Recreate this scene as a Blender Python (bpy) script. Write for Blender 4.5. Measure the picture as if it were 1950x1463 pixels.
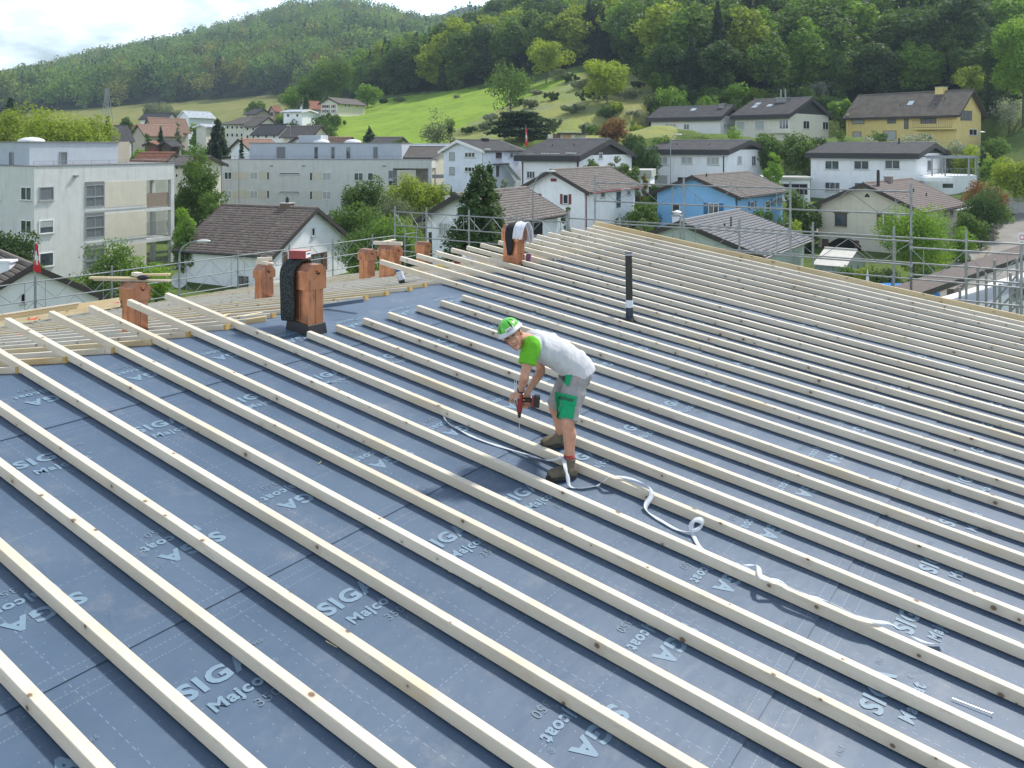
import bpy, bmesh, math, random
import numpy as np
from mathutils import Vector, Matrix, noise
for o in list(bpy.data.objects): bpy.data.objects.remove(o)
SC = bpy.context.scene; COL = SC.collection
rad = math.radians
# ---------------------------------------------------------------- camera
F = 1610.0; CX = 975.0; HY = 277.0; CZ = 12.0
cd = bpy.data.cameras.new('camera'); cam = bpy.data.objects.new('camera', cd); COL.objects.link(cam)
cam.location = (0, 0, CZ); cam.rotation_euler = (rad(90), 0, 0)
cd.sensor_width = 36; cd.lens = 36*F/1950; cd.shift_y = -(731.5-HY)/1950
cd.clip_start = 0.1; cd.clip_end = 6000
SC.camera = cam
# ---------------------------------------------------------------- sky and sun
SUN = Vector((0.72, 0.66, 1.25)).normalized()
w = bpy.data.worlds.new('World'); SC.world = w; w.use_nodes = True
nt = w.node_tree; nt.nodes.clear()
wo = nt.nodes.new('ShaderNodeOutputWorld'); bg = nt.nodes.new('ShaderNodeBackground')
sky = nt.nodes.new('ShaderNodeTexSky'); sky.sky_type = 'NISHITA'; sky.sun_disc = False
sky.sun_elevation = math.asin(SUN.z); sky.sun_rotation = math.atan2(SUN.x, SUN.y)
sky.air_density = 1.0; sky.dust_density = 1.2; sky.ozone_density = 1.0
tc = nt.nodes.new('ShaderNodeTexCoord'); mp = nt.nodes.new('ShaderNodeMapping'); mp.inputs['Scale'].default_value = (1, 1, 2.6)
nz = nt.nodes.new('ShaderNodeTexNoise'); nz.inputs['Scale'].default_value = 5; nz.inputs['Detail'].default_value = 7; nz.inputs['Roughness'].default_value = .55
cr = nt.nodes.new('ShaderNodeValToRGB'); cr.color_ramp.elements[0].position = .35; cr.color_ramp.elements[1].position = .62
mx = nt.nodes.new('ShaderNodeMix'); mx.data_type = 'RGBA'; mx.inputs[7].default_value = (19, 21, 22.5, 1)
nt.links.new(tc.outputs['Generated'], mp.inputs[0]); nt.links.new(mp.outputs[0], nz.inputs[0]); nt.links.new(nz.outputs[0], cr.inputs[0])
sx = nt.nodes.new('ShaderNodeSeparateXYZ'); nt.links.new(tc.outputs['Generated'], sx.inputs[0]); hr = nt.nodes.new('ShaderNodeValToRGB'); e = hr.color_ramp.elements
e[0].position = .24; e[0].color = (.9, .9, .9, 1); e[1].position = .55; e[1].color = (.12, .12, .12, 1); nt.links.new(sx.outputs[2], hr.inputs[0])
mm = nt.nodes.new('ShaderNodeMath'); mm.operation = 'MULTIPLY'; nt.links.new(cr.outputs[0], mm.inputs[0]); nt.links.new(hr.outputs[0], mm.inputs[1]); nt.links.new(mm.outputs[0], mx.inputs[0]); nt.links.new(sky.outputs[0], mx.inputs[6]); nt.links.new(mx.outputs[2], bg.inputs[0])
bg.inputs[1].default_value = 0.10; nt.links.new(bg.outputs[0], wo.inputs[0])
sl = bpy.data.lights.new('sun', 'SUN'); sl.energy = 3.6; sl.angle = rad(5.0); sl.color = (1, .95, .87)
so = bpy.data.objects.new('sun', sl); COL.objects.link(so); so.rotation_euler = (-SUN).to_track_quat('-Z', 'Y').to_euler()
SC.view_settings.view_transform = 'Standard'; SC.view_settings.look = 'None'; SC.view_settings.exposure = 0.58; SC.view_settings.gamma = 1
SC.render.engine = 'CYCLES'
try:
    SC.cycles.max_bounces = 6; SC.cycles.transparent_max_bounces = 8; SC.cycles.volume_bounces = 0; SC.cycles.diffuse_bounces = 3
except Exception: pass
# ---------------------------------------------------------------- helpers
def at(px, py, t):                      # point of the valley seen in a given direction, t metres ahead
    return Vector(((px-CX)/F*t, t, CZ+(HY-py)/F*t))
def tag(o, label=None, cat=None, group=None, kind=None):
    if label: o['label'] = label
    if cat: o['category'] = cat
    if group: o['group'] = group
    if kind: o['kind'] = kind
    return o
def empty(name, loc=(0, 0, 0), label=None, cat=None, group=None):
    o = bpy.data.objects.new(name, None); COL.objects.link(o); o.location = loc; o.empty_display_size = .2
    return tag(o, label, cat, group)
def link(name, me, parent=None, loc=(0, 0, 0)):
    o = bpy.data.objects.new(name, me); COL.objects.link(o); o.location = loc
    if parent: o.parent = parent
    return o
def copy_tree(o, parent=None):
    c = o.copy(); COL.objects.link(c); c.parent = parent
    for ch in [k for k in bpy.data.objects if k.parent == o]: copy_tree(ch, c)
    return c
class MB:
    """collects shapes (world coordinates) and links them as one mesh"""
    def __init__(s): s.v = []; s.f = []; s.uv = {}
    def poly(s, pts, uv=None):
        n = len(s.v); s.v += [tuple(p) for p in pts]; s.f.append(tuple(range(n, n+len(pts))))
        if uv: s.uv[len(s.f)-1] = uv
        return s
    def hexa(s, b, t):                  # bottom 4, top 4 (ccw)
        n = len(s.v); s.v += [tuple(p) for p in list(b)+list(t)]; k = len(b)
        s.f.append(tuple(n+i for i in reversed(range(k)))); s.f.append(tuple(n+k+i for i in range(k)))
        for i in range(k): j = (i+1) % k; s.f.append((n+i, n+j, n+k+j, n+k+i))
        return s
    def box(s, c, sx, sy, sz, X=(1, 0, 0), Y=(0, 1, 0), Z=(0, 0, 1)):
        c = Vector(c); X = Vector(X)*sx/2; Y = Vector(Y)*sy/2; Z = Vector(Z)*sz/2
        q = [-X-Y, X-Y, X+Y, -X+Y]
        return s.hexa([c+a-Z for a in q], [c+a+Z for a in q])
    def bar(s, p, q, w, h=None, up=(0, 0, 1)):
        p = Vector(p); q = Vector(q); d = (q-p); L = d.length; d.normalize(); h = h or w
        sd = d.cross(Vector(up)); 
        if sd.length < 1e-4: sd = d.cross(Vector((1, 0, 0)))
        sd.normalize(); u = sd.cross(d)
        return s.box((p+q)/2, L, w, h, d, sd, u)
    def tube(s, p, q, r, r2=None, n=8, cap=True):
        p = Vector(p); q = Vector(q); r2 = r if r2 is None else r2; d = (q-p).normalized()
        a = d.orthogonal().normalized(); b = d.cross(a)
        k = [(math.cos(2*math.pi*i/n), math.sin(2*math.pi*i/n)) for i in range(n)]
        return s.hexa([p+(a*x+b*y)*r for x, y in k], [q+(a*x+b*y)*r2 for x, y in k])
    def ball(s, c, rx, ry=None, rz=None, n=10, m=6, R=None):
        c = Vector(c); ry = ry or rx; rz = rz or rx; b = len(s.v)
        for i in range(m+1):
            th = math.pi*i/m
            for j in range(n):
                ph = 2*math.pi*j/n; v = Vector((rx*math.sin(th)*math.cos(ph), ry*math.sin(th)*math.sin(ph), rz*math.cos(th)))
                if R: v = R @ v
                s.v.append(tuple(c+v))
        for i in range(m):
            for j in range(n):
                j2 = (j+1) % n; s.f.append((b+i*n+j, b+(i+1)*n+j, b+(i+1)*n+j2, b+i*n+j2))
        return s
    def build(s, name, mat, parent=None, smooth=False, bevel=0, label=None, merge=False):
        o0 = parent.matrix_basis.translation.copy() if parent else Vector()
        p = parent.parent if parent else None
        while p: o0 += p.matrix_basis.translation; p = p.parent
        me = bpy.data.meshes.new(name); me.from_pydata([tuple(Vector(v)-o0) for v in s.v], [], s.f)
        if s.uv:
            ul = me.uv_layers.new(name='UVMap')
            for fi, uv in s.uv.items():
                pl = me.polygons[fi]
                for k, li in enumerate(pl.loop_indices): ul.data[li].uv = uv[k]
        me.materials.append(mat)
        if merge:
            bm = bmesh.new(); bm.from_mesh(me); bmesh.ops.remove_doubles(bm, verts=bm.verts, dist=1e-5); bm.to_mesh(me); bm.free()
        if smooth: me.polygons.foreach_set('use_smooth', [True]*len(me.polygons))
        o = link(name, me, parent)
        if bevel:
            md = o.modifiers.new('bevel', 'BEVEL'); md.width = bevel; md.segments = 2; md.limit_method = 'ANGLE'
        if label: o['label'] = label
        return o
# ---------------------------------------------------------------- materials
def lin(r, g, b): return tuple(((c/255)/12.92 if c/255 <= .04045 else ((c/255+.055)/1.055)**2.4) for c in (r, g, b))
class NT:
    def __init__(s, name):
        s.m = bpy.data.materials.new(name); s.m.use_nodes = True; s.t = s.m.node_tree; s.t.nodes.clear()
        s.out = s.new('OutputMaterial'); s.b = s.new('BsdfPrincipled'); s.t.links.new(s.b.outputs[0], s.out.inputs[0])
    def new(s, k, **kw):
        n = s.t.nodes.new('ShaderNode'+k)
        for a, b in kw.items(): setattr(n, a, b)
        return n
    def put(s, sock, v):
        if v is None: return
        if hasattr(v, 'is_output') or isinstance(v, bpy.types.NodeSocket): s.t.links.new(v, sock)
        else:
            if isinstance(v, (tuple, list)) and len(v) == 3 and sock.type == 'RGBA': v = (*v, 1)
            sock.default_value = v
    def math(s, op, a, b=None, c=None):
        n = s.new('Math', operation=op); s.put(n.inputs[0], a); s.put(n.inputs[1], b)
        if c is not None: s.put(n.inputs[2], c)
        return n.outputs[0]
    def noise(s, vec=None, scale=5, detail=4, rough=.5, dim='3D'):
        n = s.new('TexNoise', noise_dimensions=dim); s.put(n.inputs['Vector'], vec); n.inputs['Scale'].default_value = scale
        n.inputs['Detail'].default_value = detail; n.inputs['Roughness'].default_value = rough
        return n.outputs[0]
    def coord(s, w='Object'): return s.new('TexCoord').outputs[w]
    def mapv(s, vec, scale=(1, 1, 1), loc=(0, 0, 0), rot=(0, 0, 0)):
        n = s.new('Mapping'); s.put(n.inputs[0], vec); s.put(n.inputs['Location'], loc); n.inputs['Scale'].default_value = scale; n.inputs['Rotation'].default_value = rot
        return n.outputs[0]
    def sep(s, v):
        n = s.new('SeparateXYZ'); s.put(n.inputs[0], v); return n.outputs
    def comb(s, x, y, z):
        n = s.new('CombineXYZ'); s.put(n.inputs[0], x); s.put(n.inputs[1], y); s.put(n.inputs[2], z); return n.outputs[0]
    def ramp(s, fac, *st):
        n = s.new('ValToRGB'); e = n.color_ramp.elements
        while len(e) < len(st): e.new(.5)
        for k, (p, c) in enumerate(st):
            e[k].position = p; e[k].color = (*c, 1) if isinstance(c, tuple) else (c, c, c, 1)
        s.put(n.inputs[0], fac); return n.outputs[0]
    def mix(s, fac, a, b, mode='MIX'):
        n = s.new('Mix', data_type='RGBA', blend_type=mode); s.put(n.inputs[0], fac); s.put(n.inputs[6], a); s.put(n.inputs[7], b)
        return n.outputs[2]
    def bump(s, h, strength=.3, dist=.01, normal=None):
        n = s.new('Bump'); n.inputs['Strength'].default_value = strength; n.inputs['Distance'].default_value = dist
        s.put(n.inputs['Height'], h); s.put(n.inputs['Normal'], normal); return n.outputs[0]
    def set(s, col=None, rough=None, metal=None, normal=None, spec=None, **kw):
        s.put(s.b.inputs['Base Color'], col); s.put(s.b.inputs['Roughness'], rough); s.put(s.b.inputs['Metallic'], metal)
        s.put(s.b.inputs['Normal'], normal); s.put(s.b.inputs['Specular IOR Level'], spec)
        for k, v in kw.items(): s.put(s.b.inputs[k.replace('_', ' ')], v)
        return s.m
def scl(c, k): return tuple(min(1, x*k) for x in c)
MATS = {}
def pm(name, col, rough=.7, var=.12, scale=3, bump=0, bscale=30, metal=0, spec=None, streak=0):
    """plain painted / mineral / metal surface with gentle mottling"""
    if name in MATS: return MATS[name]
    n = NT(name); c = n.coord()
    f = n.noise(c, scale, 5, .6)
    k = n.mix(n.ramp(f, (.3, 0.0), (.7, 1.0)), scl(col, 1-var), scl(col, 1+var*.6))
    if streak:
        g = n.noise(n.mapv(c, (1.2, 1.2, .12)), 2.5, 5, .6)
        k = n.mix(n.ramp(g, (.52, 0.0), (.75, streak)), k, scl(col, .55))
    nm = n.bump(n.noise(c, bscale, 4), bump, .01) if bump else None
    MATS[name] = n.set(k, rough, metal, nm, spec); return MATS[name]
# ================================================================ the roof being covered
K = .842; Ht = 4.06*K; Hm = Ht+.082; SL = .142
ER = Vector((.5728, .8197, 0)); ED = Vector((.8197, -.5728, 0))
NS = (Vector((0, 0, 1))+ED*SL).normalized()             # normal of the near slope
DS = (ED-Vector((0, 0, SL))).normalized()               # down the near slope
def rp(r, d, h=0):                                      # point on the near slope: r along the ridge, d down from below the camera
    p = ER*r+ED*d; p.z = CZ-Hm-SL*d; return p+NS*h
DR = -10.42*K; SF = .172                                 # ridge, pitch of the far slope
NF = (Vector((0, 0, 1))-ED*SF).normalized(); DF = (-ED-Vector((0, 0, SF))).normalized()
def fp(r, e, h=0):                                      # point on the far slope, e metres beyond the ridge (plan)
    p = ER*r+ED*(DR-e); p.z = CZ-Hm-SL*DR-SF*e; return p+NF*h
def fray(px, py, h=0):                                  # far slope point seen in a direction -> r, e
    ux = (px-CX)/F; uz = (HY-py)/F; k = ux*ED.x+ED.y
    # t*uz = -Hm-SL*DR+h - SF*(DR-t*k)
    t = (-Hm-SL*DR+h-SF*DR)/(uz-SF*k); return t*(ux*ER.x+ER.y), DR-t*k
def nray(px, py, h=0):
    ux = (px-CX)/F; uz = (HY-py)/F; k = ux*ED.x+ED.y; t = -(Hm-h)/(uz+SL*k); return t*(ux*ER.x+ER.y), t*k
R1 = 21.95*K                                            # gable edge
EF = fray(330, 573)[1]                                   # far eave
print('far eave', EF, fray(660, 517), fray(0, 628))

def membrane_mat():
    n = NT('roofing_membrane'); uv = n.new('UVMap').outputs[0]; x, y, _ = n.sep(uv)
    ob = n.comb(x, y, 0)
    base = n.mix(n.ramp(n.noise(ob, 1.1, 5, .6), (.3, 0.0), (.75, 1.0)), (.058, .096, .152), (.086, .130, .192))
    # faint scuffed cloudy patches and dusty stains
    dust = n.ramp(n.noise(n.mapv(ob, (1, 1, 1), (7, 3, 0)), 2.6, 8, .72), (.54, 0.0), (.78, .6))
    base = n.mix(dust, base, (.20, .21, .22))
    def lines(c, other, per, off, wd, dper, dfrac):
        a = n.math('FRACT', n.math('DIVIDE', n.math('SUBTRACT', c, off), per)); a = n.math('LESS_THAN', a, wd/per)
        b = n.math('LESS_THAN', n.math('FRACT', n.math('DIVIDE', other, dper)), dfrac)
        return n.math('MULTIPLY', a, b)
    P = 3.47*K; D0 = -1.91*K
    m = None
    for off, wd, dp, fr in ((.085, .005, .03, .6), (.17, .005, .02, .6), (-.075, .005, .03, .6), (1.45, .005, .045, .55), (-.8, .005, .045, .55)):
        q = lines(y, x, P, D0+off, wd, dp, fr); m = q if m is None else n.math('MAXIMUM', m, q)
    m = n.math('MAXIMUM', m, lines(x, y, .99, .35, .005, .06, .5))
    # small dots in a staggered grid
    row = n.math('FLOOR', n.math('DIVIDE', y, .085)); xx = n.math('ADD', n.math('DIVIDE', x, .12), n.math('MULTIPLY', row, .37))
    dx = n.math('MULTIPLY', n.math('SUBTRACT', n.math('FRACT', xx), .5), .12); dy = n.math('MULTIPLY', n.math('SUBTRACT', n.math('FRACT', n.math('DIVIDE', y, .085)), .5), .085)
    dd = n.math('SQRT', n.math('ADD', n.math('MULTIPLY', dx, dx), n.math('MULTIPLY', dy, dy)))
    wn = n.new('TexWhiteNoise', noise_dimensions='3D'); n.put(wn.inputs[0], n.comb(n.math('FLOOR', xx), row, 0))
    dot = n.math('MULTIPLY', n.math('LESS_THAN', dd, .0042), n.math('GREATER_THAN', wn.outputs[0], .35))
    sp = n.math('GREATER_THAN', n.noise(ob, 60, 2, .5), .73)
    m = n.math('MAXIMUM', m, dot); m = n.math('MAXIMUM', m, n.math('MULTIPLY', sp, .6))
    col = n.mix(n.math('MULTIPLY', m, .32), base, (.36, .42, .48))
    # soft wrinkles, stretched along the rolls
    h = n.math('ADD', n.math('MULTIPLY', n.noise(n.mapv(ob, (1.0, 2.6, 1), (0, 0, 0), (0, 0, .35)), 1.2, 3, .5), 1.0), n.math('MULTIPLY', n.noise(ob, 3.2, 4, .55), .22))
    cr_ = n.math('ABSOLUTE', n.math('SUBTRACT', n.noise(n.mapv(ob, (1.2, .7, 1), (5, 5, 0), (0, 0, -.5)), .9, 3, .5), .5)); h = n.math('ADD', h, n.math('MULTIPLY', n.ramp(cr_, (.0, 1.0), (.014, .0)), .06)); fine = n.noise(ob, 160, 2, .5)
    nm = n.bump(fine, .12, .002, n.bump(h, .5, .03))
    ro = n.ramp(n.noise(ob, 2.2, 4, .6), (.3, .46), (.7, .60))
    return n.set(col, ro, 0, nm, .42)
def wood_mat(name, c1, c2, knot=1.0):
    n = NT(name); ob = n.coord(); r = n.new('ObjectInfo').outputs['Random']
    ob = n.new('VectorMath', operation='ADD'); n.put(ob.inputs[0], n.coord()); n.put(ob.inputs[1], n.comb(n.math('MULTIPLY', r, 57), n.math('MULTIPLY', r, 13), n.math('MULTIPLY', r, 7))); ob = ob.outputs[0]
    x, y, z = n.sep(ob)
    wob = n.math('MULTIPLY', n.math('SUBTRACT', n.noise(n.mapv(ob, (.9, 2, 2)), 1.5, 3, .5), .5), .10)
    ringc = n.math('ADD', n.math('ADD', y, n.math('MULTIPLY', z, 1.4)), wob)
    ring = n.math('ABSOLUTE', n.math('SUBTRACT', n.math('FRACT', n.math('MULTIPLY', ringc, 95)), .5))
    tone = n.noise(n.mapv(ob, (.45, 2, 2)), 1.4, 4, .6)
    a = n.mix(n.ramp(tone, (.35, 0.0), (.7, 1.0)), c1, c2)
    a = n.mix(n.math('MULTIPLY', n.ramp(ring, (.02, .0), (.5, .6)), n.ramp(n.noise(n.mapv(ob, (.6, 3, 3)), 2, 3), (.4, .1), (.65, 1.0))), a, scl(c1, .62))
    a = n.mix(n.ramp(r, (0, 0.0), (1, .5)), a, scl(c2, .86))
    a = n.mix(n.ramp(n.noise(n.mapv(ob, (3, 12, 12), (9, 0, 4)), 2.2, 7, .72), (.56, 0.0), (.74, .42)), a, scl(c1, .5)); a = n.mix(n.ramp(n.noise(n.mapv(ob, (.8, 2, 2), (2, 7, 4)), 1.0, 4, .6), (.58, 0.0), (.72, .5)), a, (c1[0]*.95, c1[1]*.80, c1[2]*.55))
    v = n.new('TexVoronoi', feature='F1', voronoi_dimensions='2D'); n.put(v.inputs['Vector'], n.comb(n.math('MULTIPLY', x, .85), n.math('ADD', y, n.math('MULTIPLY', z, 1.0)), 0)); v.inputs['Scale'].default_value = 3.4
    sz_ = n.sep(v.outputs['Color'])[0]; dd_ = n.math('DIVIDE', v.outputs['Distance'], n.math('ADD', .35, sz_)); kn = n.ramp(dd_, (.035, 1.0), (.058, .0)); ha = n.ramp(dd_, (.05, .75), (.20, .0))
    a = n.mix(n.math('MULTIPLY', ha, .5*knot), a, scl(c1, .62)); a = n.mix(n.math('MULTIPLY', kn, .85*knot), a, (.13, .06, .025))
    return n.set(a, .62, 0, n.bump(n.noise(n.mapv(ob, (4, 60, 60)), 4, 3), .25, .002), .3)
M_MEM = membrane_mat()
M_WOOD = wood_mat('spruce_wood', (.60, .525, .405), (.735, .67, .555))
M_WOODY = wood_mat('yellow_spruce_wood', (.58, .44, .235), (.72, .60, .38))
M_PRINT = pm('pale_blue_print', (.160, .245, .325), .55, .1, 6)
M_PRINT2 = pm('faint_blue_print', (.14, .20, .26), .55, .1, 6)
M_WALLOWN = pm('building_render', (.6, .58, .53), .85, .08, 2, .2, 60, streak=.3)
# the building: walls below the roof, membrane in rolls
bld = empty('unfinished_building', rp(6, DR) - Vector((0, 0, 9)), 'low pitched building whose roof is being covered in dark membrane and battens', 'building')
R0 = -4.0; DE = 2.6
def wrink(r, d): return .0012*noise.noise(Vector((r*.9, d*2.0, 0)))
def sheet(fn, r0, r1, a0, a1, h0, h1, nm, step=.16):
    nr = int((r1-r0)/step)+1; na = max(2, int((a1-a0)/step)+1); V = []; Fc = []; UV = []
    for j in range(na+1):
        for i in range(nr+1):
            r = r0+(r1-r0)*i/nr; a = a0+(a1-a0)*j/na; k = j/na
            V.append(fn(r, a, h0+(h1-h0)*k**6+wrink(r, a))); UV.append((r, a))
    m = MB(); m.v = V
    for j in range(na):
        for i in range(nr):
            q = (j*(nr+1)+i, j*(nr+1)+i+1, (j+1)*(nr+1)+i+1, (j+1)*(nr+1)+i); m.f.append(q[::-1]); m.uv[len(m.f)-1] = [UV[k] for k in q[::-1]]
    return m.build(nm, M_MEM, bld, smooth=True)
seams = [-8.855*K, -5.375*K, -1.91*K, 1.555*K]
edges = [DR-.0]+seams+[DE]
mem = []
for a, b in zip(edges[:-1], edges[1:]):
    mem.append(sheet(rp, R0, R1+.05, a-(.1 if a > DR else 0), b, -.001, .006, 'membrane_roll'))
farm = sheet(fp, R0, R1+.05, 0, EF, .0, .0, 'membrane_roll', .4)
# deck under the membrane, and walls
m = MB()
A, B, C, D = rp(R0, DE, -.02), rp(R1, DE, -.02), rp(R1, DR, -.02), rp(R0, DR, -.02)
dz = Vector((0, 0, -.22))
m.hexa([A+dz, B+dz, C+dz, D+dz], [A, B, C, D])
A2, B2, C2, D2 = fp(R0, .002, -.02), fp(R1, .002, -.02), fp(R1, EF, -.02), fp(R0, EF, -.02)
m.hexa([A2+dz, B2+dz, C2+dz, D2+dz], [A2, B2, C2, D2]); m.build('roof_deck', M_WOODY, bld)
m = MB(); g = lambda p: Vector((p.x, p.y, 0)); low = lambda p: Vector((p.x, p.y, p.z-.2))
i0, i1 = R0+.4, R1-.5
pa, pb, pc, pd = rp(i0, DE-.6, -.1), rp(i1, DE-.6, -.1), fp(i1, EF-.6, -.1), fp(i0, EF-.6, -.1); ra, rb = rp(i0, DR, -.1), rp(i1, DR, -.1)
m.poly([g(pa), g(pb), low(pb), low(pa)]); m.poly([g(pb), g(pc), low(pc), low(rb), low(pb)]); m.poly([g(pc), g(pd), low(pd), low(pc)]); m.poly([g(pd), g(pa), low(pa), low(ra), low(pd)])
m.build('wall', M_WALLOWN, bld)
# ------------------------------------------------ printed lettering on the rolls
def textmesh(s, size, bold=0.0, spacing=1.0, xs=1.0):
    c = bpy.data.curves.new('lettering', 'FONT'); c.body = s; c.size = size; c.offset = bold*size; c.space_character = spacing; c.resolution_u = 3
    o = bpy.data.objects.new('lettering', c); COL.objects.link(o); dg = bpy.context.evaluated_depsgraph_get()
    me = bpy.data.meshes.new_from_object(o.evaluated_get(dg)); bpy.data.objects.remove(o); 
    for v in me.vertices: v.co.x *= xs
    return me
T_SIGA = textmesh('SIGA', .175, .040, 1.14, 1.12); T_MAJ = textmesh('Majcoat', .115, .034, 1.10, 1.08); T_350 = textmesh('350', .088, -.004, 1.05, 1.15); T_66 = textmesh('1966', .045, 0, 1.0); T_R = textmesh('®', .05, 0)
for t in (T_SIGA, T_MAJ, T_R): t.materials.append(M_PRINT)
for t in (T_350, T_66): t.materials.append(M_PRINT2)
wS = max(v.co.x for v in T_SIGA.vertices); wM = max(v.co.x for v in T_MAJ.vertices); w3 = max(v.co.x for v in T_350.vertices)
print('text widths', wS, wM, w3)
def lay(me, fn, n, r, d, flip, roll, h=.0035):
    """one print mark; text runs along the ridge direction"""
    s = -1 if flip else 1
    X = ER*s; Z = n; Y = Z.cross(X).normalized()
    o = link('lettering', me, roll); o0 = roll.matrix_basis.translation+bld.location
    R = Matrix((X, Y, Z)).transposed().to_4x4(); R.translation = fn(r, d, h)-bld.location
    o.matrix_basis = R; return o
def roll_of(d):
    for k in range(len(seams)):
        if d < seams[k]: return mem[k]
    return mem[-1]
PER = .995; prints = 0
for d0, first, flip in ((-8.20, 3.783, 0), (-4.70, 3.165, 0), (-1.27, 2.75, 0), (-6.17, 3.90, 1), (-2.72, 3.33, 1), (-9.60, 3.30, 1)):
    d0 *= K; first *= K; nmax = 17 if d0 < -4 else 14
    for k in range(-2, nmax):
        r = first+k*PER
        if r > R1-1 or r < 1.2: continue
        roll = roll_of(d0)
        if not flip:
            for me, dr, dd in ((T_SIGA, 0, 0), (T_66, wS+.03, -.10), (T_MAJ, .06, .165), (T_R, .07+wM, .09), (T_350, .24, .295)):
                lay(me, rp, NS, r+dr, d0+dd, 0, roll)
        else:
            for me, dr, dd in ((T_SIGA, 0, 0), (T_66, -wS-.03, .10), (T_MAJ, -.06, -.165), (T_R, -.07-wM, -.09), (T_350, -.24, -.295)):
                lay(me, rp, NS, r+wS+dr, d0+dd, 1, roll)
# ------------------------------------------------ battens on the near slope
BW, BH = .062, .080; rnd_b = random.Random(21)
def beam_obj(name, p, q, up, w=BW, h=BH, mat=M_WOOD, label=None, cat=None, group=None, parent=None, bevel=.003):
    """square timber from p to q (bottom centre line), local x along it"""
    L = (q-p).length; X = (q-p).normalized(); Y = Vector(up).cross(X).normalized(); Z = X.cross(Y)
    ns = 12 if L > 4 else 1; bw = rnd_b.uniform(-.011, .011) if L > 4 else 0; b2 = rnd_b.uniform(-.005, .005) if L > 4 else 0; m = MB()
    for k in range(ns+1):
        f_ = k/ns; y0 = bw*math.sin(math.pi*f_)+b2*math.sin(3.1*math.pi*f_+L)
        m.v += [(L*f_, y0-w/2, 0), (L*f_, y0+w/2, 0), (L*f_, y0+w/2, h), (L*f_, y0-w/2, h)]
        if k:
            a_ = (k-1)*4
            for q0 in range(4): q1 = (q0+1) % 4; m.f.append((a_+q0, a_+4+q0, a_+4+q1, a_+q1)[::-1])
    m.f.append((0, 1, 2, 3)[::-1]); e_ = ns*4; m.f.append((e_, e_+1, e_+2, e_+3)); me_o = m.build(name, mat)
    R = Matrix((X, Y, Z)).transposed().to_4x4(); R.translation = p; me_o.matrix_basis = R
    if bevel:
        bm = bmesh.new(); bm.from_mesh(me_o.data); bmesh.ops.recalc_face_normals(bm, faces=bm.faces); bmesh.ops.bevel(bm, geom=[e for e in bm.edges if e.calc_face_angle(0) > .7], offset=bevel, segments=1, affect='EDGES'); bm.to_mesh(me_o.data); bm.free()
    tag(me_o, label, cat, group); return me_o
ORD = 'zeroth first second third fourth fifth sixth seventh eighth ninth tenth eleventh twelfth thirteenth fourteenth fifteenth sixteenth seventeenth eighteenth nineteenth twentieth'.split()
def ordw(k): return ORD[k] if k <= 20 else ('twenty-'+ORD[k-20] if k < 30 else ('thirtieth' if k == 30 else ('thirty-'+ORD[k-30] if k < 40 else ('fortieth' if k == 40 else 'forty-'+ORD[k-40]))))
M_CUT = pm('yellow_end_grain', (.50, .33, .12), .8, .2, 30); SP = .1418*Ht; RZ = 1.77*Ht
NN = [-9.05, -8.04, -7.06, -6.1, -5.13, -3.98, -2.95, -1.94, -.98, .05, 1.17, 2.16, 3.11, 4.13, 5.11, 6.35, 7.38, 8.45, 9.51, 10.57, 11.5, 12.55, 13.57, 14.5, 15.5, 16.73, 17.66, 18.69, 19.71, 20.76, 21.88, 22.98, 24.0, 24.9]
rnd = random.Random(4)
NB = len(NN)
for i, nn in enumerate(NN):
    short = 2 < nn < 8.8
    dn = (-9.5 if short else -12.12)*K+rnd.uniform(-.02, .02)
    if nn > 20: dn += rnd.uniform(-.12, .12)
    r = RZ+nn*SP-BW/2
    k = NB-i
    lab = 'pale spruce batten on the near roof slope, %s from the far gable board' % ordw(k)
    if abs(nn-2.16) < .01: lab = 'pale batten starting at the foot of the big felt-draped copper chimney'
    elif short: lab = 'shorter pale batten beside the big copper chimney, %s of the set-back row from it' % ordw(round((nn-2.16)/1.04))
    p = rp(r, dn, .011); q = rp(r, DE-.3+rnd.uniform(-.1, .1), .011)
    beam_obj('roof_batten', p, q, NS, label=lab, cat='batten', group='parallel battens on the near roof slope')
# gable board, yellower and a little higher
p = rp(R1-.02, -12.35*K, .012); q = rp(R1-.02, DE-.1, .012)
beam_obj('gable_board', p, q, NS, .045, .13, M_WOODY, 'yellowish board along the far gable edge of the roof', 'board')
# ------------------------------------------------ battens on the far slope
fe = {}
ends = [(45, 712), (130, 690), (210, 676), (290, 660), (372, 646), (432, 628), (506, 612), (560, 601), (640, 585), (696, 573), (713, 569), (754, 560), (798, 551), (825, 544)]
rf = [4.844*K+.482*k for k in range(-6, 31)]
for k, r in enumerate(rf):
    if r > R1-.3: continue
    st = rnd.uniform(-.02, .16)
    if 6.7 < r < 8.2: st += rnd.uniform(.1, .5)
    ylw = rnd.random() < .16
    fb = beam_obj('far_roof_batten', fp(r, st, .002), fp(r, EF-.05-rnd.uniform(0, .1), .002), NF, h=.062, mat=M_WOODY if ylw else M_WOOD, bevel=.003,
        label='%s batten on the far roof slope, %s from its left end' % ('yellowish' if ylw else 'pale', ordw(k+1)), cat='batten', group='battens on the far roof slope')
    if k < 24:
        m = MB(); m.box((.022, 0, .032), .05, BW+.004, .066); e_ = m.build('batten_end', M_CUT); e_.parent = fb
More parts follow.
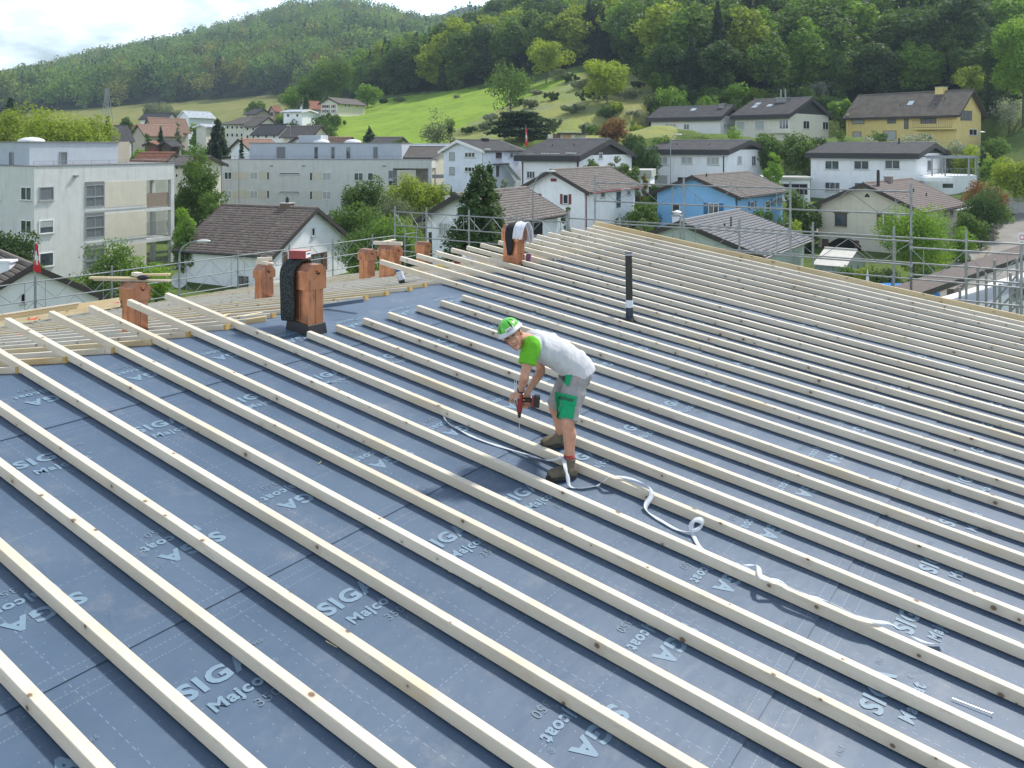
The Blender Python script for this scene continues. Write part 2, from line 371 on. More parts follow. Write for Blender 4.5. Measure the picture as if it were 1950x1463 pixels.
# ================================================================ copper chimney casings and other things on the roof
def copper_mat():
    n = NT('new_copper'); c = n.coord(); r = n.new('ObjectInfo').outputs['Random']
    c = n.new('VectorMath', operation='ADD'); n.put(c.inputs[0], n.coord()); n.put(c.inputs[1], n.comb(n.math('MULTIPLY', r, 9), 0, n.math('MULTIPLY', r, 5))); c = c.outputs[0]
    a = n.mix(n.ramp(n.noise(c, 3.5, 5, .6), (.3, 0.0), (.7, 1.0)), (.43, .185, .10), (.60, .30, .19))
    st = n.ramp(n.noise(n.mapv(c, (7, 7, 1.6)), 1.5, 6, .65), (.54, 0.0), (.66, .75))
    a = n.mix(st, a, (.17, .085, .055))
    sp = n.ramp(n.noise(c, 14, 4, .6), (.66, 0.0), (.74, .8)); a = n.mix(sp, a, (.10, .07, .05))
    return n.set(a, n.ramp(n.noise(c, 5, 4), (.3, .26), (.7, .42)), .85, n.bump(n.noise(c, 2.2, 3), .5, .03))
M_COP = copper_mat(); M_BLK = pm('black_rubber_flashing', (.018, .019, .022), .55, .2, 8, .2, 40); M_HOLE = pm('dark_opening', (.01, .008, .007), .9)
def chimney(c, yb, xl, xr, yt, near, label, flash=.02, hoodf=.36):
    r, q = (nray if near else fray)(c, yb)
    fn = rp if near else fp
    B = fn(r, q, 0); t = B.y
    def hit(px, D):                                     # plan distance from the corner to the column, along D
        u = (px-CX)/F; return (u*B.y-B.x)/(D.x-u*D.y)
    wl = abs(hit(xl, -ED)); wr = abs(hit(xr, ER)); H = (HY-yt)/F*t+CZ-B.z
    O = Vector((B.x, B.y, 0)); cen = O-ED*wl/2+ER*wr/2
    root = empty('copper_chimney', (cen.x, cen.y, B.z-.1), label, 'chimney')
    X, Y, Z = ED, ER, Vector((0, 0, 1))
    zb = B.z-.25; m = MB(); hh = H*hoodf; sh = H-hh
    m.box(cen+Z*(B.z+sh/2+.02-.12), wl-.03, wr-.03, sh+.30, X, Y); m.build('shaft', M_COP, root, bevel=.004)
    # folded seams on the shaft
    m = MB()
    for k in (.0,):
        m.box(cen+Z*(B.z+sh/2+.01)-Y*(wr/2-.013)+X*(k*wl), .016, .007, sh-.03, X, Y); m.box(cen+Z*(B.z+sh/2+.01)+X*(wl/2-.013), .007, .016, sh-.03, X, Y)
    m.build('standing_seam', M_COP, root)
    # hood: chamfered profile extruded along ED
    ch = min(.3*wr, .12); zt = B.z+H; z0 = B.z+sh; a = wr/2+.012; b = wl/2+.012
    pr = [(-a, z0), (a, z0), (a, zt-ch), (a-ch, zt), (-a+ch, zt), (-a, zt-ch)]
    m = MB(); f = lambda s: [cen*1+Y*y+X*s*b+Z*z for y, z in pr]
    m.hexa(f(1), f(-1)); m.build('hood', M_COP, root, bevel=.004)
    m = MB(); h0 = cen+X*(b+.004)+Z*(zt-ch*1.25)+Y*(wr*.06)
    m.tube(h0-X*.004, h0+X*.002, min(wr*.10, .045), n=14); m.build('vent_hole', M_HOLE, root)
    m = MB(); m.box(h0+X*.012+Z*.018-Y*.012, .02, .035, .03, X, Y); m.build('bent_flap', M_COP, root)
    if flash:
        m = MB(); e = .02
        N_ = NS if near else NF
        for z0, z1, e0, e1 in ((-.02, flash, .022, .006),):
            def ring(dz, e):
                out = []
                for sx, sy in ((1, -1), (1, 1), (-1, 1), (-1, -1)):
                    p = cen+X*sx*(wl/2+e)+Y*sy*(wr/2+e); dd = p.dot(ED); zz = CZ-Hm-SL*dd if near else CZ-Hm-SL*DR-SF*(DR-dd)
                    out.append(Vector((p.x, p.y, zz+dz)))
                return out
            m.hexa(ring(z0, e0), ring(z1, e1))
        m.build('flashing', M_BLK, root, bevel=.006)
    return dict(root=root, cen=cen, wl=wl, wr=wr, zt=zt, zb=B.z, t=t)
ch_main = chimney(587, 641, 548, 619, 506, True, 'big copper clad chimney on the near slope with a black felt mat hung over it', .13)
ch_2 = chimney(254, 638, 229, 285, 541, False, 'copper chimney at the far left with loose boards laid across its top', .03)
ch_3 = chimney(497, 574, 483, 523, 507, False, 'copper chimney behind the felt-draped one, short timber offcuts on top', .02)
ch_4 = chimney(700, 534, 682, 716, 476, False, 'narrow stained copper chimney with nothing on top, middle of the far slope', .02)
ch_5 = chimney(751, 530, 720, 766, 470, False, 'wide copper chimney on the far slope carrying a short beam', .02)
ch_6 = chimney(808, 511, 791, 821, 462, False, 'small copper chimney on the far slope beside a thin black pipe', .02)
ch_7 = chimney(986, 508, 956, 1001, 431, True, 'tall orange copper chimney on the ridge with clothes thrown over it', .03, .38)
def stick(p, q, w, h, label, mat=M_WOODY, name='loose_board', cat='board'):
    o = beam_obj(name, Vector(p), Vector(q), (0, 0, 1), w, h, mat, label, cat); return o
def on(c, a, b, z=0): return Vector((c['cen'].x, c['cen'].y, 0))+ED*a+ER*b+Vector((0, 0, c['zt']+z))
# boards on the left chimney
c = ch_2; U = Vector((.98, .2, 0))
stick(on(c, -.30, -.05, .002)+Vector((-.35, 0, 0)), on(c, .42, .28, .002), .12, .025, 'grey weathered board on top of the far left chimney', pm('weathered_board', (.42, .36, .27), .8, .2, 4))
stick(on(c, -.62, -.32, .028), on(c, .12, .10, .032), .07, .03, 'long yellow board crossing the top of the far left chimney')
stick(on(c, -.1, .04, .066), on(c, .30, .36, .07), .06, .03, 'thin pale lath lying over the yellow board on the far left chimney')
m = MB(); m.box(on(c, .0, .03, .085+.02), .14, .09, .05, ED, ER); tag(m.build('wood_block', M_WOOD, bevel=.004), 'pale wood block on the boards of the far left chimney', 'wood block')
m = MB(); m.ball(on(c, .13, .05, .067), .10, .05, .035); tag(m.build('strap_coil', M_BLK, smooth=True), 'dark coil of strap lying beside the wood block on the far left chimney', 'strap')
# offcuts on the third chimney
c = ch_3
stick(on(c, -.2, -.02, .003), on(c, .12, -.02, .003), .06, .07, 'lower pale offcut on top of the chimney behind the felt', M_WOOD, 'timber_offcut', 'offcut')
stick(on(c, -.12, -.08, .075), on(c, .05, .16, .075), .06, .07, 'upper pale offcut on top of the chimney behind the felt', M_WOOD, 'timber_offcut', 'offcut')
m = MB(); m.ball(on(c, .06, .06, .02), .12, .08, .035, n=9, m=5); tag(m.build('crumpled_wrap', pm('pinkish_wrap', (.62, .44, .36), .6, .2, 9), smooth=True), 'crumpled pinkish wrap beside the offcuts on the rear copper chimney', 'wrap')
c = ch_5
stick(on(c, -.42, -.1, .003), on(c, .26, .12, .003), .07, .08, 'short pale beam laid across the wide copper chimney', M_WOOD, 'short_beam', 'beam')
stick(on(c, -.05, -.2, .085), on(c, -.15, .3, .085), .10, .02, 'thin board lying crosswise on the short beam', M_WOOD, 'loose_board', 'board')
# felt mat over the main chimney
def felt_mat():
    n = NT('speckled_black_felt'); c = n.coord(); v = n.noise(c, 110, 2, .6)
    return n.set(n.mix(n.ramp(v, (.55, 0.0), (.64, 1.0)), (.022, .026, .027), (.16, .18, .18)), .95, 0, n.bump(n.noise(c, 60, 3), .8, .01), .1)
c = ch_main; M_FELT = felt_mat()
# strip profile running over the hood, hanging down on the -ER side
prof = []
cY = c['wr']/2; zt = c['zt']
path = [(-cY-.045, c['zb']+.155), (-cY-.05, c['zb']+.40), (-cY-.055, zt-.33), (-cY-.062, zt-.14), (-cY-.03, zt-.03), (-cY+.07, zt+.03), (0, zt+.035), (cY-.06, zt+.03), (cY+.03, zt-.05), (cY+.045, zt-.25), (cY+.04, zt-.4)]
x0, x1 = -c['wl']/2-.07, -c['wl']/2+.17
m = MB(); th = .022; cc = Vector((c['cen'].x, c['cen'].y, 0)); nx = 8; P = []
for j, (y, z) in enumerate(path):
    row = []
    for i in range(nx+1):
        x = x0+(x1-x0)*i/nx; wv = .008*math.sin(i*1.7+j*.9)
        row.append(cc+ED*x+ER*(y+wv*(1 if y < 0 else 0))+Vector((0, 0, z+(.02*i/nx if j == 0 else 0))))
    P.append(row)
for j in range(len(path)-1):
    for i in range(nx): m.poly([P[j][i], P[j][i+1], P[j+1][i+1], P[j+1][i]])
o = m.build('felt_mat', M_FELT, smooth=True, merge=True); sm = o.modifiers.new('s', 'SUBSURF'); sm.levels = sm.render_levels = 2; sd = o.modifiers.new('t', 'SOLIDIFY'); sd.thickness = .03; sd.offset = 0
tag(o, 'speckled black felt mat draped over the big copper chimney', 'felt mat')
# carton on top
M_RED = pm('red_carton', (.28, .045, .04), .55, .15, 5); M_PINK = pm('faded_pink_carton', (.52, .30, .29), .6, .15, 5); M_WHT = pm('white_paper', (.75, .75, .73), .7, .05); M_BLUE = pm('blue_print', (.06, .10, .30), .6)
bc = on(c, -.10, -.02, .052+.055); bx = empty('screw_carton', bc-Vector((0, 0, .055)), 'red and pink cardboard box on top of the big copper chimney', 'box')
Xb = (ED*.9+ER*.35).normalized(); Yb = Vector((-Xb.y, Xb.x, 0))
m = MB(); m.box(bc, .235, .15, .10, Xb, Yb); m.build('carton_body', M_RED, bx, bevel=.003)
m = MB(); m.box(bc+Vector((0, 0, .052)), .238, .153, .006, Xb, Yb); m.build('lid', M_PINK, bx)
m = MB(); m.box(bc+Xb*.1185, .003, .13, .075, Xb, Yb); lb = m.build('paper_label', M_WHT, bx)
m = MB(); m.box(bc+Xb*.1205+Vector((0, 0, .01)), .002, .09, .018, Xb, Yb); m.build('printed_bar', M_BLUE, lb)
# cloths on the ridge chimney
def cloth(name, mat, c, a0, a1, path, label, cat, wob=.02, seed=0, th=.008, taper=0):
    cc = Vector((c['cen'].x, c['cen'].y, 0)); nx = 10; P = []; m = MB()
    for j, (y, z) in enumerate(path):
        row = []
        for i in range(nx+1):
            f = i/nx-.5; tp = 1-taper*abs(j/(len(path)-1)-.5)*2
            x = (a0+a1)/2+(a1-a0)*f*tp
            nn = noise.noise(Vector((i*.55, j*.6, seed)))*wob; n2 = noise.noise(Vector((i*.9, j*.3, seed+9)))*wob*1.5
            row.append(cc+ED*(x+n2)+ER*(y+nn)+Vector((0, 0, z+abs(nn)*.7+noise.noise(Vector((i*.8, seed, 4)))*.05*(1 if j in (0, len(path)-1) else .2))))
        P.append(row)
    for j in range(len(path)-1):
        for i in range(nx): m.poly([P[j][i], P[j][i+1], P[j+1][i+1], P[j+1][i]])
    o = m.build(name, mat, smooth=True, merge=True); q = o.modifiers.new('s', 'SUBSURF'); q.levels = q.render_levels = 2
    q = o.modifiers.new('t', 'SOLIDIFY'); q.thickness = th; q.offset = 1
    tag(o, label, cat); return o
c = ch_7; y = c['wr']/2; zt = c['zt']
cloth('black_garment', pm('black_cloth', (.015, .015, .018), .9, .2, 10), c, -.10, .10, [(-y-.03, zt-.55), (-y-.035, zt-.40), (-y-.05, zt-.22), (-y-.035, zt-.06), (-y+.06, zt+.02), (0, zt+.03)], 'black garment hanging down the side of the ridge chimney', 'garment', .035, 3, taper=.6)
cloth('grey_shirt', pm('pale_grey_cloth', (.62, .64, .70), .9, .08, 8), c, .10, .31, [(-y-.04, zt-.24), (-y-.05, zt-.14), (-y-.03, zt-.03), (-y+.07, zt+.035), (0, zt+.05), (y-.05, zt+.035), (y+.03, zt-.03), (y+.05, zt-.16), (y+.06, zt-.34)], 'pale grey shirt thrown over the top of the ridge chimney', 'shirt', .06, 7, th=.012)
m = MB(); p = rp(*nray(1006, 505)); m.box(p+Vector((.0, 0, .11)), .10, .03, .2, ED, ER, (.1, 0, 1)); tag(m.build('purple_pad', pm('purple_foam', (.16, .07, .14), .7), bevel=.004), 'small dark purple pad leaning at the foot of the ridge chimney', 'pad')
# vent pipes
def vent(px, yb, ypt, near, rr, label, tilt=(0, 0), bands=(), xt=None):
    r, q = (nray if near else fray)(px, yb); B = (rp if near else fp)(r, q); t = B.y
    T = at(xt or px, ypt, t+tilt[1]); root = empty('vent_pipe', B, label, 'vent pipe')
    m = MB(); m.tube(B-Vector((0, 0, .05)), T, rr, n=20); m.tube(T-(T-B)*.0, T+(T-B).normalized()*.012, rr*1.12, n=20); m.build('pipe', pm('black_plastic_pipe', (.016, .018, .017), .45, .25, 6), root, smooth=False)
    for f0, f1, mt, nm in bands:
        m = MB(); m.tube(B.lerp(T, f0), B.lerp(T, f1), rr*1.12, rr*1.06, n=20); m.build(nm, mt, root)
    m = MB(); m.tube(B-Vector((0, 0, .02)), B+Vector((0, 0, .05)), rr*2.0, rr*1.15, n=20); m.build('pipe_flashing', M_BLK, root)
    return root
M_TAPE = pm('white_sealing_tape', (.62, .66, .72), .4, .15, 20); M_TAPEB = pm('black_blue_tape', (.02, .035, .06), .25, .3, 20)
vent(1199, 611, 482, True, .052, 'tall black vent pipe with a white tape band standing among the battens', xt=1197, bands=((0, .20, M_TAPEB, 'wrapped_collar'), (.20, .31, M_TAPE, 'tape_band'), (.965, 1.0, pm('grey_rim', (.3, .32, .34), .5), 'rim')))
vent(769, 545, 509, False, .055, 'short leaning pipe wrapped in black and white tape on the far slope', xt=758, bands=((.35, .8, M_TAPE, 'tape_band'), (.8, 1, pm('blue_tape', (.02, .12, .3), .4), 'blue_tape')))
vent(821, 500, 443, False, .055, 'thin black vent pipe beside the small copper chimney', xt=819)
# yellow thing, red wedge, blue profile, offcuts near the ridge
def lump(name, px, py, sx, sy, sz, mat, label, cat, near=False, rot=0, h=.10):
    r, q = (nray if near else fray)(px, py, h); B = (rp if near else fp)(r, q, h)
    m = MB(); X = Vector((math.cos(rot), math.sin(rot), 0)); m.box(B+Vector((0, 0, sz/2)), sx, sy, sz, X, Vector((-X.y, X.x, 0))); return tag(m.build(name, mat, bevel=min(sz, sy)*.2), label, cat)
lump('yellow_case', 847, 507, .30, .22, .07, pm('yellow_plastic', (.75, .60, .03), .5), 'yellow plastic case lying on the far slope battens', 'case', rot=-.3)
lump('white_bag', 893, 497, .30, .3, .14, pm('white_bag', (.7, .7, .7), .8, .1), 'crumpled white bag on the far slope behind the battens', 'bag', rot=.2)
lump('red_toolbag', 872, 502, .16, .14, .10, pm('maroon_bag', (.22, .05, .05), .8), 'small maroon tool bag next to the white bag', 'bag')
lump('red_wedge', 219, 672, .20, .05, .05, pm('dark_red_strip', (.30, .05, .04), .6), 'dark red strip between two far slope batten ends', 'strip', rot=.25, h=.0)
# blue metal profile by the chimney
p, q = fp(*fray(610, 590), .02), fp(*fray(694, 578), .02)
stick(p, q, .06, .05, 'blue grey metal profile lying along the ridge right of the big chimney', pm('blue_grey_profile', (.10, .14, .20), .4), 'metal_profile', 'profile')
for k, (a, b, c_, d) in enumerate([(405, 615, 436, 606), (452, 612, 500, 604), (470, 618, 508, 612)]):
    p, q = fp(*fray(a, b), .0), fp(*fray(c_, d), .0); stick(p, q, .06, .07, ['short yellow offcut at the ridge left of the big chimney', 'middle offcut lying on the ridge membrane beside the big chimney', 'offcut nearest the felt mat on the ridge membrane'][k], M_WOODY, 'timber_offcut', 'offcut')
# stack of planks along the far eave at the left, with orange straps
re0 = fray(-60, 640)[0]; re1 = fray(380, 575)[0]
zz = fray(330, 573)
for k, (e, h, r0, r1, hh, w_, nm) in enumerate([(.44, .09, -3.2, re1-.2, .14, .12, 'front lower plank'), (.26, .09, -3.6, re1+.15, .27, .11, 'rear plank'), (.28, .362, -3.0, re1-1.0, .04, .2, 'top board')]):
    p = fp(r0, EF-.15-e, h); q = fp(r1, EF-.15-e, h)
    beam_obj('eave_plank', p, q, NF, w_, hh, M_WOODY if k != 2 else M_WOOD, 'yellowish %s of the stack along the far left eave' % nm, 'plank', 'planks stacked along the far eave')
M_OR = pm('orange_webbing', (.80, .12, .04), .6, .15, 10)
for px, py, s, lab in ((60, 610, .16, 'bright orange strap bunched on the plank stack, left one'), (224, 577, .09, 'small orange strap end on the planks by the left chimney'), (50, 640, .12, 'dark orange strap under the left end of the plank stack')):
    r, q = fray(px, py, .25 if py < 620 else .1); B = fp(r, q, .25 if py < 620 else .1)
    m = MB(); rr = random.Random(px)
    pts = [B+Vector((rr.uniform(-s, s), rr.uniform(-s, s)*.5, rr.uniform(0, s*.4))) for _ in range(7)]
    for a, b in zip(pts[:-1], pts[1:]): m.bar(a, b, .045, .006)
    tag(m.build('ratchet_strap', M_OR), lab, 'strap')
# ---------------------------------------------------------------- white ribbon winding over the battens
rib = [(845, 790, 0), (852, 806, 0), (880, 822, 0), (915, 838, .0), (960, 853, .0), (1005, 866, .02), (1040, 877, .05), (1063, 873, .10), (1068, 868, .16), (1072, 888, .14), (1078, 905, .08), (1086, 927, .0), (1110, 930, .0), (1136, 926, .0), (1144, 920, .03), (1160, 907, .105), (1185, 908, .10), (1210, 915, .11), (1234, 928, .11), (1238, 944, .07), (1229, 962, .02), (1233, 975, .0), (1262, 994, .0), (1292, 1010, 0), (1316, 1012, .02), (1332, 1003, .05), (1333, 992, .09), (1320, 990, .09), (1314, 1003, .04), (1321, 1022, .0), (1335, 1045, .0), (1362, 1060, .0), (1400, 1074, .02), (1430, 1076, .06), (1441, 1078, .08), (1446, 1100, .11), (1478, 1104, .11), (1500, 1118, .11), (1540, 1134, .11), (1575, 1146, .115), (1620, 1168, .11), (1660, 1182, .10), (1690, 1186, .08), (1722, 1206, .05), (1758, 1222, .02), (1792, 1229, .005)]
def ribbon():
    pts = []
    for px, py, h in rib:
        r, d = nray(px, py, h+.012); pts.append(rp(r, d, h+.012))
    # resample with Catmull-Rom
    out = []
    for i in range(len(pts)-1):
        p0 = pts[max(i-1, 0)]; p1 = pts[i]; p2 = pts[i+1]; p3 = pts[min(i+2, len(pts)-1)]
        for k in range(4):
            t = k/4; out.append(.5*((2*p1)+(p2-p0)*t+(2*p0-5*p1+4*p2-p3)*t*t+(-p0+3*p1-3*p2+p3)*t*t*t))
    out.append(pts[-1]); m = MB(); L = []
    for i, p in enumerate(out):
        T = (out[min(i+1, len(out)-1)]-out[max(i-1, 0)]).normalized(); sd = T.cross(NS).normalized()
        tw = .35*math.sin(i*.16+.6)+.35*math.sin(i*.41); wv = sd*math.cos(tw)+NS*abs(math.sin(tw))
        L.append((p-wv*.021, p+wv*.021+NS*.012*abs(math.sin(tw))))
    for a, b in zip(L[:-1], L[1:]): m.poly([a[0], b[0], b[1], a[1]])
    n = NT('translucent_white_ribbon'); n.set((.78, .82, .86), .45); tr = n.new('BsdfTranslucent'); tr.inputs[0].default_value = (.75, .8, .85, 1); tp = n.new('BsdfTransparent')
    ms = n.new('MixShader'); ms.inputs[0].default_value = .3; n.t.links.new(n.b.outputs[0], ms.inputs[1]); n.t.links.new(tr.outputs[0], ms.inputs[2])
    m2 = n.new('MixShader'); m2.inputs[0].default_value = .16; n.t.links.new(ms.outputs[0], m2.inputs[1]); n.t.links.new(tp.outputs[0], m2.inputs[2]); n.t.links.new(m2.outputs[0], n.out.inputs[0])
    o = m.build('plastic_ribbon', n.m, smooth=True, merge=True); q = o.modifiers.new('t', 'SOLIDIFY'); q.thickness = .0008
    tag(o, 'long translucent white ribbon winding over the battens past the boots', 'ribbon')
ribbon()
p, q = rp(*nray(1812, 1330, .012), .014), rp(*nray(1888, 1360, .012), .016)
sc_ = empty('long_screw', (p+q)/2, 'long steel screw lying on the membrane at the lower right', 'screw')
M_STEEL = pm('bright_steel', (.62, .63, .62), .35, .1, 9, metal=.8)
m = MB(); m.tube(p, q, .0035, n=8); m.build('shank', M_STEEL, sc_); m = MB(); m.tube(q, q+(q-p).normalized()*.005, .008, n=10); m.build('screw_head', M_STEEL, sc_)
for k, (a, b) in enumerate([((620, 1221), (641, 1234)), ((1208, 878), (1211, 884)), ((612, 879), (606, 884)), ((853, 1088), (872, 1096))]):
    p, q = rp(*nray(*a, .01), .012), rp(*nray(*b, .01), .014); m = MB(); m.tube(p, q, .003, n=6)
    tag(m.build('wood_splinter', M_WOODY), ['wood splinter on the membrane beside a batten, lower centre', 'tiny splinter right of the worker', 'tiny splinter on the membrane left of the worker', 'thin splinter under a batten edge below the worker'][k], 'splinter')
# ================================================================ scaffold
M_GALV = pm('galvanised_steel', (.27, .29, .30), .5, .2, 7, metal=.6)
RB = R1+1.0; DB = DR-EF-1.0
def tcol(px, r=None, d=None):                           # plan point of a column on a line of constant r or constant d
    u = (px-CX)/F
    t = r/(u*ER.x+ER.y) if r is not None else d/(u*ED.x+ED.y)
    return Vector((u*t, t, 0))
def scaffold(name, label, pts, rails, ztop, zlo, lattice, extra=()):
    root = empty(name, Vector((pts[0].x, pts[0].y, 0)), label, 'scaffold')
    for p in pts:
        m = MB(); m.tube((p.x, p.y, max(zlo, 0)), (p.x, p.y, ztop+.18), .025, n=10)
        for z in rails: m.tube((p.x, p.y, z-.04), (p.x, p.y, z+.04), .036, n=10)
        m.build('standard', M_GALV, root, smooth=False)
    for z in rails:
        for a, b in zip(pts[:-1], pts[1:]):
            m = MB(); m.tube((a.x, a.y, z), (b.x, b.y, z), .018, n=8); m.build('guard_rail', M_GALV, root)
    for z0, z1 in lattice:
        for a, b in zip(pts[:-1], pts[1:]):
            L = (b-a).length; n = max(2, int(L/.9)//1); m = MB()
            for k in range(n):
                p = a.lerp(b, k/n); q = a.lerp(b, (k+.5)/n); r = a.lerp(b, (k+1)/n)
                m.tube((p.x, p.y, z1), (q.x, q.y, z0), .008, n=5); m.tube((q.x, q.y, z0), (r.x, r.y, z1), .008, n=5)
            p = a.lerp(b, .12); m.tube((p.x, p.y, z0), (p.x, p.y, z1), .008, n=5); p = a.lerp(b, .88); m.tube((p.x, p.y, z0), (p.x, p.y, z1), .008, n=5)
            m.build('lattice_brace', M_GALV, root)
    return root
def zat(px, py, r=None, d=None): p = tcol(px, r, d); return CZ+(HY-py)/F*p.y
zt1 = zat(0, 545, d=DB); print('scaffold far z', zt1-CZ, zat(500, 481, d=DB)-CZ, zat(0, 572, d=DB)-CZ, zat(0, 600, d=DB)-CZ)
bp = [tcol(x, d=DB) for x in (-330, -120, 68, 213, 341, 453, 551, 634, 709, 752)]
s1 = scaffold('far_eave_scaffold', 'galvanised scaffold guard rails along the far eave behind the copper chimneys', bp, [zt1, zt1-.52, zt1-1.02, zt1-2.2], zt1, 0, [(zt1-.52, zt1-.02), (zt1-1.02, zt1-.54)])
gp = [tcol(x, r=RB) for x in (752, 812, 893, 985, 1079)]
zg = zat(812, 407, r=RB); print('gable z', zg-CZ, zat(1200, 350, r=RB)-CZ, zat(1735, 358, r=RB)-CZ)
s2 = scaffold('gable_scaffold', 'lower stretch of scaffold rails behind the ridge chimney, left of the tall posts', gp, [zg, zg-.42, zg-.75, zg-1.2], zg, 0, [(zg-.42, zg-.02)])
gp2 = [tcol(x, r=RB) for x in (1133, 1302, 1505, 1735)]; zh = zat(1200, 350, r=RB)
s3 = scaffold('tall_gable_scaffold', 'tall scaffold with three guard rails in front of the blue and beige houses', gp2, [zh, zh-.48, zh-1.05, zh-1.55], zh, 0, [(zh-.48, zh-.02), (zh-1.55, zh-1.07)])
gp3 = [tcol(x, r=RB+.75) for x in (1083, 1180, 1296, 1408, 1548, 1702, 1840, 1990)]
s4 = scaffold('inner_gable_scaffold', 'second row of thinner scaffold posts and rails outside the gable edge', gp3, [zh-1.05, zh-1.6, zh-1.95], zh-1.0, 0, [])
gp4 = [tcol(x, r=RB) for x in (1735, 1945, 2200)]
s5 = scaffold('low_right_scaffold', 'low scaffold rails at the right edge before the grey wall', gp4, [zh-1.18, zh-1.75, zh-2.2], zh-1.15, 0, [(zh-1.72, zh-1.2)])
# scaffold stair tower at the right, ladder frame at the far corner
root = empty('scaffold_tower', tcol(1880, r=RB+1.2), 'cluster of scaffold posts and diagonal stair rails in front of the grey wall', 'scaffold')
for px, yt, rr in ((1828, 548, 1.2), (1862, 510, 1.2), (1878, 522, 2.0), (1894, 495, 1.2), (1904, 540, 2.0), (1924, 520, 1.2), (1937, 492, 1.2)):
    p = tcol(px, r=RB+rr); z = CZ+(HY-yt)/F*p.y; m = MB(); m.tube((p.x, p.y, 0), (p.x, p.y, z), .028, n=10); m.build('standard', M_GALV, root)
for (a, ya), (b, yb) in (((1880, 590), (1940, 520)), ((1870, 620), (1950, 540)), ((1905, 610), (1960, 560))):
    p = tcol(a, r=RB+1.6); q = tcol(b, r=RB+1.6); m = MB(); m.tube((p.x, p.y, CZ+(HY-ya)/F*p.y), (q.x, q.y, CZ+(HY-yb)/F*q.y), .02, n=8); m.build('stair_rail', M_GALV, root)
root = empty('ladder_frame', tcol(785, d=DB-.4), 'aluminium ladder frame standing at the far corner of the scaffold', 'ladder')
for px in (771, 793):
    p = tcol(px, d=DB-.4); m = MB(); m.tube((p.x, p.y, 0), (p.x, p.y, CZ+(HY-436)/F*p.y), .025, n=8); m.build('ladder_stile', M_GALV, root)
for k in range(10):
    p = tcol(771, d=DB-.4); q = tcol(793, d=DB-.4); z = CZ+(HY-446)/F*p.y-.5*k; m = MB(); m.tube((p.x, p.y, z), (q.x, q.y, z), .018, n=6); m.build('rung', M_GALV, root)
# ================================================================ ground, fields, roads
GC = [-900, -100, 150, 300, 450, 560, 640, 720, 800, 900, 1000, 1100, 1240, 1400, 1600, 1800, 1950, 2600]
GT = [2, 60, 85, 112, 138, 165, 195, 225, 260, 300, 400, 520, 700, 1000, 1500]
def _row(px):
    f = lambda xs, ys: float(np.interp(px, xs, ys))
    z = {2: -12, 60: f([900, 1700, 2600], [-12, -11.2, -9]), 85: f([900, 1300, 1700, 1950, 2600], [-11.8, -11, -10.4, -9.8, -6])}
    z[112] = f([450, 700, 1000, 1250, 1700, 1950, 2600], [-12, -11.5, -7.6, -6.7, -6.6, -5.2, 2])
    z[138] = f([450, 640, 800, 1000, 1240, 1600, 1950, 2600], [-12, -8, -4, -1.5, .8, .3, 3, 12])
    z[165] = f([450, 640, 800, 1000, 1240, 1600, 1950, 2600], [-11, -3, .3, 3.5, 7.6, 6, 11, 22])
    z[195] = f([300, 520, 640, 800, 1000, 1240, 1500, 1950, 2600], [-10, -3, 2, 5, 10, 14.5, 17, 22, 36])
    z[225] = f([300, 520, 640, 800, 1000, 1100, 1240, 1500, 1950], [-9, 0, 6.0, 9, 15, 19.5, 21, 30, 36])
    z[260] = f([300, 520, 640, 720, 900, 1000, 1240, 1500, 1950], [-7, 3, 9.5, 12, 17.5, 21, 31, 45, 52])
    z[300] = f([300, 520, 640, 720, 900, 1000, 1240, 1500, 1950], [-5, 6, 13, 17, 24, 29, 44, 62, 72])
    z[400] = f([-100, 300, 520, 640, 800, 900, 1000, 1240, 1500, 1950], [3, 8, 14, 20, 32, 44, 60, 86, 104, 112])
    z[520] = f([-100, 300, 520, 640, 800, 900, 1000, 1240, 1950], [16, 24, 28, 32, 40, 56, 82, 118, 150])
    z[700] = f([-900, -100, 0, 250, 400, 500, 640, 800, 900, 1100, 1950], [8, 28, 34, 52, 62, 68, 84, 74, 84, 118, 180])
    z[1000] = f([-900, -100, 0, 250, 400, 500, 560, 650, 760, 830, 950, 1200, 2600], [20, 46, 66, 99, 119, 135, 150, 155, 143, 128, 122, 140, 200])
    z[1500] = z[1000]*.55-10
    return [z[t]+12 for t in GT]
GZ = np.array([_row(p) for p in GC])
def ground_z(x, y):
    y = max(y, 2.0); px = min(max(CX+F*x/y, GC[0]), GC[-1]); t = min(y, GT[-1])
    col = [np.interp(px, GC, GZ[:, k]) for k in range(len(GT))]
    return float(np.interp(t, GT, col))
_fineT = np.concatenate([np.linspace(2, 60, 8), np.arange(64, 200, 2.5), np.arange(200, 320, 4), np.arange(330, 560, 10), np.arange(580, 1500, 20), [1500]]); _fineP = np.arange(-900, 2601, 20)
def _gz_grid(P, T):
    Z = np.array([[np.interp(t, GT, [np.interp(p, GC, GZ[:, k]) for k in range(len(GT))]) for p in P] for t in T]); return Z
G_ = _gz_grid(_fineP, _fineT)
for _ in range(2):                                       # soften the kinks
    G_[1:-1, 1:-1] = (G_[1:-1, 1:-1]*2+G_[:-2, 1:-1]+G_[2:, 1:-1]+G_[1:-1, :-2]+G_[1:-1, 2:])/6
def gz(x, y):
    y = min(max(y, 2.0), 1500); p = min(max(CX+F*x/y, -900), 2599.9); i = min(int(np.searchsorted(_fineT, y, 'right'))-1, len(_fineT)-2); j = int((p+900)//20)
    j = min(j, len(_fineP)-2); a = (y-_fineT[i])/(_fineT[i+1]-_fineT[i]); b = (p-_fineP[j])/20
    return float((G_[i, j]*(1-b)+G_[i, j+1]*b)*(1-a)+(G_[i+1, j]*(1-b)+G_[i+1, j+1]*b)*a)
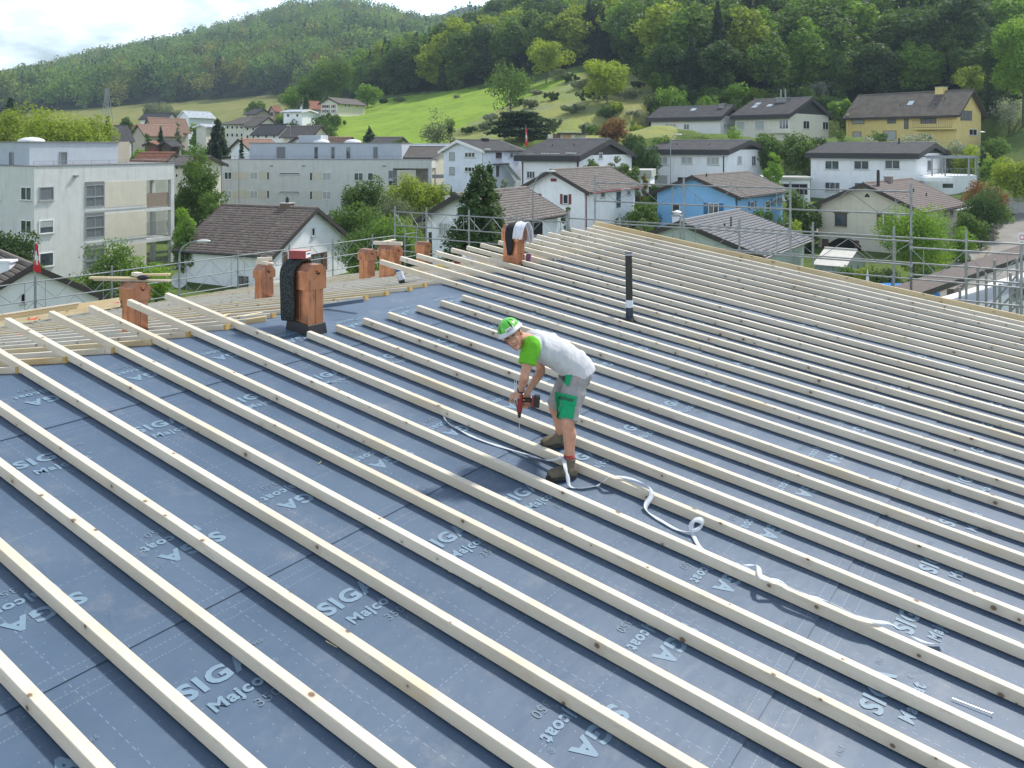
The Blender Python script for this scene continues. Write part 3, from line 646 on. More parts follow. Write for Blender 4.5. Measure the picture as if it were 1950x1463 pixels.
def gp_(px, t, dz=0): x = (px-CX)/F*t; return Vector((x, t, gz(x, t)+dz))
def in_poly(px, py, P):
    c = False; j = len(P)-1
    for i in range(len(P)):
        if (P[i][1] > py) != (P[j][1] > py) and px < (P[j][0]-P[i][0])*(py-P[i][1])/(P[j][1]-P[i][1])+P[i][0]: c = not c
        j = i
    return c
def grass_mat(name, a, b, c, dark, bscale=1.0):
    n = NT(name); w = n.new('NewGeometry').outputs['Position']
    k = n.mix(n.ramp(n.noise(w, .045*bscale, 6, .6), (.35, 0.0), (.65, 1.0)), a, b)
    k = n.mix(n.ramp(n.noise(n.mapv(w, (1, 1, 1), (30, 9, 0)), .16*bscale, 6, .7), (.48, 0.0), (.66, .85)), k, c)
    k = n.mix(n.ramp(n.noise(n.mapv(w, (1, 1, 1), (3, 99, 0)), .5*bscale, 6, .7), (.52, 0.0), (.72, .65)), k, dark)
    return n.set(k, .95, 0, n.bump(n.noise(w, 1.4, 6, .7), .9, .35), .1)
GM = {'g': ((.075, .12, .025), (.12, .17, .04), (.06, .09, .025), (.03, .05, .016), 1.0), 'm': ((.19, .30, .035), (.25, .35, .05), (.14, .22, .035), (.10, .16, .035), 1.2), 's': ((.20, .25, .065), (.30, .29, .10), (.20, .25, .15), (.06, .095, .035), 1.6), 'f': ((.17, .185, .055), (.23, .215, .075), (.12, .16, .045), (.09, .11, .035), .6), 'w': ((.018, .03, .012), (.025, .04, .016), (.02, .03, .012), (.012, .02, .01), .8)}
PADS = []
def asphalt(name, c):
    n = NT(name); w = n.new('NewGeometry').outputs['Position']
    k = n.mix(n.ramp(n.noise(w, .5, 6, .65), (.3, 0.0), (.7, 1.0)), scl(c, .8), scl(c, 1.15)); return n.set(k, .9, 0, n.bump(n.noise(w, 30, 3), .3, .01), .2)
M_ASPH = asphalt('grey_asphalt', (.24, .23, .21)); M_CONC = pm('light_concrete', (.42, .42, .39), .85, .18, 2, .1, 30, streak=.5); M_PAVE = asphalt('pale_paving', (.50, .49, .46))
# ================================================================ buildings
def tile_mat(name, c, vary=.35, course=.34, w=.26, moss=.0):
    n = NT(name); uv = n.new('UVMap').outputs[0]; x, y, _ = n.sep(uv)
    row = n.math('FLOOR', n.math('DIVIDE', y, course)); fy = n.math('FRACT', n.math('DIVIDE', y, course)); fx = n.math('FRACT', n.math('DIVIDE', x, w))
    wn = n.new('TexWhiteNoise', noise_dimensions='3D'); n.put(wn.inputs[0], n.comb(n.math('FLOOR', n.math('DIVIDE', x, w)), row, 1))
    k = n.mix(wn.outputs[0], scl(c, 1-vary), scl(c, 1+vary*.7)); big = n.noise(n.comb(x, y, 0), .5, 5, .6)
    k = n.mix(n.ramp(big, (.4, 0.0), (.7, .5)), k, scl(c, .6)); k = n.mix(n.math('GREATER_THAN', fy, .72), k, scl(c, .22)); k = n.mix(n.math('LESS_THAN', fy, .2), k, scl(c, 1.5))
    if moss: k = n.mix(n.ramp(n.noise(n.comb(x, y, 4), 1.7, 5, .7), (.56, 0.0), (.7, moss)), k, (.25, .25, .17))
    h = n.math('ADD', fy, n.math('MULTIPLY', n.math('ABSOLUTE', n.math('SUBTRACT', fx, .5)), .8))
    return n.set(k, .8, 0, n.bump(h, .8, .06), .08)
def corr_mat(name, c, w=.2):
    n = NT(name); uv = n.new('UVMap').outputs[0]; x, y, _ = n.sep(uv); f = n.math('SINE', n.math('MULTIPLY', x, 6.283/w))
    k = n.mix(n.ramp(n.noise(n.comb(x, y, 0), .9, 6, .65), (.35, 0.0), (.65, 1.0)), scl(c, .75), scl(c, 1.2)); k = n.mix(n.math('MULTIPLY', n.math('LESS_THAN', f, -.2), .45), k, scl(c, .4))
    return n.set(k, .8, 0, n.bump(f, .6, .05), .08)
M_TBR = tile_mat('brown_roof_tiles', (.155, .14, .13)); M_TBM = tile_mat('mossy_brown_tiles', (.165, .135, .12), moss=.5); M_TGR = tile_mat('grey_roof_tiles', (.165, .17, .18), .15, .36, .3)
M_TRED = tile_mat('red_roof_tiles', (.27, .13, .09)); M_TOLD = tile_mat('weathered_red_tiles', (.26, .17, .13)); M_TPK = tile_mat('brown_pink_tiles', (.165, .14, .13), .18)
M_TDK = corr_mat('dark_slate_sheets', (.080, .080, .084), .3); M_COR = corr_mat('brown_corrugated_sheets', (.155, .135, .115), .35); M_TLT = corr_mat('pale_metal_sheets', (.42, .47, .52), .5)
def wall(name, c, streak=.25): return pm(name, c, .9, .07, 1.2, .15, 50, streak=streak)
W_WHT = wall('white_render', (.82, .84, .87)); W_BLW = wall('bluish_white_render', (.70, .75, .84)); W_BLU = wall('bright_blue_render', (.26, .53, .86), .12); W_CRM = wall('cream_render', (.66, .61, .50))
W_PCR = wall('pale_cream_render', (.64, .62, .53)); W_YEL = wall('yellow_render', (.72, .57, .23), .1); W_GRY = wall('grey_white_render', (.70, .71, .72)); W_APT = wall('light_grey_render', (.57, .575, .56), .4); W_PEN = wall('blue_grey_panels', (.42, .46, .51), .15)
W_TAN = wall('tan_render', (.46, .41, .32)); W_BEI = wall('beige_panel', (.56, .525, .43), .15); W_GRN = wall('pale_green_render', (.42, .50, .44))
M_GLASS = None
def glass_mat():
    n = NT('window_glass'); c = n.coord(); r = n.new('ObjectInfo').outputs['Random']; f = n.noise(n.mapv(c, (.7, .7, .7)), 1.1, 3, .6)
    return n.set(n.mix(n.ramp(f, (.35, 0.0), (.7, 1.0)), (.018, .024, .028), (.10, .125, .14)), .06, 0, None, .8)
M_GLASS = glass_mat(); M_FRM = pm('white_window_frame', (.72, .73, .73), .5, .04); M_FRG = pm('grey_window_frame', (.28, .30, .32), .5, .06); M_FRB = pm('brown_window_frame', (.10, .055, .035), .6, .1)
M_BLD = None
def blind_mat(name, c):
    n = NT(name); z = n.sep(n.coord())[2]; f = n.math('FRACT', n.math('MULTIPLY', z, 11)); k = n.mix(n.math('LESS_THAN', f, .35), c, scl(c, .45)); return n.set(k, .6, 0, n.bump(f, .5, .02), .3)
M_BLD = blind_mat('grey_slat_blind', (.20, .215, .225)); M_BLW = blind_mat('pale_slat_blind', (.50, .52, .52)); M_SHR = pm('dark_red_shutter', (.20, .022, .03), .6, .08); M_SHB = pm('blue_shutter', (.035, .16, .33), .6, .08); M_SHN = pm('brown_shutter', (.10, .06, .04), .6, .08)
M_TRIM = pm('dark_brown_trim', (.045, .035, .03), .7, .15); M_GUT = pm('grey_gutter', (.22, .22, .22), .5, .1, metal=.4); M_DKG = pm('charcoal_cladding', (.035, .035, .037), .75, .15, 2, .1, 20); M_WTR = pm('white_trim', (.74, .74, .73), .6, .05)
M_BRICK = pm('brick_brown', (.16, .10, .075), .85, .2, 5, .2, 20)
class House:
    def __init__(s, name, label, t, deg, xL, xC, xR, yb, ye, wmat, wl=None, wr=None, group=None, cat='house', base=None, ht=None):
        th = rad(deg); s.aL = Vector((-math.cos(th), math.sin(th), 0)); s.aR = Vector((math.sin(th), math.cos(th), 0)); s.nL = -s.aR.copy(); s.nR = -s.aL.copy(); s.t = t
        s.C = at(xC, HY, t); s.C.z = 0; s.wl = wl or s.hit(xL, s.aL); s.wr = wr or s.hit(xR, s.aR)
        s.ze = CZ+(HY-ye)/F*t; s.zb = (CZ+(HY-yb)/F*t) if base is None else base; s.w = wmat
        gg = gz(s.C.x+s.aL.x*s.wl*.4, s.C.y+2)
        if label and abs(s.zb-gg) > (3.5 if t < 200 else 1.5): s.zb = gg
        s.root = empty(name, (s.C.x, s.C.y, s.zb), label, cat, group); s.zlow = s.zb-3; (PADS.append((s.C.copy(), s.aL, s.aR, min(s.wl, 30), min(s.wr, 25), s.zb, 6.5 if t < 160 else 4)) if label else None)
    def hit(s, px, D): u = (px-CX)/F; return (s.C.x-u*s.C.y)/(u*D.y-D.x)
    def P(s, a, b, z): return Vector((s.C.x, s.C.y, 0))+s.aL*a+s.aR*b+Vector((0, 0, z))
    def zpx(s, fac, px, py):
        D = s.aL if fac == 'L' else s.aR; k = s.hit(px, D); return k, CZ+(HY-py)/F*(s.C.y+D.y*k)
    def body(s, a0=None, a1=None, b0=0, b1=None, z0=None, z1=None, mat=None, name='wall', bevel=0):
        a0 = 0 if a0 is None else a0; a1 = s.wl if a1 is None else a1; b1 = s.wr if b1 is None else b1; z0 = s.zlow if z0 is None else z0; z1 = s.ze if z1 is None else z1
        m = MB(); q = [(a0, b0), (a1, b0), (a1, b1), (a0, b1)]; m.hexa([s.P(a, b, z0) for a, b in q], [s.P(a, b, z1) for a, b in q]); return m.build(name, mat or s.w, s.root, bevel=bevel)
    def gable(s, side, yr, rmat, pxr=None, oe=.55, ov=.45, th=.16, trim=None, gmat=None, zr=None, fascia=0, ridge_cap=None, shift=.5):
        """side: facade that carries the gable; ridge runs away from it"""
        if side == 'L': W, Lr, G = s.wl, s.wr, lambda g, l, z: s.P(g, l, z)
        else: W, Lr, G = s.wr, s.wl, lambda g, l, z: s.P(l, g, z)
        tm = s.C.y+(s.aL if side == 'L' else s.aR).y*W*shift
        zr = zr if zr is not None else CZ+(HY-yr)/F*tm; g0 = W*shift; ze = s.ze; s.zr = zr
        if gmat is None or True:
            mt = gmat or s.w
            for l0, l1 in ((0.0, .16), (Lr-.16, Lr)):
                m = MB(); a = [G(0, l0, ze), G(W, l0, ze), G(g0, l0, zr-.02)]; b = [G(0, l1, ze), G(W, l1, ze), G(g0, l1, zr-.02)]; m.hexa(a, b); m.build('gable_wall', mt, s.root)
        for sg in (0, 1):
            gw = g0 if sg == 0 else W-g0; dz = (zr-ze); k = (gw+oe)/gw; ge = g0-(gw+oe) if sg == 0 else g0+(gw+oe); zz = zr-dz*k
            sl = math.hypot(gw+oe, dz*k); up = Vector((0, 0, th)); m = MB()
            A, B, C, D = G(ge, -ov, zz), G(ge, Lr+ov, zz), G(g0, Lr+ov, zr), G(g0, -ov, zr); n0 = len(m.f)
            m.hexa([A, B, C, D], [A+up, B+up, C+up, D+up]); m.uv[1] = [(0, sl), (Lr+2*ov, sl), (Lr+2*ov, 0), (0, 0)]
            rf = m.build('roof', rmat, s.root)
            if trim or fascia:
                f_ = max(fascia, .2); o = Vector((0, 0, .03)); dn = Vector((0, 0, -f_)); e = .03
                def pl(p, q, nrm):
                    m = MB(); m.hexa([p+dn, q+dn, q+dn+nrm*.05, p+dn+nrm*.05], [p+o+up, q+o+up, q+o+up+nrm*.05, p+o+up+nrm*.05]); m.build('verge_trim', trim or M_TRIM, s.root)
                nv = (G(0, -1, 0)-G(0, 0, 0)).normalized(); ne = (G(-1 if sg == 0 else 1, 0, 0)-G(0, 0, 0)).normalized()
                pl(A, D, nv); pl(B, C, -nv)
                if fascia: pl(A, B, ne)
        m = MB(); m.tube(G(g0, -ov, zr+th*1.0), G(g0, Lr+ov, zr+th*1.0), .11, n=8); m.build('ridge_cap', ridge_cap or rmat, s.root)
        s.G = G; s.W = W; s.Lr = Lr; s.g0 = g0; s.oe = oe
    def gutter(s, mat=None):
        G = s.G; k = (s.g0+s.oe)/s.g0; m = MB(); z = s.zr-(s.zr-s.ze)*k
        m.tube(G(-s.oe-.06, -.3, z+.02), G(-s.oe-.06, s.Lr+.3, z+.02), .07, n=8); m.build('gutter', mat or M_GUT, s.root)
        m = MB(); m.tube(G(-.08, .25, z), G(-.08, .25, s.zb), .05, n=8); m.build('downpipe', mat or M_GUT, s.root)
    def win(s, fac, x0, y0, x1, y1, kind='w', shut=None, mull=None, frame=None, sill=True, dep=.05, name='window'):
        D = s.aL if fac == 'L' else s.aR; N = s.nL if fac == 'L' else s.nR
        k0, k1 = sorted((s.hit(x0, D), s.hit(x1, D))); km = (k0+k1)/2; tm = s.C.y+D.y*km; za, zb = CZ+(HY-y1)/F*tm, CZ+(HY-y0)/F*tm
        c = Vector((s.C.x, s.C.y, 0))+D*km+Vector((0, 0, (za+zb)/2)); w = k1-k0; h = zb-za; Z = Vector((0, 0, 1)); fw = min(.08, w*.14)
        fr = frame or M_FRM; m = MB()
        for sx in (-1, 1): m.box(c+D*sx*(w/2-fw/2)+N*dep/2, fw, dep+.04, h, D, N)
        for sz in (-1, 1): m.box(c+Z*sz*(h/2-fw/2)+N*dep/2, w-2*fw, dep+.04, fw, D, N)
        if mull is None: mull = 1 if w > 1.0 else 0
        for k in range(mull): m.box(c+D*w*((k+1)/(mull+1)-.5)+N*dep*.4, fw*.8, dep+.02, h-2*fw, D, N)
        f = m.build(name, fr, s.root)
        m = MB(); m.box(c+N*.012, w-fw, .02, h-fw, D, N); m.build('pane', {'w': M_GLASS, 'b': M_BLD, 'p': M_BLW, 'd': M_HOLE}.get(kind, M_GLASS), f)
        if kind == 'h':                                  # blind half down
            m = MB(); m.box(c+N*.03+Z*h*.22, w-2*fw, .02, h*.5, D, N); m.build('blind', M_BLW, f)
        if sill: m = MB(); m.box(c-Z*(h/2+.04)+N*.06, w+.12, .2, .06, D, N); m.build('sill', M_CONC, f)
        if shut:
            for sx in (-1, 1): m = MB(); m.box(c+D*sx*(w/2+w*.24)+N*.04, w*.42, .05, h*1.02, D, N); m.build('shutter', shut, f, bevel=.01)
        return f
    def slab(s, fac, x0, y0, x1, y1, dep, mat, name, off=0, bevel=0):
        D = s.aL if fac == 'L' else s.aR; N = s.nL if fac == 'L' else s.nR
        k0, k1 = sorted((s.hit(x0, D), s.hit(x1, D))); km = (k0+k1)/2; tm = s.C.y+D.y*km; za, zb = CZ+(HY-y1)/F*tm, CZ+(HY-y0)/F*tm
        c = Vector((s.C.x, s.C.y, 0))+D*km+Vector((0, 0, (za+zb)/2)); m = MB(); m.box(c+N*(dep/2+off), k1-k0, dep, zb-za, D, N); return m.build(name, mat, s.root, bevel=bevel)
    def chim(s, f, l, w, h, mat=M_BRICK, cap=M_CONC, side=0, d=None):
        """chimney at fraction f up the visible slope and l along the ridge"""
        g = s.g0*f if side == 0 else s.W-(s.W-s.g0)*f; z = s.ze+(s.zr-s.ze)*f; d = d or w; p = s.G(g, l, z); ag = (s.G(1, 0, 0)-s.G(0, 0, 0)); al = (s.G(0, 1, 0)-s.G(0, 0, 0))
        m = MB(); m.box(p+Vector((0, 0, h/2-.2)), w, d, h+.4, ag, al); c = m.build('chimney', mat, s.root); m = MB(); m.box(p+Vector((0, 0, h+.04)), w+.16, d+.16, .08, ag, al); m.build('chimney_cap', cap, c)
        return p+Vector((0, 0, h))
    def vpipe(s, f, l, h=.5, side=0, r=.07, mat=None):
        g = s.g0*f if side == 0 else s.W-(s.W-s.g0)*f; z = s.ze+(s.zr-s.ze)*f; p = s.G(g, l, z); m = MB(); m.tube(p, p+Vector((0, 0, h)), r, n=8); m.build('vent_pipe', mat or M_DKG, s.root)
    def skylight(s, f, l, w=.9, h=1.1, side=0):
        g = s.g0*f if side == 0 else s.W-(s.W-s.g0)*f; z = s.ze+(s.zr-s.ze)*f+.20; p = s.G(g, l, z); ag = (s.G(1, 0, 0)-s.G(0, 0, 0)); al = (s.G(0, 1, 0)-s.G(0, 0, 0)); sl = (s.zr-s.ze)/s.g0*(1 if side == 0 else -1)
        dn = Vector((ag.x, ag.y, sl)).normalized(); m = MB(); m.box(p, h, w, .08, dn, al, dn.cross(al)*(1 if dn.cross(al).z > 0 else -1)); m.build('skylight', pm('skylight_glass', (.45, .52, .58), .08, .1), s.root)
G_APT = 'flat roofed apartment blocks'
# --- left apartment block
a1 = House('apartment_block', 'light grey flat-roofed apartment block with loggias at the left edge', 74, 28, -60, 65, 332, 540, 318, W_APT, base=.0, cat='apartment block', group=G_APT)
kend = a1.hit(279, a1.aR); dD = 9.0
a1.body(b1=kend, a1=max(a1.wl, 9)); m = MB()
a1.body(z0=a1.ze+.003, z1=a1.ze+.09, b1=a1.wr+.06, a0=-.06, a1=9.06, b0=-.06, mat=M_GUT, name='parapet_cap')
zr_ = [a1.zpx('R', 300, y)[1] for y in (343, 396, 402, 453, 460, 505, 513)]
a1.body(b0=kend+.003, b1=a1.wr, z0=zr_[0], z1=a1.ze, a1=3.2, name='loggia_slab')
for k, (zt, zb_) in enumerate(((zr_[1], zr_[2]), (zr_[3], zr_[4]), (zr_[5], zr_[6]))): a1.body(b0=kend+.003, b1=a1.wr-.45, z0=zb_, z1=zt, a1=3.2, name='loggia_slab')
a1.body(b0=a1.wr-.42, b1=a1.wr, z0=-1, z1=zr_[0]-.003, a1=.5, name='corner_column')
a1.body(b0=a1.wr-.42, b1=a1.wr, z0=-1, z1=zr_[0]-.003, a0=2.8, a1=3.2, name='corner_column')
M_WDRAIL = pm('weathered_wood_rail', (.28, .22, .17), .8, .2, 6)
def bars(h, fac, x0, x1, ytop, ybot, n, mat, solid=False, name='balcony_rail', off=0):
    D = h.aL if fac == 'L' else h.aR; N = h.nL if fac == 'L' else h.nR; k0, k1 = sorted((h.hit(x0, D), h.hit(x1, D))); tm = h.C.y+D.y*(k0+k1)/2; za, zb = CZ+(HY-ybot)/F*tm, CZ+(HY-ytop)/F*tm
    c = Vector((h.C.x, h.C.y, 0))+N*off; m = MB(); m.bar(c+D*k0+Vector((0, 0, zb)), c+D*k1+Vector((0, 0, zb)), .05); m.bar(c+D*k0+Vector((0, 0, za+.08)), c+D*k1+Vector((0, 0, za+.08)), .04)
    for i in range(n+1): p = c+D*(k0+(k1-k0)*i/n); m.box(p+Vector((0, 0, (za+zb)/2)), (k1-k0)/n*.86 if solid else .025, .03, zb-za, D, N)
    return m.build(name, mat, h.root)
bars(a1, 'R', 280, 321, 368, 394, 14, M_WDRAIL, True, off=-.15); bars(a1, 'R', 280, 321, 423, 445, 16, M_GALV, off=-.15); bars(a1, 'R', 280, 321, 479, 502, 16, M_GALV, off=-.15)
for (y0, y1), (yy0, yy1) in zip(((345, 394), (404, 453), (466, 512)), ((348, 396), (408, 456), (464, 514))):
    a1.slab('R', 199, y0, 278.5, y1-1, .04, W_BEI, 'infill_panel'); a1.slab('R', 162, y1+2, 279, y1+5, .05, W_APT, 'string_course')
    a1.slab('R', 162, y0+1, 198, y0+7, .06, M_GUT, 'blind_box')
    a1.win('R', 162, y0+7, 198, y1, 'b', frame=M_FRG, mull=1, sill=False)
    a1.slab('R', 162, y0+29, 198, y0+31, .09, M_FRG, 'transom')
for y0, y1, k in ((356, 382, 'b'), (419, 445, 'h'), (481, 508, 'w')): a1.win('R', 74, y0, 102, y1, k, frame=M_FRG if k == 'b' else M_FRM, mull=0)
for y0, y1 in ((356, 382), (419, 445)): a1.win('L', 40, y0, 61, y1, 'w', mull=1)
for y0 in (356, 419, 481): a1.win('L', -6, y0, 2, y0+26, 'b', mull=0)
a1.slab('R', 139, 334, 147, 337, .25, M_GUT, 'lamp_bracket')
zp = a1.ze+.1; zpt = CZ+(HY-272)/F*76
pe = House('penthouse_storey', None, 76.5, 28, -200, 56, 225, 300, 272, W_PEN, base=zp, cat=None); bpy.data.objects.remove(pe.root); pe.root = a1.root; pe.zlow = zp
pe.body(z0=zp, z1=zpt, a1=10, name='penthouse_wall'); pe.body(z0=zpt+.003, z1=zpt+.12, a0=-.12, a1=10.1, b0=-.12, b1=pe.wr+.12, mat=M_GUT, name='penthouse_roof')
pe.win('R', 113, 289, 128, 318, 'b', frame=M_FRG, mull=0, sill=False); pe.win('L', 18, 289, 26, 317, 'b', frame=M_FRG, mull=0, sill=False)
k0, k1 = pe.hit(226, pe.aR)+.3, pe.hit(262, pe.aR)+.8
pe.body(a0=4, a1=8, b0=pe.wr+.02, b1=pe.wr+4.4, z0=zp, z1=zpt+.15, mat=W_TAN, name='stair_head')
for px in (60, ): m = MB(); p = at(px, 268, 80); p.z = zpt+.1; m.ball(p, 1.2, 1.2, .45, n=14, m=6); m.build('roof_dome', pm('white_dome', (.7, .7, .72), .3), a1.root, smooth=True)
m = MB(); N_ = a1.nR
for k in range(9): p = a1.P(.1, a1.wr*k/8, a1.ze+.05); m.tube(p, p+Vector((0, 0, .42)), .02, n=6)
m.tube(a1.P(.1, 0, a1.ze+.47), a1.P(.1, a1.wr, a1.ze+.47), .022, n=6); m.tube(a1.P(.1, 0, a1.ze+.3), a1.P(.1, a1.wr, a1.ze+.3), .012, n=6); m.build('roof_railing', M_GALV, a1.root)
# --- second apartment block
a2 = House('apartment_block', 'light grey flat-roofed apartment block with square windows behind the tiled white house', 120, 3, 422, 700, 818, 445, 305, W_APT, base=0, wr=14, cat='apartment block', group=G_APT)
a2.C = at(822, HY, 119); a2.C.z = 0; a2.wl = a2.hit(422, a2.aL)
a2.body(a0=5.5, z0=-1); ka = 0
zs = [a2.zpx('L', 800, y)[1] for y in (321, 356, 362, 395, 401)]
a2.body(a0=0, a1=5.497, z0=zs[0], z1=a2.ze, b1=9, name='loggia_slab'); a2.body(a0=0, a1=.5, z0=-1, z1=zs[0]-.003, b1=.4, name='corner_column'); a2.body(a0=.02, a1=5.497, z0=-1, z1=zs[0]-.003, b0=4, b1=9, mat=W_TAN, name='loggia_back_wall')
for zt, zb_ in ((zs[1], zs[2]), (zs[3], zs[4])): a2.body(a0=.503, a1=5.497, z0=zb_, z1=zt, b1=3.99, name='loggia_slab')
a2.body(z0=a2.ze+.003, z1=a2.ze+.09, a0=-.06, a1=a2.wl+.06, b0=-.06, b1=14.06, mat=M_GUT, name='parapet_cap')
for y0, y1 in ((327.5, 342), (363, 378)):
    top = y0 < 340
    for x0, x1, k in ((427, 442, 'w' if top else 'p'), (476, 491, 'p'), (508.5, 513, 'd')): a2.win('L', x0, y0, x1, y1, k, sill=False)
    for x0, x1 in ((442, 476), (491, 508)): a2.slab('L', x0, y0, x1, y1, .03, W_BEI, 'infill_panel')
    a2.win('L', 531, y0+1, 571, y0+5, 'd', mull=0, sill=True); 
    for x0, x1, k in ((590, 595, 'd'), (614, 631, 'p')): a2.win('L', x0, y0+1, x1, y1+2, k, sill=False)
    a2.slab('L', 595.5, y0+1, 613.5, y1+2, .03, W_BEI, 'infill_panel')
a2.win('L', 674, 329, 692, 344, 'w'); a2.win('L', 700, 329, 711, 344, 'w', mull=0); a2.win('L', 613, 407, 632, 425, 'b'); a2.win('L', 740, 325, 755, 340, 'b', frame=M_FRG); a2.win('L', 740, 344, 755, 354, 'w', frame=M_FRG); a2.win('L', 740, 365, 755, 380, 'b', frame=M_FRG)
a2.slab('L', 756, 324, 792, 354, .03, W_BEI, 'infill_panel'); a2.slab('L', 756, 365, 792, 392, .03, W_BEI, 'infill_panel')
for x in (515, 576, 729): a2.slab('L', x, 315, x+5, 317, .25, M_GUT, 'lamp_bracket')
z0 = a2.ze+.1; z1 = CZ+(HY-273.5)/F*122; b0 = 2.6
def l2(px): return (lambda u: (a2.C.x+a2.aR.x*b0-u*(a2.C.y+a2.aR.y*b0))/(u*a2.aL.y-a2.aL.x))((px-CX)/F)
a2.body(a0=l2(765), a1=l2(475), b0=b0, b1=11, z0=z0, z1=z1, mat=W_PEN, name='penthouse_wall'); a2.body(a0=l2(766), a1=l2(474), b0=b0-.1, b1=11.1, z0=z1+.003, z1=z1+.13, mat=M_GUT, name='penthouse_roof')
a2.body(a0=l2(600), a1=l2(557), b0=b0+3, b1=b0+7, z0=z1+.14, z1=z1+1.25, mat=W_PEN, name='lift_head')
for px, w_ in ((599, 44), (661, 26)): m = MB(); p = a2.P(l2(px), b0+3.5-(.0), z1+.15); m.ball(p, 1.3, 1.3, .5, n=14, m=6); m.build('roof_dome', MATS['white_dome'], a2.root, smooth=True)
for x0, x1, k in ((527, 543, 'b'), (599, 605, 'd'), (631, 637, 'd'), (660, 667, 'd'), (711, 719, 'b')):
    o = a2.P(0, 0, 0); a_, b_ = l2(x0), l2(x1); m = MB(); c = a2.P((a_+b_)/2, b0-.03, (z0+z1)/2-.2); m.box(c, abs(a_-b_), .06, (z1-z0)*.72, a2.aL, a2.nL); m.build('window', {'b': M_BLD, 'd': M_GLASS}[k], a2.root)
m = MB()
for k in range(17): p = a2.P(a2.wl*k/16, .2, a2.ze+.05); m.tube(p, p+Vector((0, 0, .5)), .025, n=6)
m.tube(a2.P(0, .2, a2.ze+.55), a2.P(a2.wl, .2, a2.ze+.55), .025, n=6); m.build('roof_railing', M_GALV, a2.root)
# --- near houses
h = House('gabled_house', 'white house with a large brown tiled roof just behind the far scaffold', 70, 24, 350, 521, 662, 560, 479, W_WHT, base=.0)
h.body(); h.gable('R', 399, M_TBM, oe=.75, ov=.5, trim=M_TRIM); h.gutter(M_DKG)
h.win('R', 593, 434, 599, 450, 'd', mull=0); h.win('R', 548, 487, 612, 512, 'b', frame=M_FRB, mull=3, shut=None); h.slab('R', 538, 480, 547, 515, .06, M_SHN, 'shutter'); h.slab('R', 613, 480, 622, 515, .06, M_SHN, 'shutter'); h.win('L', 453, 526, 473, 549, 'b', frame=M_FRB, mull=1)
p = h.chim(.96, 3.0, .9, .55, side=1); m = MB(); m.tube(p+Vector((0, 0, .05)), p+Vector((0, 0, .45)), .16, n=8); m.ball(p+Vector((0, 0, .5)), .12, n=8); m.build('chimney_pot', M_DKG, h.root)
h = House('gabled_house', 'pale house gable with a small slit window, lowest at the left edge', 47, 48, -400, -82, 188, 640, 592, W_GRY, wl=12, base=.0)
h.body(); h.gable('R', 508, M_TBM, oe=.5, ov=.35, trim=M_TRIM); h.win('R', 39, 559, 48, 579, 'd', mull=0, frame=W_GRY); m = MB(); c = at(12, 505, 50.5); m.box(c-Vector((0, 0, .35)), .75, .6, 1.1); m.box(c+Vector((0, 0, .25)), .95, .8, .12); m.build('chimney', W_WHT, h.root)
h = House('gabled_house', 'white bungalow with barred window and brown roof beside the dark araucaria', 64, 29, 813, 950, 1062, 475, 420, W_WHT, base=.3)
h.body(); h.gable('L', 372, M_TBR, oe=.8, ov=.7, trim=M_TRIM, shift=.52); h.win('L', 835, 424, 854, 450, 'p', mull=1); m = MB()
for k in range(6): kk, z = h.zpx('L', 834+4.2*k, 437); p = h.P(kk, -.15, z); m.tube(p+Vector((0, 0, -.6)), p+Vector((0, 0, .6)), .015, n=5)
m.build('window_bars', M_WTR, h.root); h.slab('L', 873, 396, 880, 404, .05, M_TRIM, 'gable_vent'); p = h.chim(.6, .6, .7, .5, W_WHT, side=1); m = MB(); m.tube(p, p+Vector((0, 0, .9)), .12, .03, n=6); m.build('chimney_cowl', M_DKG, h.root); h.win('R', 998, 425, 1032, 450, 'd', mull=0, frame=M_TRIM)
h = House('gabled_house', 'white house with dark red shutters and a brown roof', 80, 30, 999, 1113, 1209, 430, 360, W_WHT, base=1.0)
h.body(); h.gable('L', 326, M_TBR, oe=.8, ov=.7, trim=M_TRIM); h.gutter(M_SHR); h.win('L', 1072, 370, 1083, 389, 'w', shut=M_SHR); h.win('L', 1018, 369, 1031, 382, 'w', mull=0, frame=M_SHR); h.slab('L', 1049, 340, 1060, 346, .05, M_SHR, 'gable_vent')
h.win('R', 1143, 366, 1151, 377, 'b', mull=0); h.win('R', 1172, 364, 1182, 397, 'w', mull=0, sill=False); h.win('R', 1193, 362, 1200, 372, 'b', mull=0); h.slab('R', 1168, 359, 1186, 362, .9, M_WTR, 'door_canopy'); h.chim(.75, 7.5, .5, .35, side=1)
h = House('gabled_house', 'bluish white two-storey house with outside stairs, left of the black-gabled one', 108, 33, 845, 919, 992, 366, 287, W_BLW, base=3.6)
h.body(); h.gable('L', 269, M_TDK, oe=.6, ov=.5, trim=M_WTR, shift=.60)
for y in (290, 318): h.win('L', 856, y, 866, y+15, 'p', mull=0, frame=M_FRG); h.win('L', 885, y, 905, y+10, 'w', mull=2)
h.win('R', 944, 291, 955, 301, 'w', frame=M_FRB, mull=3); h.win('R', 970, 291, 977, 300, 'w'); h.win('R', 943, 315, 951, 338, 'w', mull=0, sill=False); h.slab('R', 938, 312, 956, 314, .9, M_TRIM, 'door_canopy'); h.win('R', 972, 317, 978, 323, 'b', mull=0)
h.chim(.92, 5.5, .8, .5, M_DKG, side=0)
k0, z0 = h.zpx('R', 956, 303); k1, z1 = h.zpx('R', 984, 336); m = MB(); m.poly([h.P(-1.2, k0, z0), h.P(-1.2, k1, z1), h.P(-1.2, k1, z1-.9), h.P(-1.2, k0, z0-.9)]); m.poly([h.P(-.05, k0, z0-.5), h.P(-.05, k1, z1-.5), h.P(-1.2, k1, z1-.5), h.P(-1.2, k0, z0-.5)]); st = m.build('outside_stair', W_BLW, h.root)
M_SHED = None
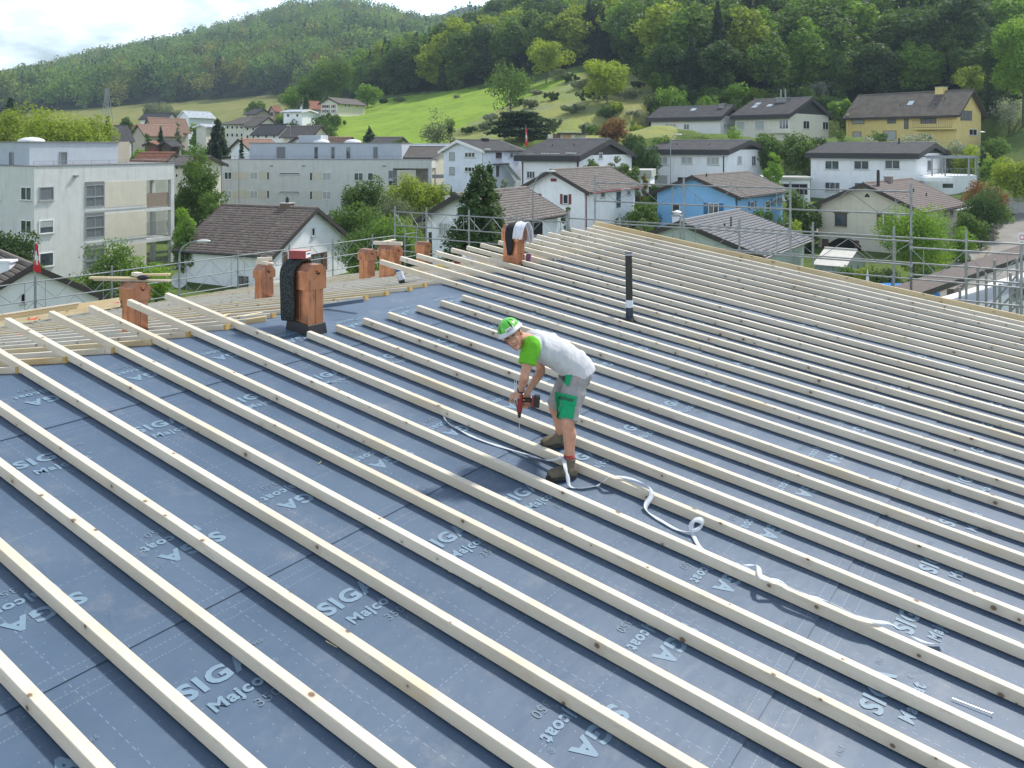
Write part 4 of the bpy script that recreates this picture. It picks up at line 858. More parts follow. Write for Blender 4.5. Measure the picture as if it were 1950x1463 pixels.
h = House('low_shed', 'pale metal roofed shed behind the bluish white house', 128, 25, 770, 838, 850, 320, 293, W_CRM, base=2.5, wr=8, cat='shed'); h.body(); h.gable('R', 277, M_TLT, oe=1.0, ov=.8, trim=M_DKG, fascia=.5)
h = House('gabled_house', 'small cream house with a brown roof between the apartment block and the bluish house', 122, 20, 760, 822, 845, 345, 299, W_CRM, base=1.5, wr=9); h.body(); h.gable('R', 281, M_TBR, oe=.8, ov=.6); h.win('L', 826-10, 312, 820, 324, 'd'); h.slab('L', 814, 332, 846, 339, 1.4, M_GALV, 'balcony')
def darkhouse(label, t, deg, xL, xC, xR, yb, ye, yr, wins, wm=W_WHT, rm=M_TDK, group='white houses with black gable cladding', fas=.55, base=None, gm=M_DKG, wr=None, shift=.5, ov=.5, cat='house'):
    h = House('gabled_house', label, t, deg, xL, xC, xR, yb, ye, wm, base=base, wr=wr, group=group, cat=cat)
    h.ze += fas+.28; h.body(); h.gable('R', yr, rm, oe=.9, ov=ov, gmat=gm, trim=M_DKG, fascia=fas, shift=shift, ridge_cap=M_GUT)
    for w in wins: h.win(*w[:5], *(w[5:6] or ('w',)), mull=(w[6] if len(w) > 6 else None))
    return h
h = darkhouse('white house with black gable below the flag, right of the bluish house', 104, 32, 992, 1103, 1203, 372, 309, 267, [('L', 1002, 293, 1018, 307, 'p', 0), ('L', 1031, 292, 1045, 302), ('L', 1048, 292, 1065, 302, 'w', 2), ('L', 1078, 291, 1097, 306, 'h', 0), ('L', 1003, 326, 1019, 340, 'w', 2), ('R', 1140, 291, 1147, 303), ('R', 1112, 325, 1125, 340, 'b')]); h.vpipe(.5, 6, .4); h.vpipe(.55, 3, .4)
h.slab('L', 1099, 308, 1102, 372, .06, M_TRIM, 'downpipe'); h.slab('L', 994.5, 308, 996.5, 372, .06, M_TRIM, 'downpipe')
h = darkhouse('white house with black gable behind the blue house', 116, 38, 1236, 1386, 1457, 362, 297, 269, [('L', 1251, 299, 1272, 314, 'p'), ('L', 1297, 299, 1319, 312, 'p'), ('L', 1346, 299, 1370, 314, 'p', 2), ('R', 1404, 297, 1412, 313, 'p', 0), ('R', 1431, 297, 1439, 316, 'w'), ('L', 1290, 337, 1318, 362, 'd', 0), ('L', 1246, 333, 1272, 358, 'p', 0)]); h.vpipe(.4, 9, .4); h.vpipe(.4, 4, .35)
h.slab('L', 1377, 297, 1379, 362, .06, M_TRIM, 'downpipe'); h.slab('L', 1240.5, 297, 1242.5, 362, .06, M_TRIM, 'downpipe')
h = darkhouse('long white house with black gable and terrace behind the beige house', 110, 39, 1544, 1745, 1800, 372, 305, 274, [('L', 1571, 306, 1598, 323, 'w', 1), ('L', 1626, 306, 1655, 323, 'w', 1), ('L', 1685, 305, 1714, 322, 'w', 1), ('R', 1765, 305, 1773, 326, 'b', 0), ('L', 1571, 347, 1600, 365, 'w', 2), ('L', 1627, 348, 1656, 366)], wm=W_WHT)
h.vpipe(.9, 4, .9, r=.12)
# terrace with pergola and garage beside it
tr = empty('roof_terrace', at(1815, 370, 107), 'white terrace with a dark pergola and balcony at the end of the long white house', 'terrace')
m = MB(); a, b = at(1768, 336, 108), at(1860, 336, 112); zt_ = a.z
m.hexa([Vector((a.x, a.y, 3)), Vector((b.x, b.y, 3)), Vector((b.x+2, b.y+8, 3)), Vector((a.x+2, a.y+8, 3))], [Vector((a.x, a.y, zt_)), Vector((b.x, b.y, zt_)), Vector((b.x+2, b.y+8, zt_)), Vector((a.x+2, a.y+8, zt_))]); m.build('terrace_wall', W_WHT, tr)
m = MB(); p = at(1780, 341, 106.5); m.box(p, 3.5, 2.2, .5); m.build('balcony', W_WHT, tr)
m = MB()
for px, t in ((1775, 108.5), (1800, 109.5), (1845, 111.5), (1858, 112), (1795, 115), (1850, 117)): q = at(px, 336, t); q.z = zt_; m.box(q+Vector((0, 0, 1.15)), .14, .14, 2.3)
m.bar(Vector((a.x, a.y+.5, zt_+2.35)), Vector((b.x+.5, b.y+.3, zt_+2.35)), .16, .2); m.bar(Vector((a.x+1.5, a.y+7, zt_+2.35)), Vector((b.x+1.8, b.y+7, zt_+2.35)), .16, .2)
for k in range(9): f = k/8; p = Vector((a.x+(b.x-a.x)*f, a.y+.2+(b.y-a.y)*f, zt_+2.5)); m.bar(p, p+Vector((1.7, 7.4, 0)), .08, .14)
m.build('pergola', M_FRG, tr)
m = MB()
for k in range(16): f = k/15; p = Vector((a.x+(b.x-a.x)*f, a.y+.1+(b.y-a.y)*f, zt_+.45)); m.tube(p-Vector((0, 0, .45)), p+Vector((0, 0, .45)), .025, n=5)
m.bar(Vector((a.x, a.y+.1, zt_+.9)), Vector((b.x, b.y+.1, zt_+.9)), .05); m.build('terrace_rail', M_FRG, tr)
m = MB(); q = at(1805, 354, 107.6); m.box(q, 1.3, .1, .55); m.build('window', M_GLASS, tr)
g = House('garage', 'low white garage with a dark opening between the two black-gabled houses', 112, 14, 1455, 1543, 1560, 372, 342, W_WHT, wr=8, cat='garage', base=4.6); g.body(); g.body(a0=-.2, a1=g.wl+.3, b0=-.6, z0=g.ze+.003, z1=g.ze+.3, mat=M_CONC, name='flat_roof'); g.win('L', 1476, 350, 1538, 371, 'd', mull=3, sill=False, frame=M_FRG); 
g = House('garage', 'concrete garage roof and parapet right of the flagged white house', 104, 14, 1180, 1238, 1250, 372, 338, W_WHT, wr=7, cat='garage', base=3.8); g.body(); g.body(a0=-.2, a1=g.wl+.5, b0=-.4, z0=g.ze+.003, z1=g.ze+.9, mat=M_CONC, name='concrete_parapet')
h = darkhouse('grey white house with dark roof at the left of the upper pair', 150, 38, 1240, 1372, 1410, 266, 229, 202, [('L', 1266, 236, 1288, 248, 'p', 2), ('L', 1302, 236, 1313, 247), ('R', 1371+6, 235, 1383+6, 248, 'p'), ('L', 1286, 261, 1312, 268, 'b', 2)], wm=W_GRY, group='dark roofed upper houses'); h.chim(.8, 1.2, 1.0, .7, M_GUT); h.skylight(.6, 6.5)
h = darkhouse('cream house with dark roof and twin steel flues, right of the upper pair', 143, 45, 1400, 1503, 1578, 268, 225, 187, [('L', 1401+1, 232, 1419, 247, 'p', 0), ('L', 1437, 230, 1456, 247, 'p', 0), ('L', 1484, 228, 1506-4, 246, 'w', 2), ('R', 1529, 230, 1541, 246, 'd'), ('R', 1566, 232, 1577, 247, 'd')], wm=W_PCR, group='dark roofed upper houses')
h.skylight(.65, 8.5); h.skylight(.45, 8.3); h.skylight(.5, 5.6); p = h.chim(.8, 4.2, 1.6, .7, M_GUT, d=2.0)
for k in (-.4, .4): m = MB(); m.tube(p+Vector((k, 0, -.1)), p+Vector((k, 0, 1.5)), .14, n=8); m.build('steel_flue', M_GALV, h.root)
h.slab('L', 1468, 246, 1508, 254, .8, W_PCR, 'balcony')
h = House('gabled_house', 'yellow house with grey corrugated roof and wooden balcony, topmost at the right', 136, 52, 1617, 1822, 1868, 272, 213, W_YEL, base=11.2)
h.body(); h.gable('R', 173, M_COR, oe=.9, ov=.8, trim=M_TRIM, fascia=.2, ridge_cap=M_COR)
h.win('L', 1623, 220, 1646, 236, 'p', mull=0, frame=M_SHR); h.win('L', 1690, 219, 1706, 235, 'b', frame=M_FRB); h.win('L', 1624, 251, 1640, 270, 'p', mull=0, frame=M_SHR); h.win('L', 1682, 249, 1707, 268, 'p', mull=0, frame=M_SHR); h.win('L', 1753, 215, 1783, 236, 'b', frame=M_FRB, mull=2, sill=False); h.win('L', 1722, 218, 1730, 246, 'b', frame=M_FRB, mull=0, sill=False)
h.win('R', 1829, 211, 1850, 229, 'b', frame=M_FRB, mull=2); h.win('R', 1845, 246, 1860, 258, 'd', mull=1); h.slab('L', 1744, 236, 1822, 247, 1.3, W_YEL, 'balcony'); bars(h, 'L', 1746, 1820, 229, 244, 18, M_SHN, name='wooden_rail', off=1.35); h.slab('L', 1613, 217, 1617, 272, .3, W_YEL, 'corner_pier')
h.skylight(.45, 8.5); h.chim(1.0, 4.5, 1.4, .8, W_YEL, side=0); h.vpipe(.55, 3, .6); h.vpipe(.3, 4, .5); h.vpipe(.3, 10, .5)
h = House('gabled_house', 'bright blue house with blue shutters and a brown tiled roof', 86, 36, 1251, 1400, 1490, 440, 371, W_BLU, base=1.0)
h.body(); h.gable('L', 337, M_TBR, oe=.9, ov=.8, trim=M_TRIM, shift=.5); h.gutter(M_DKG); h.win('L', 1280, 389, 1295, 405, 'w', mull=0); h.win('L', 1349, 387, 1369, 409, 'w', shut=M_SHB); h.win('R', 1428, 384, 1436, 398, 'b', mull=0, shut=M_SHB); h.win('R', 1457, 383, 1466, 402, 'w', mull=0, sill=False); h.win('R', 1471, 378, 1479, 388, 'w', shut=M_SHB); h.win('R', 1484, 376, 1489, 388, 'b', mull=0); h.vpipe(.9, 2, .5)
h = House('gabled_house', 'beige house with brown tiled roof and arched garage', 82, 42, 1558, 1747, 1822, 482, 398, W_CRM, base=1.3)
h.body(); h.gable('L', 351, M_TPK, oe=.9, ov=.8, trim=M_TRIM); h.gutter(M_TRIM); h.win('L', 1590, 406, 1613, 431, 'w', mull=0, frame=M_FRB); h.slab('L', 1587, 403, 1616, 406, .12, M_FRB, 'lintel'); h.slab('L', 1670, 407, 1680, 432, .08, M_SHN, 'shutter'); h.win('L', 1682, 407, 1702, 430, 'w'); h.win('R', 1797, 397, 1801, 420, 'w', mull=0, sill=False); h.win('R', 1809, 395, 1815, 412, 'b', mull=0)
for k in ((1649, 374), (1654, 374), (1651.5, 371)): kk, z = h.zpx('L', *k); m = MB(); m.tube(h.P(kk, -.01, z), h.P(kk, -.05, z), .11, n=10); m.build('gable_hole', M_HOLE, h.root)
h.slab('L', 1558, 449, 1747, 451, .08, W_TAN, 'base_band'); ka_, za_ = h.zpx('L', 1612, 484); k0 = h.hit(1578, h.aL); k1 = h.hit(1640, h.aL); m = MB(); pts = []; zt_ = h.zpx('L', 1610, 452)[1]
for i in range(13): f = i/12; pts.append(h.P(k0+(k1-k0)*f, -.04, za_+(zt_-za_)*(.55+.45*math.sin(math.pi*f))))
m.poly([h.P(k0, -.04, za_-1)]+pts+[h.P(k1, -.04, za_-1)]); m.build('garage_arch', M_HOLE, h.root); h.slab('L', 1566, 455, 1578, 484, .1, M_SHN, 'garage_door_leaf'); h.slab('L', 1628, 458, 1636, 484, .1, M_SHN, 'garage_door_leaf'); h.slab('R', 1800, 395, 1836, 397, 1.2, M_WTR, 'door_canopy')
p = h.chim(.95, 6, .7, .7, M_TPK, side=0); m = MB(); q = h.G(h.g0-.8, 1.2, h.zr-.3); m.tube(q, q+Vector((0, 0, 1.5)), .15, n=10); m.ball(q+Vector((0, 0, 1.6)), .16, n=8); m.build('flue', M_DKG, h.root); h.vpipe(.5, 7, .5, side=0); h.vpipe(.3, 8, .5, side=0)
h = House('low_house', 'low building with a broad grey tiled roof in front of the blue house', 60, 33, 1180, 1440, 1530, 520, 484, W_GRN, base=.6)
h.body(); h.gable('L', 424, M_TGR, oe=.7, ov=.4, trim=M_TRIM, shift=.52); h.gutter(M_GUT)
p = h.chim(.45, 6.0, .6, 1.0, W_WHT, M_CONC, side=1); m = MB(); m.tube(p+Vector((0, 0, .1)), p+Vector((0, 0, .35)), .3, .3, n=10); m.tube(p+Vector((0, 0, .35)), p+Vector((0, 0, .5)), .42, .05, n=10); m.build('chimney_cowl', pm('pale_metal', (.6, .61, .6), .4, .1, metal=.3), h.root); h.vpipe(.6, 4.5, 1.0, side=0, r=.06); h.vpipe(.66, 4.0, .4, side=0)
# grey wall building, bottom right
h = House('workshop', 'grey building with a brown roof edge behind the scaffold at the right edge', 44, 48, 1700, 1745, 2150, 640, 557, W_GRY, wl=2.4, base=.4, cat='building')
h.body(z1=h.ze-1.7); D_ = h.aR
kk = h.hit(1950, D_); zA = h.ze; zB = CZ+(HY-485)/F*(h.C.y+D_.y*kk); sl_ = (zB-zA)/kk; Lf = kk*1.5
wd = 1.7; dr = .15; R_ = lambda a, b, dz: h.P(a, b, zA+sl_*b+dz-(dr*(a+.4)/wd))
m = MB(); m.hexa([R_(-.4, -.8, -.12), R_(wd, -.8, -.12), R_(wd, Lf, -.12), R_(-.4, Lf, -.12)], [R_(-.4, -.8, .12), R_(wd, -.8, .12), R_(wd, Lf, .12), R_(-.4, Lf, .12)]); m.uv[1] = [(0, 0), (wd, 0), (wd, Lf), (0, Lf)]; m.build('roof', M_TPK, h.root)
m = MB(); m.hexa([h.P(0, 0, h.ze-.1), h.P(.3, 0, h.ze-.1), h.P(.3, Lf, h.ze-.1), h.P(0, Lf, h.ze-.1)], [h.P(0, 0, zA-.34), h.P(.3, 0, zA-.5), h.P(.3, Lf, zA+sl_*Lf-.5), h.P(0, Lf, zA+sl_*Lf-.34)]); m.build('gable_wall', W_GRY, h.root)
m = MB(); m.bar(h.P(-.45, -.8, zA-sl_*.8), h.P(-.45, Lf, zA+sl_*Lf), .08, .3); m.build('verge_trim', M_TRIM, h.root); h.win('R', 1928, 545, 1950, 568, 'w', frame=M_FRG)
# far village
VIL = [(250, 345, 360, 330, 214, 224, 'gabled grey-roofed white house at the upper left of the village', 300), ]
def vil(label, t, deg, xL, xC, xR, yb, ye, yr, gs, rm, wm, n=3, grp='houses of the far village', wr=None, wl=None):
    h = House('village_house', label, t, deg, xL, xC, xR, yb, ye, wm, wr=wr, wl=wl, group=None); h.body(); h.gable(gs, yr, rm, oe=.8, ov=.5, trim=M_TRIM if rm is not M_TLT else M_WTR)
    for k in range(n):
        f = (k+.5)/n; x = xC+(xL-xC)*f; h.win('L', x-2.2, ye+4, x+2.2, ye+10, 'd', mull=0, sill=False)
        if yb-ye > 26: h.win('L', x-2.2, ye+18, x+2.2, ye+25, 'd', mull=0, sill=False)
    return h
vil('village house with white walls and low grey roof at the top left', 290, 20, 268, 318, 335, 240, 225, 216, 'R', M_TDK, W_WHT, 2)
vil('modern white village house with pale metal roof', 300, 28, 341, 360, 407, 240, 222, 212, 'L', M_TLT, W_WHT, 1)
vil('large farmhouse with a broad weathered red roof', 240, 25, 275, 290, 358, 258, 244, 225, 'L', M_TOLD, W_TAN, 0)
vil('barn with a rusty roof left of the farmhouse', 250, 32, 219, 222, 262, 262, 250, 239, 'L', M_TRED, W_TAN, 0)
vil('red-roofed outbuilding in front of the farmhouse', 225, 30, 253, 275, 345, 272, 255, 238, 'L', M_TOLD, W_TAN, 0)
vil('grey sheet-roofed barn behind the yellow-green trees', 205, 30, 195, 215, 250, 268, 262, 240, 'L', M_TDK, W_GRY, 0)
vil('brown-roofed terrace house with two window rows', 200, 28, 429, 465, 525, 264, 236, 225, 'R', M_TBR, W_PCR, 4)
vil('second terrace house, right of the brown-roofed terrace', 192, 28, 466, 488, 530, 266, 239, 224, 'R', M_TBR, W_PCR, 2)
vil('white village house with dark dormer roof', 176, 30, 484, 530, 560, 266, 253, 238, 'R', M_TDK, W_WHT, 3)
vil('cream village house right of the dark dormer roof', 170, 30, 540, 595, 623, 272, 257, 241, 'R', M_TBR, W_PCR, 2)
vil('red-roofed white cottage half hidden by a conifer', 162, 30, 440, 475, 530, 292, 283, 266, 'L', M_TOLD, W_WHT, 1)
vil('brown roof behind the second apartment block, left', 150, 30, 540, 600, 640, 290, 281, 262, 'L', M_TOLD, W_WHT, 0)
vil('brown roof behind the second apartment block, middle', 158, 30, 600, 655, 680, 290, 279, 263, 'R', M_TOLD, W_PCR, 0)
vil('brown roof with dark verge at the right end of the second apartment block', 150, 30, 700, 745, 782, 296, 282, 263, 'R', M_TBR, W_CRM, 0)
h = vil('cream house with red shutters above the village on the meadow edge', 236, 24, 611, 643, 694, 221, 196, 187, 'L', M_TBR, W_PCR, 0)
for x in (617, 624, 635): 
    for y in (200, 209): h.win('L', x-2, y, x+2, y+6, 'd', mull=0, shut=M_SHR, sill=False)
for x in (658, 665, 680): h.win('R', x-1.5, 199, x+1.5, 204, 'd', mull=0, sill=False)
bars(h, 'L', 606, 643, 212, 216, 10, M_WTR, off=1.2)
vil('white house with orange roof next to the red-shuttered house', 240, 30, 571, 585, 612, 212, 203, 193, 'L', M_TRED, W_WHT, 1)
vil('low white flat house under the orange-roofed one', 215, 20, 540, 575, 580, 228, 213, 210, 'R', M_TLT, W_WHT, 2, wr=6)
vil('small pink house at the far end of the village', 330, 30, 514, 522, 534, 216, 209, 203, 'L', M_TRED, wall('pink_render', (.5, .3, .25)), 1)
vil('dark-roofed barn in the upper village', 270, 28, 468, 486, 515, 224, 217, 208, 'R', M_TDK, W_TAN, 0)
vil('reddish-roofed cream house behind the left apartment block', 112, 22, 262, 318, 338, 318, 302, 293, 'R', M_TRED, W_CRM, 2)
vil('cream house with grey roof behind the slim green tree', 106, 26, 325, 372, 421, 345, 313, 300, 'R', M_TBR, W_CRM, 2)
vil('small dark wooden shed in the gardens behind the left block', 140, 25, 308, 325, 340, 288, 276, 270, 'L', M_TDK, pm('dark_wood_wall', (.09, .065, .05), .85), 0)
vil('reddish shed in the gardens behind the left block', 150, 25, 281, 296, 302, 282, 275, 272, 'L', M_TRED, pm('red_wood_wall', (.2, .08, .06), .85), 0)
vil('beige flat-topped house right of the farmhouse', 205, 20, 374, 392, 400, 258, 241, 238, 'L', M_TLT, W_PCR, 0, wr=6)
vil('white gable house behind the flagged white house', 152, 25, 1145, 1180, 1200, 262, 252, 246, 'L', M_TRED, W_WHT, 1)
h = House('flat_roofed_house', 'ochre and grey flat-roofed house behind the flagged white house', 134, 20, 1043, 1095, 1112, 268, 256, W_CRM, wr=7); h.body(); h.body(a0=-.4, a1=h.wl*.62, b0=-.6, z0=h.ze+.003, z1=h.ze+.25, mat=M_DKG, name='flat_roof'); h.slab('L', 1054, 256, 1067, 266, .3, M_BRICK, 'chimney'); h.slab('L', 1072, 256, 1086, 267, .2, wall('ochre_render', (.45, .28, .10)), 'ochre_panel'); m = MB(); m.tube(at(1111, 256, 135), at(1111, 238, 135), .25, n=8); m.build('flue', M_DKG, h.root)
# level the ground under and around every house
for (C_, aL_, aR_, wl_, wr_, zb_, mg) in PADS:
    for i, t in enumerate(_fineT):
        if abs(t-C_.y) > 40: continue
        for j, p in enumerate(_fineP):
            x = (p-CX)/F*t-C_.x; y = t-C_.y; a = x*aL_.x+y*aL_.y; b = x*aR_.x+y*aR_.y
            dx = max(-a, a-wl_, 0); dy = max(-b, b-wr_, 0); d = math.hypot(dx, dy)
            if d < mg: k = 1 if d < mg*.45 else (mg-d)/(mg*.55); k = k*k*(3-2*k); G_[i, j] = G_[i, j]*(1-k)+zb_*k
M_GRASS = grass_mat('lawn_and_verge', *GM['g'])
def ground_mat():
    n = NT('valley_ground'); w = n.new('NewGeometry').outputs['Position']; at_ = n.new('Attribute', attribute_name='cover'); at2 = n.new('Attribute', attribute_name='wood')
    n1 = n.noise(w, .05, 6, .6); n2 = n.noise(n.mapv(w, (1, 1, 1), (30, 9, 0)), .17, 6, .7); n3 = n.noise(n.mapv(w, (1, 1, 1), (3, 99, 0)), .55, 6, .7)
    def kind(a, b, c, d, s_): 
        k = n.mix(n.ramp(n1, (.35, 0.0), (.65, 1.0)), a, b); k = n.mix(n.ramp(n2, (.48, 0.0), (.66, .85)), k, c); return n.mix(n.ramp(n3, (.52, 0.0), (.72, .65)), k, d)
    k = kind(*GM['g']); r, g, b = n.sep(at_.outputs['Vector']); edge = n.math('MULTIPLY', n.math('SUBTRACT', n.noise(w, .3, 5, .7), .5), .9)
    for ch, key in ((r, 'm'), (g, 's'), (b, 'f')): k = n.mix(n.ramp(n.math('ADD', ch, edge), (.42, 0.0), (.58, 1.0)), k, kind(*GM[key]))
    k = n.mix(n.ramp(n.math('ADD', at2.outputs['Fac'], edge), (.42, 0.0), (.58, 1.0)), k, kind(*GM['w']))
    return n.set(k, .95, 0, n.bump(n.noise(w, 1.4, 6, .7), .9, .35), .1)
V = []; nP = len(_fineP)
for i, t in enumerate(_fineT):
    for j, p in enumerate(_fineP):
        x = (p-CX)/F*t; V.append((x, t, G_[i, j]+(.25*noise.noise(Vector((x*.12, t*.12, 0))) if t > 60 else 0)))
FC = []
MEAD = [(600, 172), (560, 205), (590, 290), (700, 292), (880, 262), (990, 232), (1100, 224), (1250, 226), (1260, 160), (1140, 168), (1060, 175), (1000, 172), (930, 160), (860, 160), (720, 165)]
SCR = [(990, 140), (860, 158), (850, 172), (985, 200), (1080, 218), (1110, 226), (1250, 216), (1290, 140)]
FIELD = [(60, 395), (60, 540), (620, 560), (600, 395)]
FR = ([-900, 60, 560, 620, 700, 740, 800, 860, 930, 1000, 1060, 1120, 1180, 1235, 1260, 1600, 1850, 1900, 2600], [430, 530, 530, 420, 330, 300, 280, 266, 264, 262, 252, 244, 236, 200, 172, 168, 160, 165, 190])
def forest_front(px): return float(np.interp(px, *FR))
for i in range(len(_fineT)-1):
    for j in range(nP-1): FC.append((i*nP+j, i*nP+j+1, (i+1)*nP+j+1, (i+1)*nP+j))
me = bpy.data.meshes.new('ground'); me.from_pydata(V, [], FC); me.materials.append(ground_mat())
CV = []; WV = []
for i, t in enumerate(_fineT):
    for j, p in enumerate(_fineP):
        CV += [float(in_poly(p, t, MEAD)), float(in_poly(p, t, SCR)), float(in_poly(p, t, FIELD))]; WV.append(1.0 if t > forest_front(p)+2 else 0.0)
me.attributes.new('cover', 'FLOAT_VECTOR', 'POINT').data.foreach_set('vector', CV); me.attributes.new('wood', 'FLOAT', 'POINT').data.foreach_set('value', WV); me.polygons.foreach_set('use_smooth', [True]*len(FC)); tag(link('ground', me), 'grassy valley floor and hillside with a bright meadow', 'ground', kind='structure')
# far plain to the horizon
m = MB(); m.poly([(-6000, -600, -1.5), (6000, -600, -1.5), (6000, 5500, -1.5), (-6000, 5500, -1.5)]); tag(m.build('far_ground', M_GRASS), 'flat land far beyond the valley', 'ground', kind='structure')
# distant wooded ridge
M_FARH = grass_mat('far_wooded_hill', (.035, .06, .03), (.05, .08, .035), (.03, .05, .03), (.02, .035, .02), .3)
m = MB(); top = [(-900, 80), (-200, 128), (-60, 133), (20, 136), (80, 134), (140, 160), (800, 60), (835, 30), (880, 14), (930, 12), (990, 22), (1100, 60)]
T2 = 1650
for (a, ya), (b, yb) in zip(top[:-1], top[1:]):
    n_ = 10
    for k in range(n_):
        A = a+(b-a)*k/n_; B = a+(b-a)*(k+1)/n_; f = lambda x, y0: at(x, y0+3*noise.noise(Vector((x*.08, 0, 0)))+2*noise.noise(Vector((x*.5, 3, 0))), T2)
        p, q = f(A, ya+(yb-ya)*k/n_), f(B, ya+(yb-ya)*(k+1)/n_); p2, q2 = p+Vector((0, -90, 0)), q+Vector((0, -90, 0)); p2.z = q2.z = -1; p3, q3 = p+Vector((0, 500, 0)), q+Vector((0, 300, 0)); p3.z = q3.z = -1
        m.poly([p2, q2, q, p]); m.poly([p, q, q3, p3])
tag(m.build('hills', M_FARH, merge=True, smooth=True), 'distant blue wooded ridge', 'hill', kind='structure')
def strip(name, pts, w, mat, label, dz=.08, kind='structure', cat='road'):
    P = []
    for (a, ta), (b, tb) in zip(pts[:-1], pts[1:]):
        n_ = max(2, int((gp_(b, tb)-gp_(a, ta)).length/2))
        for k in range(n_): P.append(gp_(a+(b-a)*k/n_, ta+(tb-ta)*k/n_))
    P.append(gp_(*pts[-1])); m = MB(); E_ = []
    for i, p in enumerate(P):
        T = (P[min(i+1, len(P)-1)]-P[max(i-1, 0)]); T.z = 0; T.normalize(); sd = Vector((-T.y, T.x, 0))*w/2
        l, r = p+sd, p-sd; z = max(gz(l.x, l.y), gz(r.x, r.y), p.z)+dz; l.z = r.z = z; E_.append((l, r))
    for a, b in zip(E_[:-1], E_[1:]): m.poly([a[0], a[1], b[1], b[0]])
    return tag(m.build(name, mat, merge=True), label, cat, kind=kind)
strip('road', [(1790, 44), (1850, 62), (1905, 78), (1960, 92), (2040, 100)], 5.2, M_ASPH, 'grey lane climbing at the right edge')
strip('road', [(230, 128), (345, 126), (430, 128), (520, 133)], 9, M_PAVE, 'pale street beyond the left apartment block')
strip('road', [(1000, 99), (1120, 101), (1300, 101), (1500, 100), (1560, 98)], 5, M_ASPH, 'street between the rows of houses')
strip('path', [(870, 92), (900, 97), (945, 103)], 4, M_PAVE, 'pale forecourt in front of the bluish house', dz=.1)
# ================================================================ trees and plants
RNG = np.random.default_rng(7)
def leaf_mat(name, c, k=1.0):
    n = NT(name); g = n.new('NewGeometry').outputs['Random Per Island']; r = n.new('ObjectInfo').outputs['Random']
    a = n.mix(g, scl(c, .95), scl(c, 2.1)); a = n.mix(n.ramp(n.noise(n.coord(), .35, 3, .5), (.35, 0.0), (.65, .55)), a, (c[0]*1.5, c[1]*1.25, c[2]*.8)); a = n.mix(n.math('MULTIPLY', r, .45), a, scl(c, .5))
    n.set(a, .62, 0, None, .25); t = n.new('BsdfTranslucent'); n.put(t.inputs[0], n.mix(.5, a, (c[0]*2.2, c[1]*2.2, c[2]*.9))); ms = n.new('MixShader'); ms.inputs[0].default_value = .42
    n.t.links.new(n.b.outputs[0], ms.inputs[1]); n.t.links.new(t.outputs[0], ms.inputs[2]); n.t.links.new(ms.outputs[0], n.out.inputs[0]); return n.m
LEAF = {'mid': leaf_mat('mid_green_leaves', (.075, .135, .028)), 'bright': leaf_mat('bright_green_leaves', (.13, .23, .03)), 'yellow': leaf_mat('yellow_green_leaves', (.19, .25, .032)), 'dark': leaf_mat('dark_green_leaves', (.045, .085, .026)),
        'grey': leaf_mat('grey_green_leaves', (.13, .16, .10)), 'autumn': leaf_mat('rusty_leaves', (.16, .085, .035)), 'fir': leaf_mat('fir_needles', (.032, .06, .034)), 'gold': leaf_mat('golden_leaves', (.20, .20, .03)), 'silver': leaf_mat('silvery_leaves', (.22, .25, .21))}
M_BARK = pm('grey_brown_bark', (.10, .08, .06), .9, .3, 6, .4, 20)
def quads_to_mesh(name, Q, mat):
    n = len(Q); me = bpy.data.meshes.new(name); me.vertices.add(n*4); me.vertices.foreach_set('co', Q.reshape(-1).astype(np.float32)); me.loops.add(n*4)
    me.loops.foreach_set('vertex_index', np.arange(n*4, dtype=np.int32)); me.polygons.add(n); me.polygons.foreach_set('loop_start', np.arange(0, n*4, 4, dtype=np.int32)); me.polygons.foreach_set('loop_total', np.full(n, 4, np.int32))
    me.update(calc_edges=True)
    for m_ in (mat if isinstance(mat, list) else [mat]): me.materials.append(m_)
    return me
def unit(v): return v/np.maximum(np.linalg.norm(v, axis=-1, keepdims=True), 1e-6)
def leaves(cen, nrm, size, asp=.6):
    n = len(cen); r = unit(RNG.normal(size=(n, 3))); a = unit(np.cross(nrm, r)); b = np.cross(nrm, a); s = size*(RNG.uniform(.6, 1.25, (n, 1)))
    bend = nrm*s*RNG.uniform(-.3, .1, (n, 1))
    return np.stack([cen+a*s+bend, cen+b*s*asp, cen-a*s+bend, cen-b*s*asp], 1)
def crown_broad(H, W, n, size, low=.18, nb=34, irr=.35, top=1.0, open_=0.0):
    cz = H*(low+(1-low)/2); rz = H*(1-low)/2; rx = W/2; P = []; N = []
    u = unit(RNG.normal(size=(nb, 3))); u[:, 2] = np.abs(u[:, 2])*np.where(RNG.random(nb) < .3, -1, 1)
    rr = RNG.uniform(.45, .80, nb)*(1+RNG.normal(0, irr*.25, nb)); br = RNG.uniform(.27, .44, nb)*min(rx, rz)*(1.2 if nb < 20 else 1)
    C = np.stack([u[:, 0]*rx*rr, u[:, 1]*rx*rr, cz+u[:, 2]*rz*rr*np.where(u[:, 2] > 0, top, 1)], 1)
    C = np.concatenate([C, [[0, 0, cz]]]); br = np.append(br, min(rx, rz)*.55)
    w_ = br**2; w_ /= w_.sum(); k = RNG.choice(len(C), n, p=w_); d = unit(RNG.normal(size=(n, 3))); d[:, 2] += .15
    rad_ = RNG.uniform(.72, 1.12, (n, 1))+open_*RNG.normal(0, .25, (n, 1)); c = C[k]+d*br[k][:, None]*rad_
    nr = unit(d+RNG.normal(0, .55, (n, 3))); return leaves(c, nr, size)
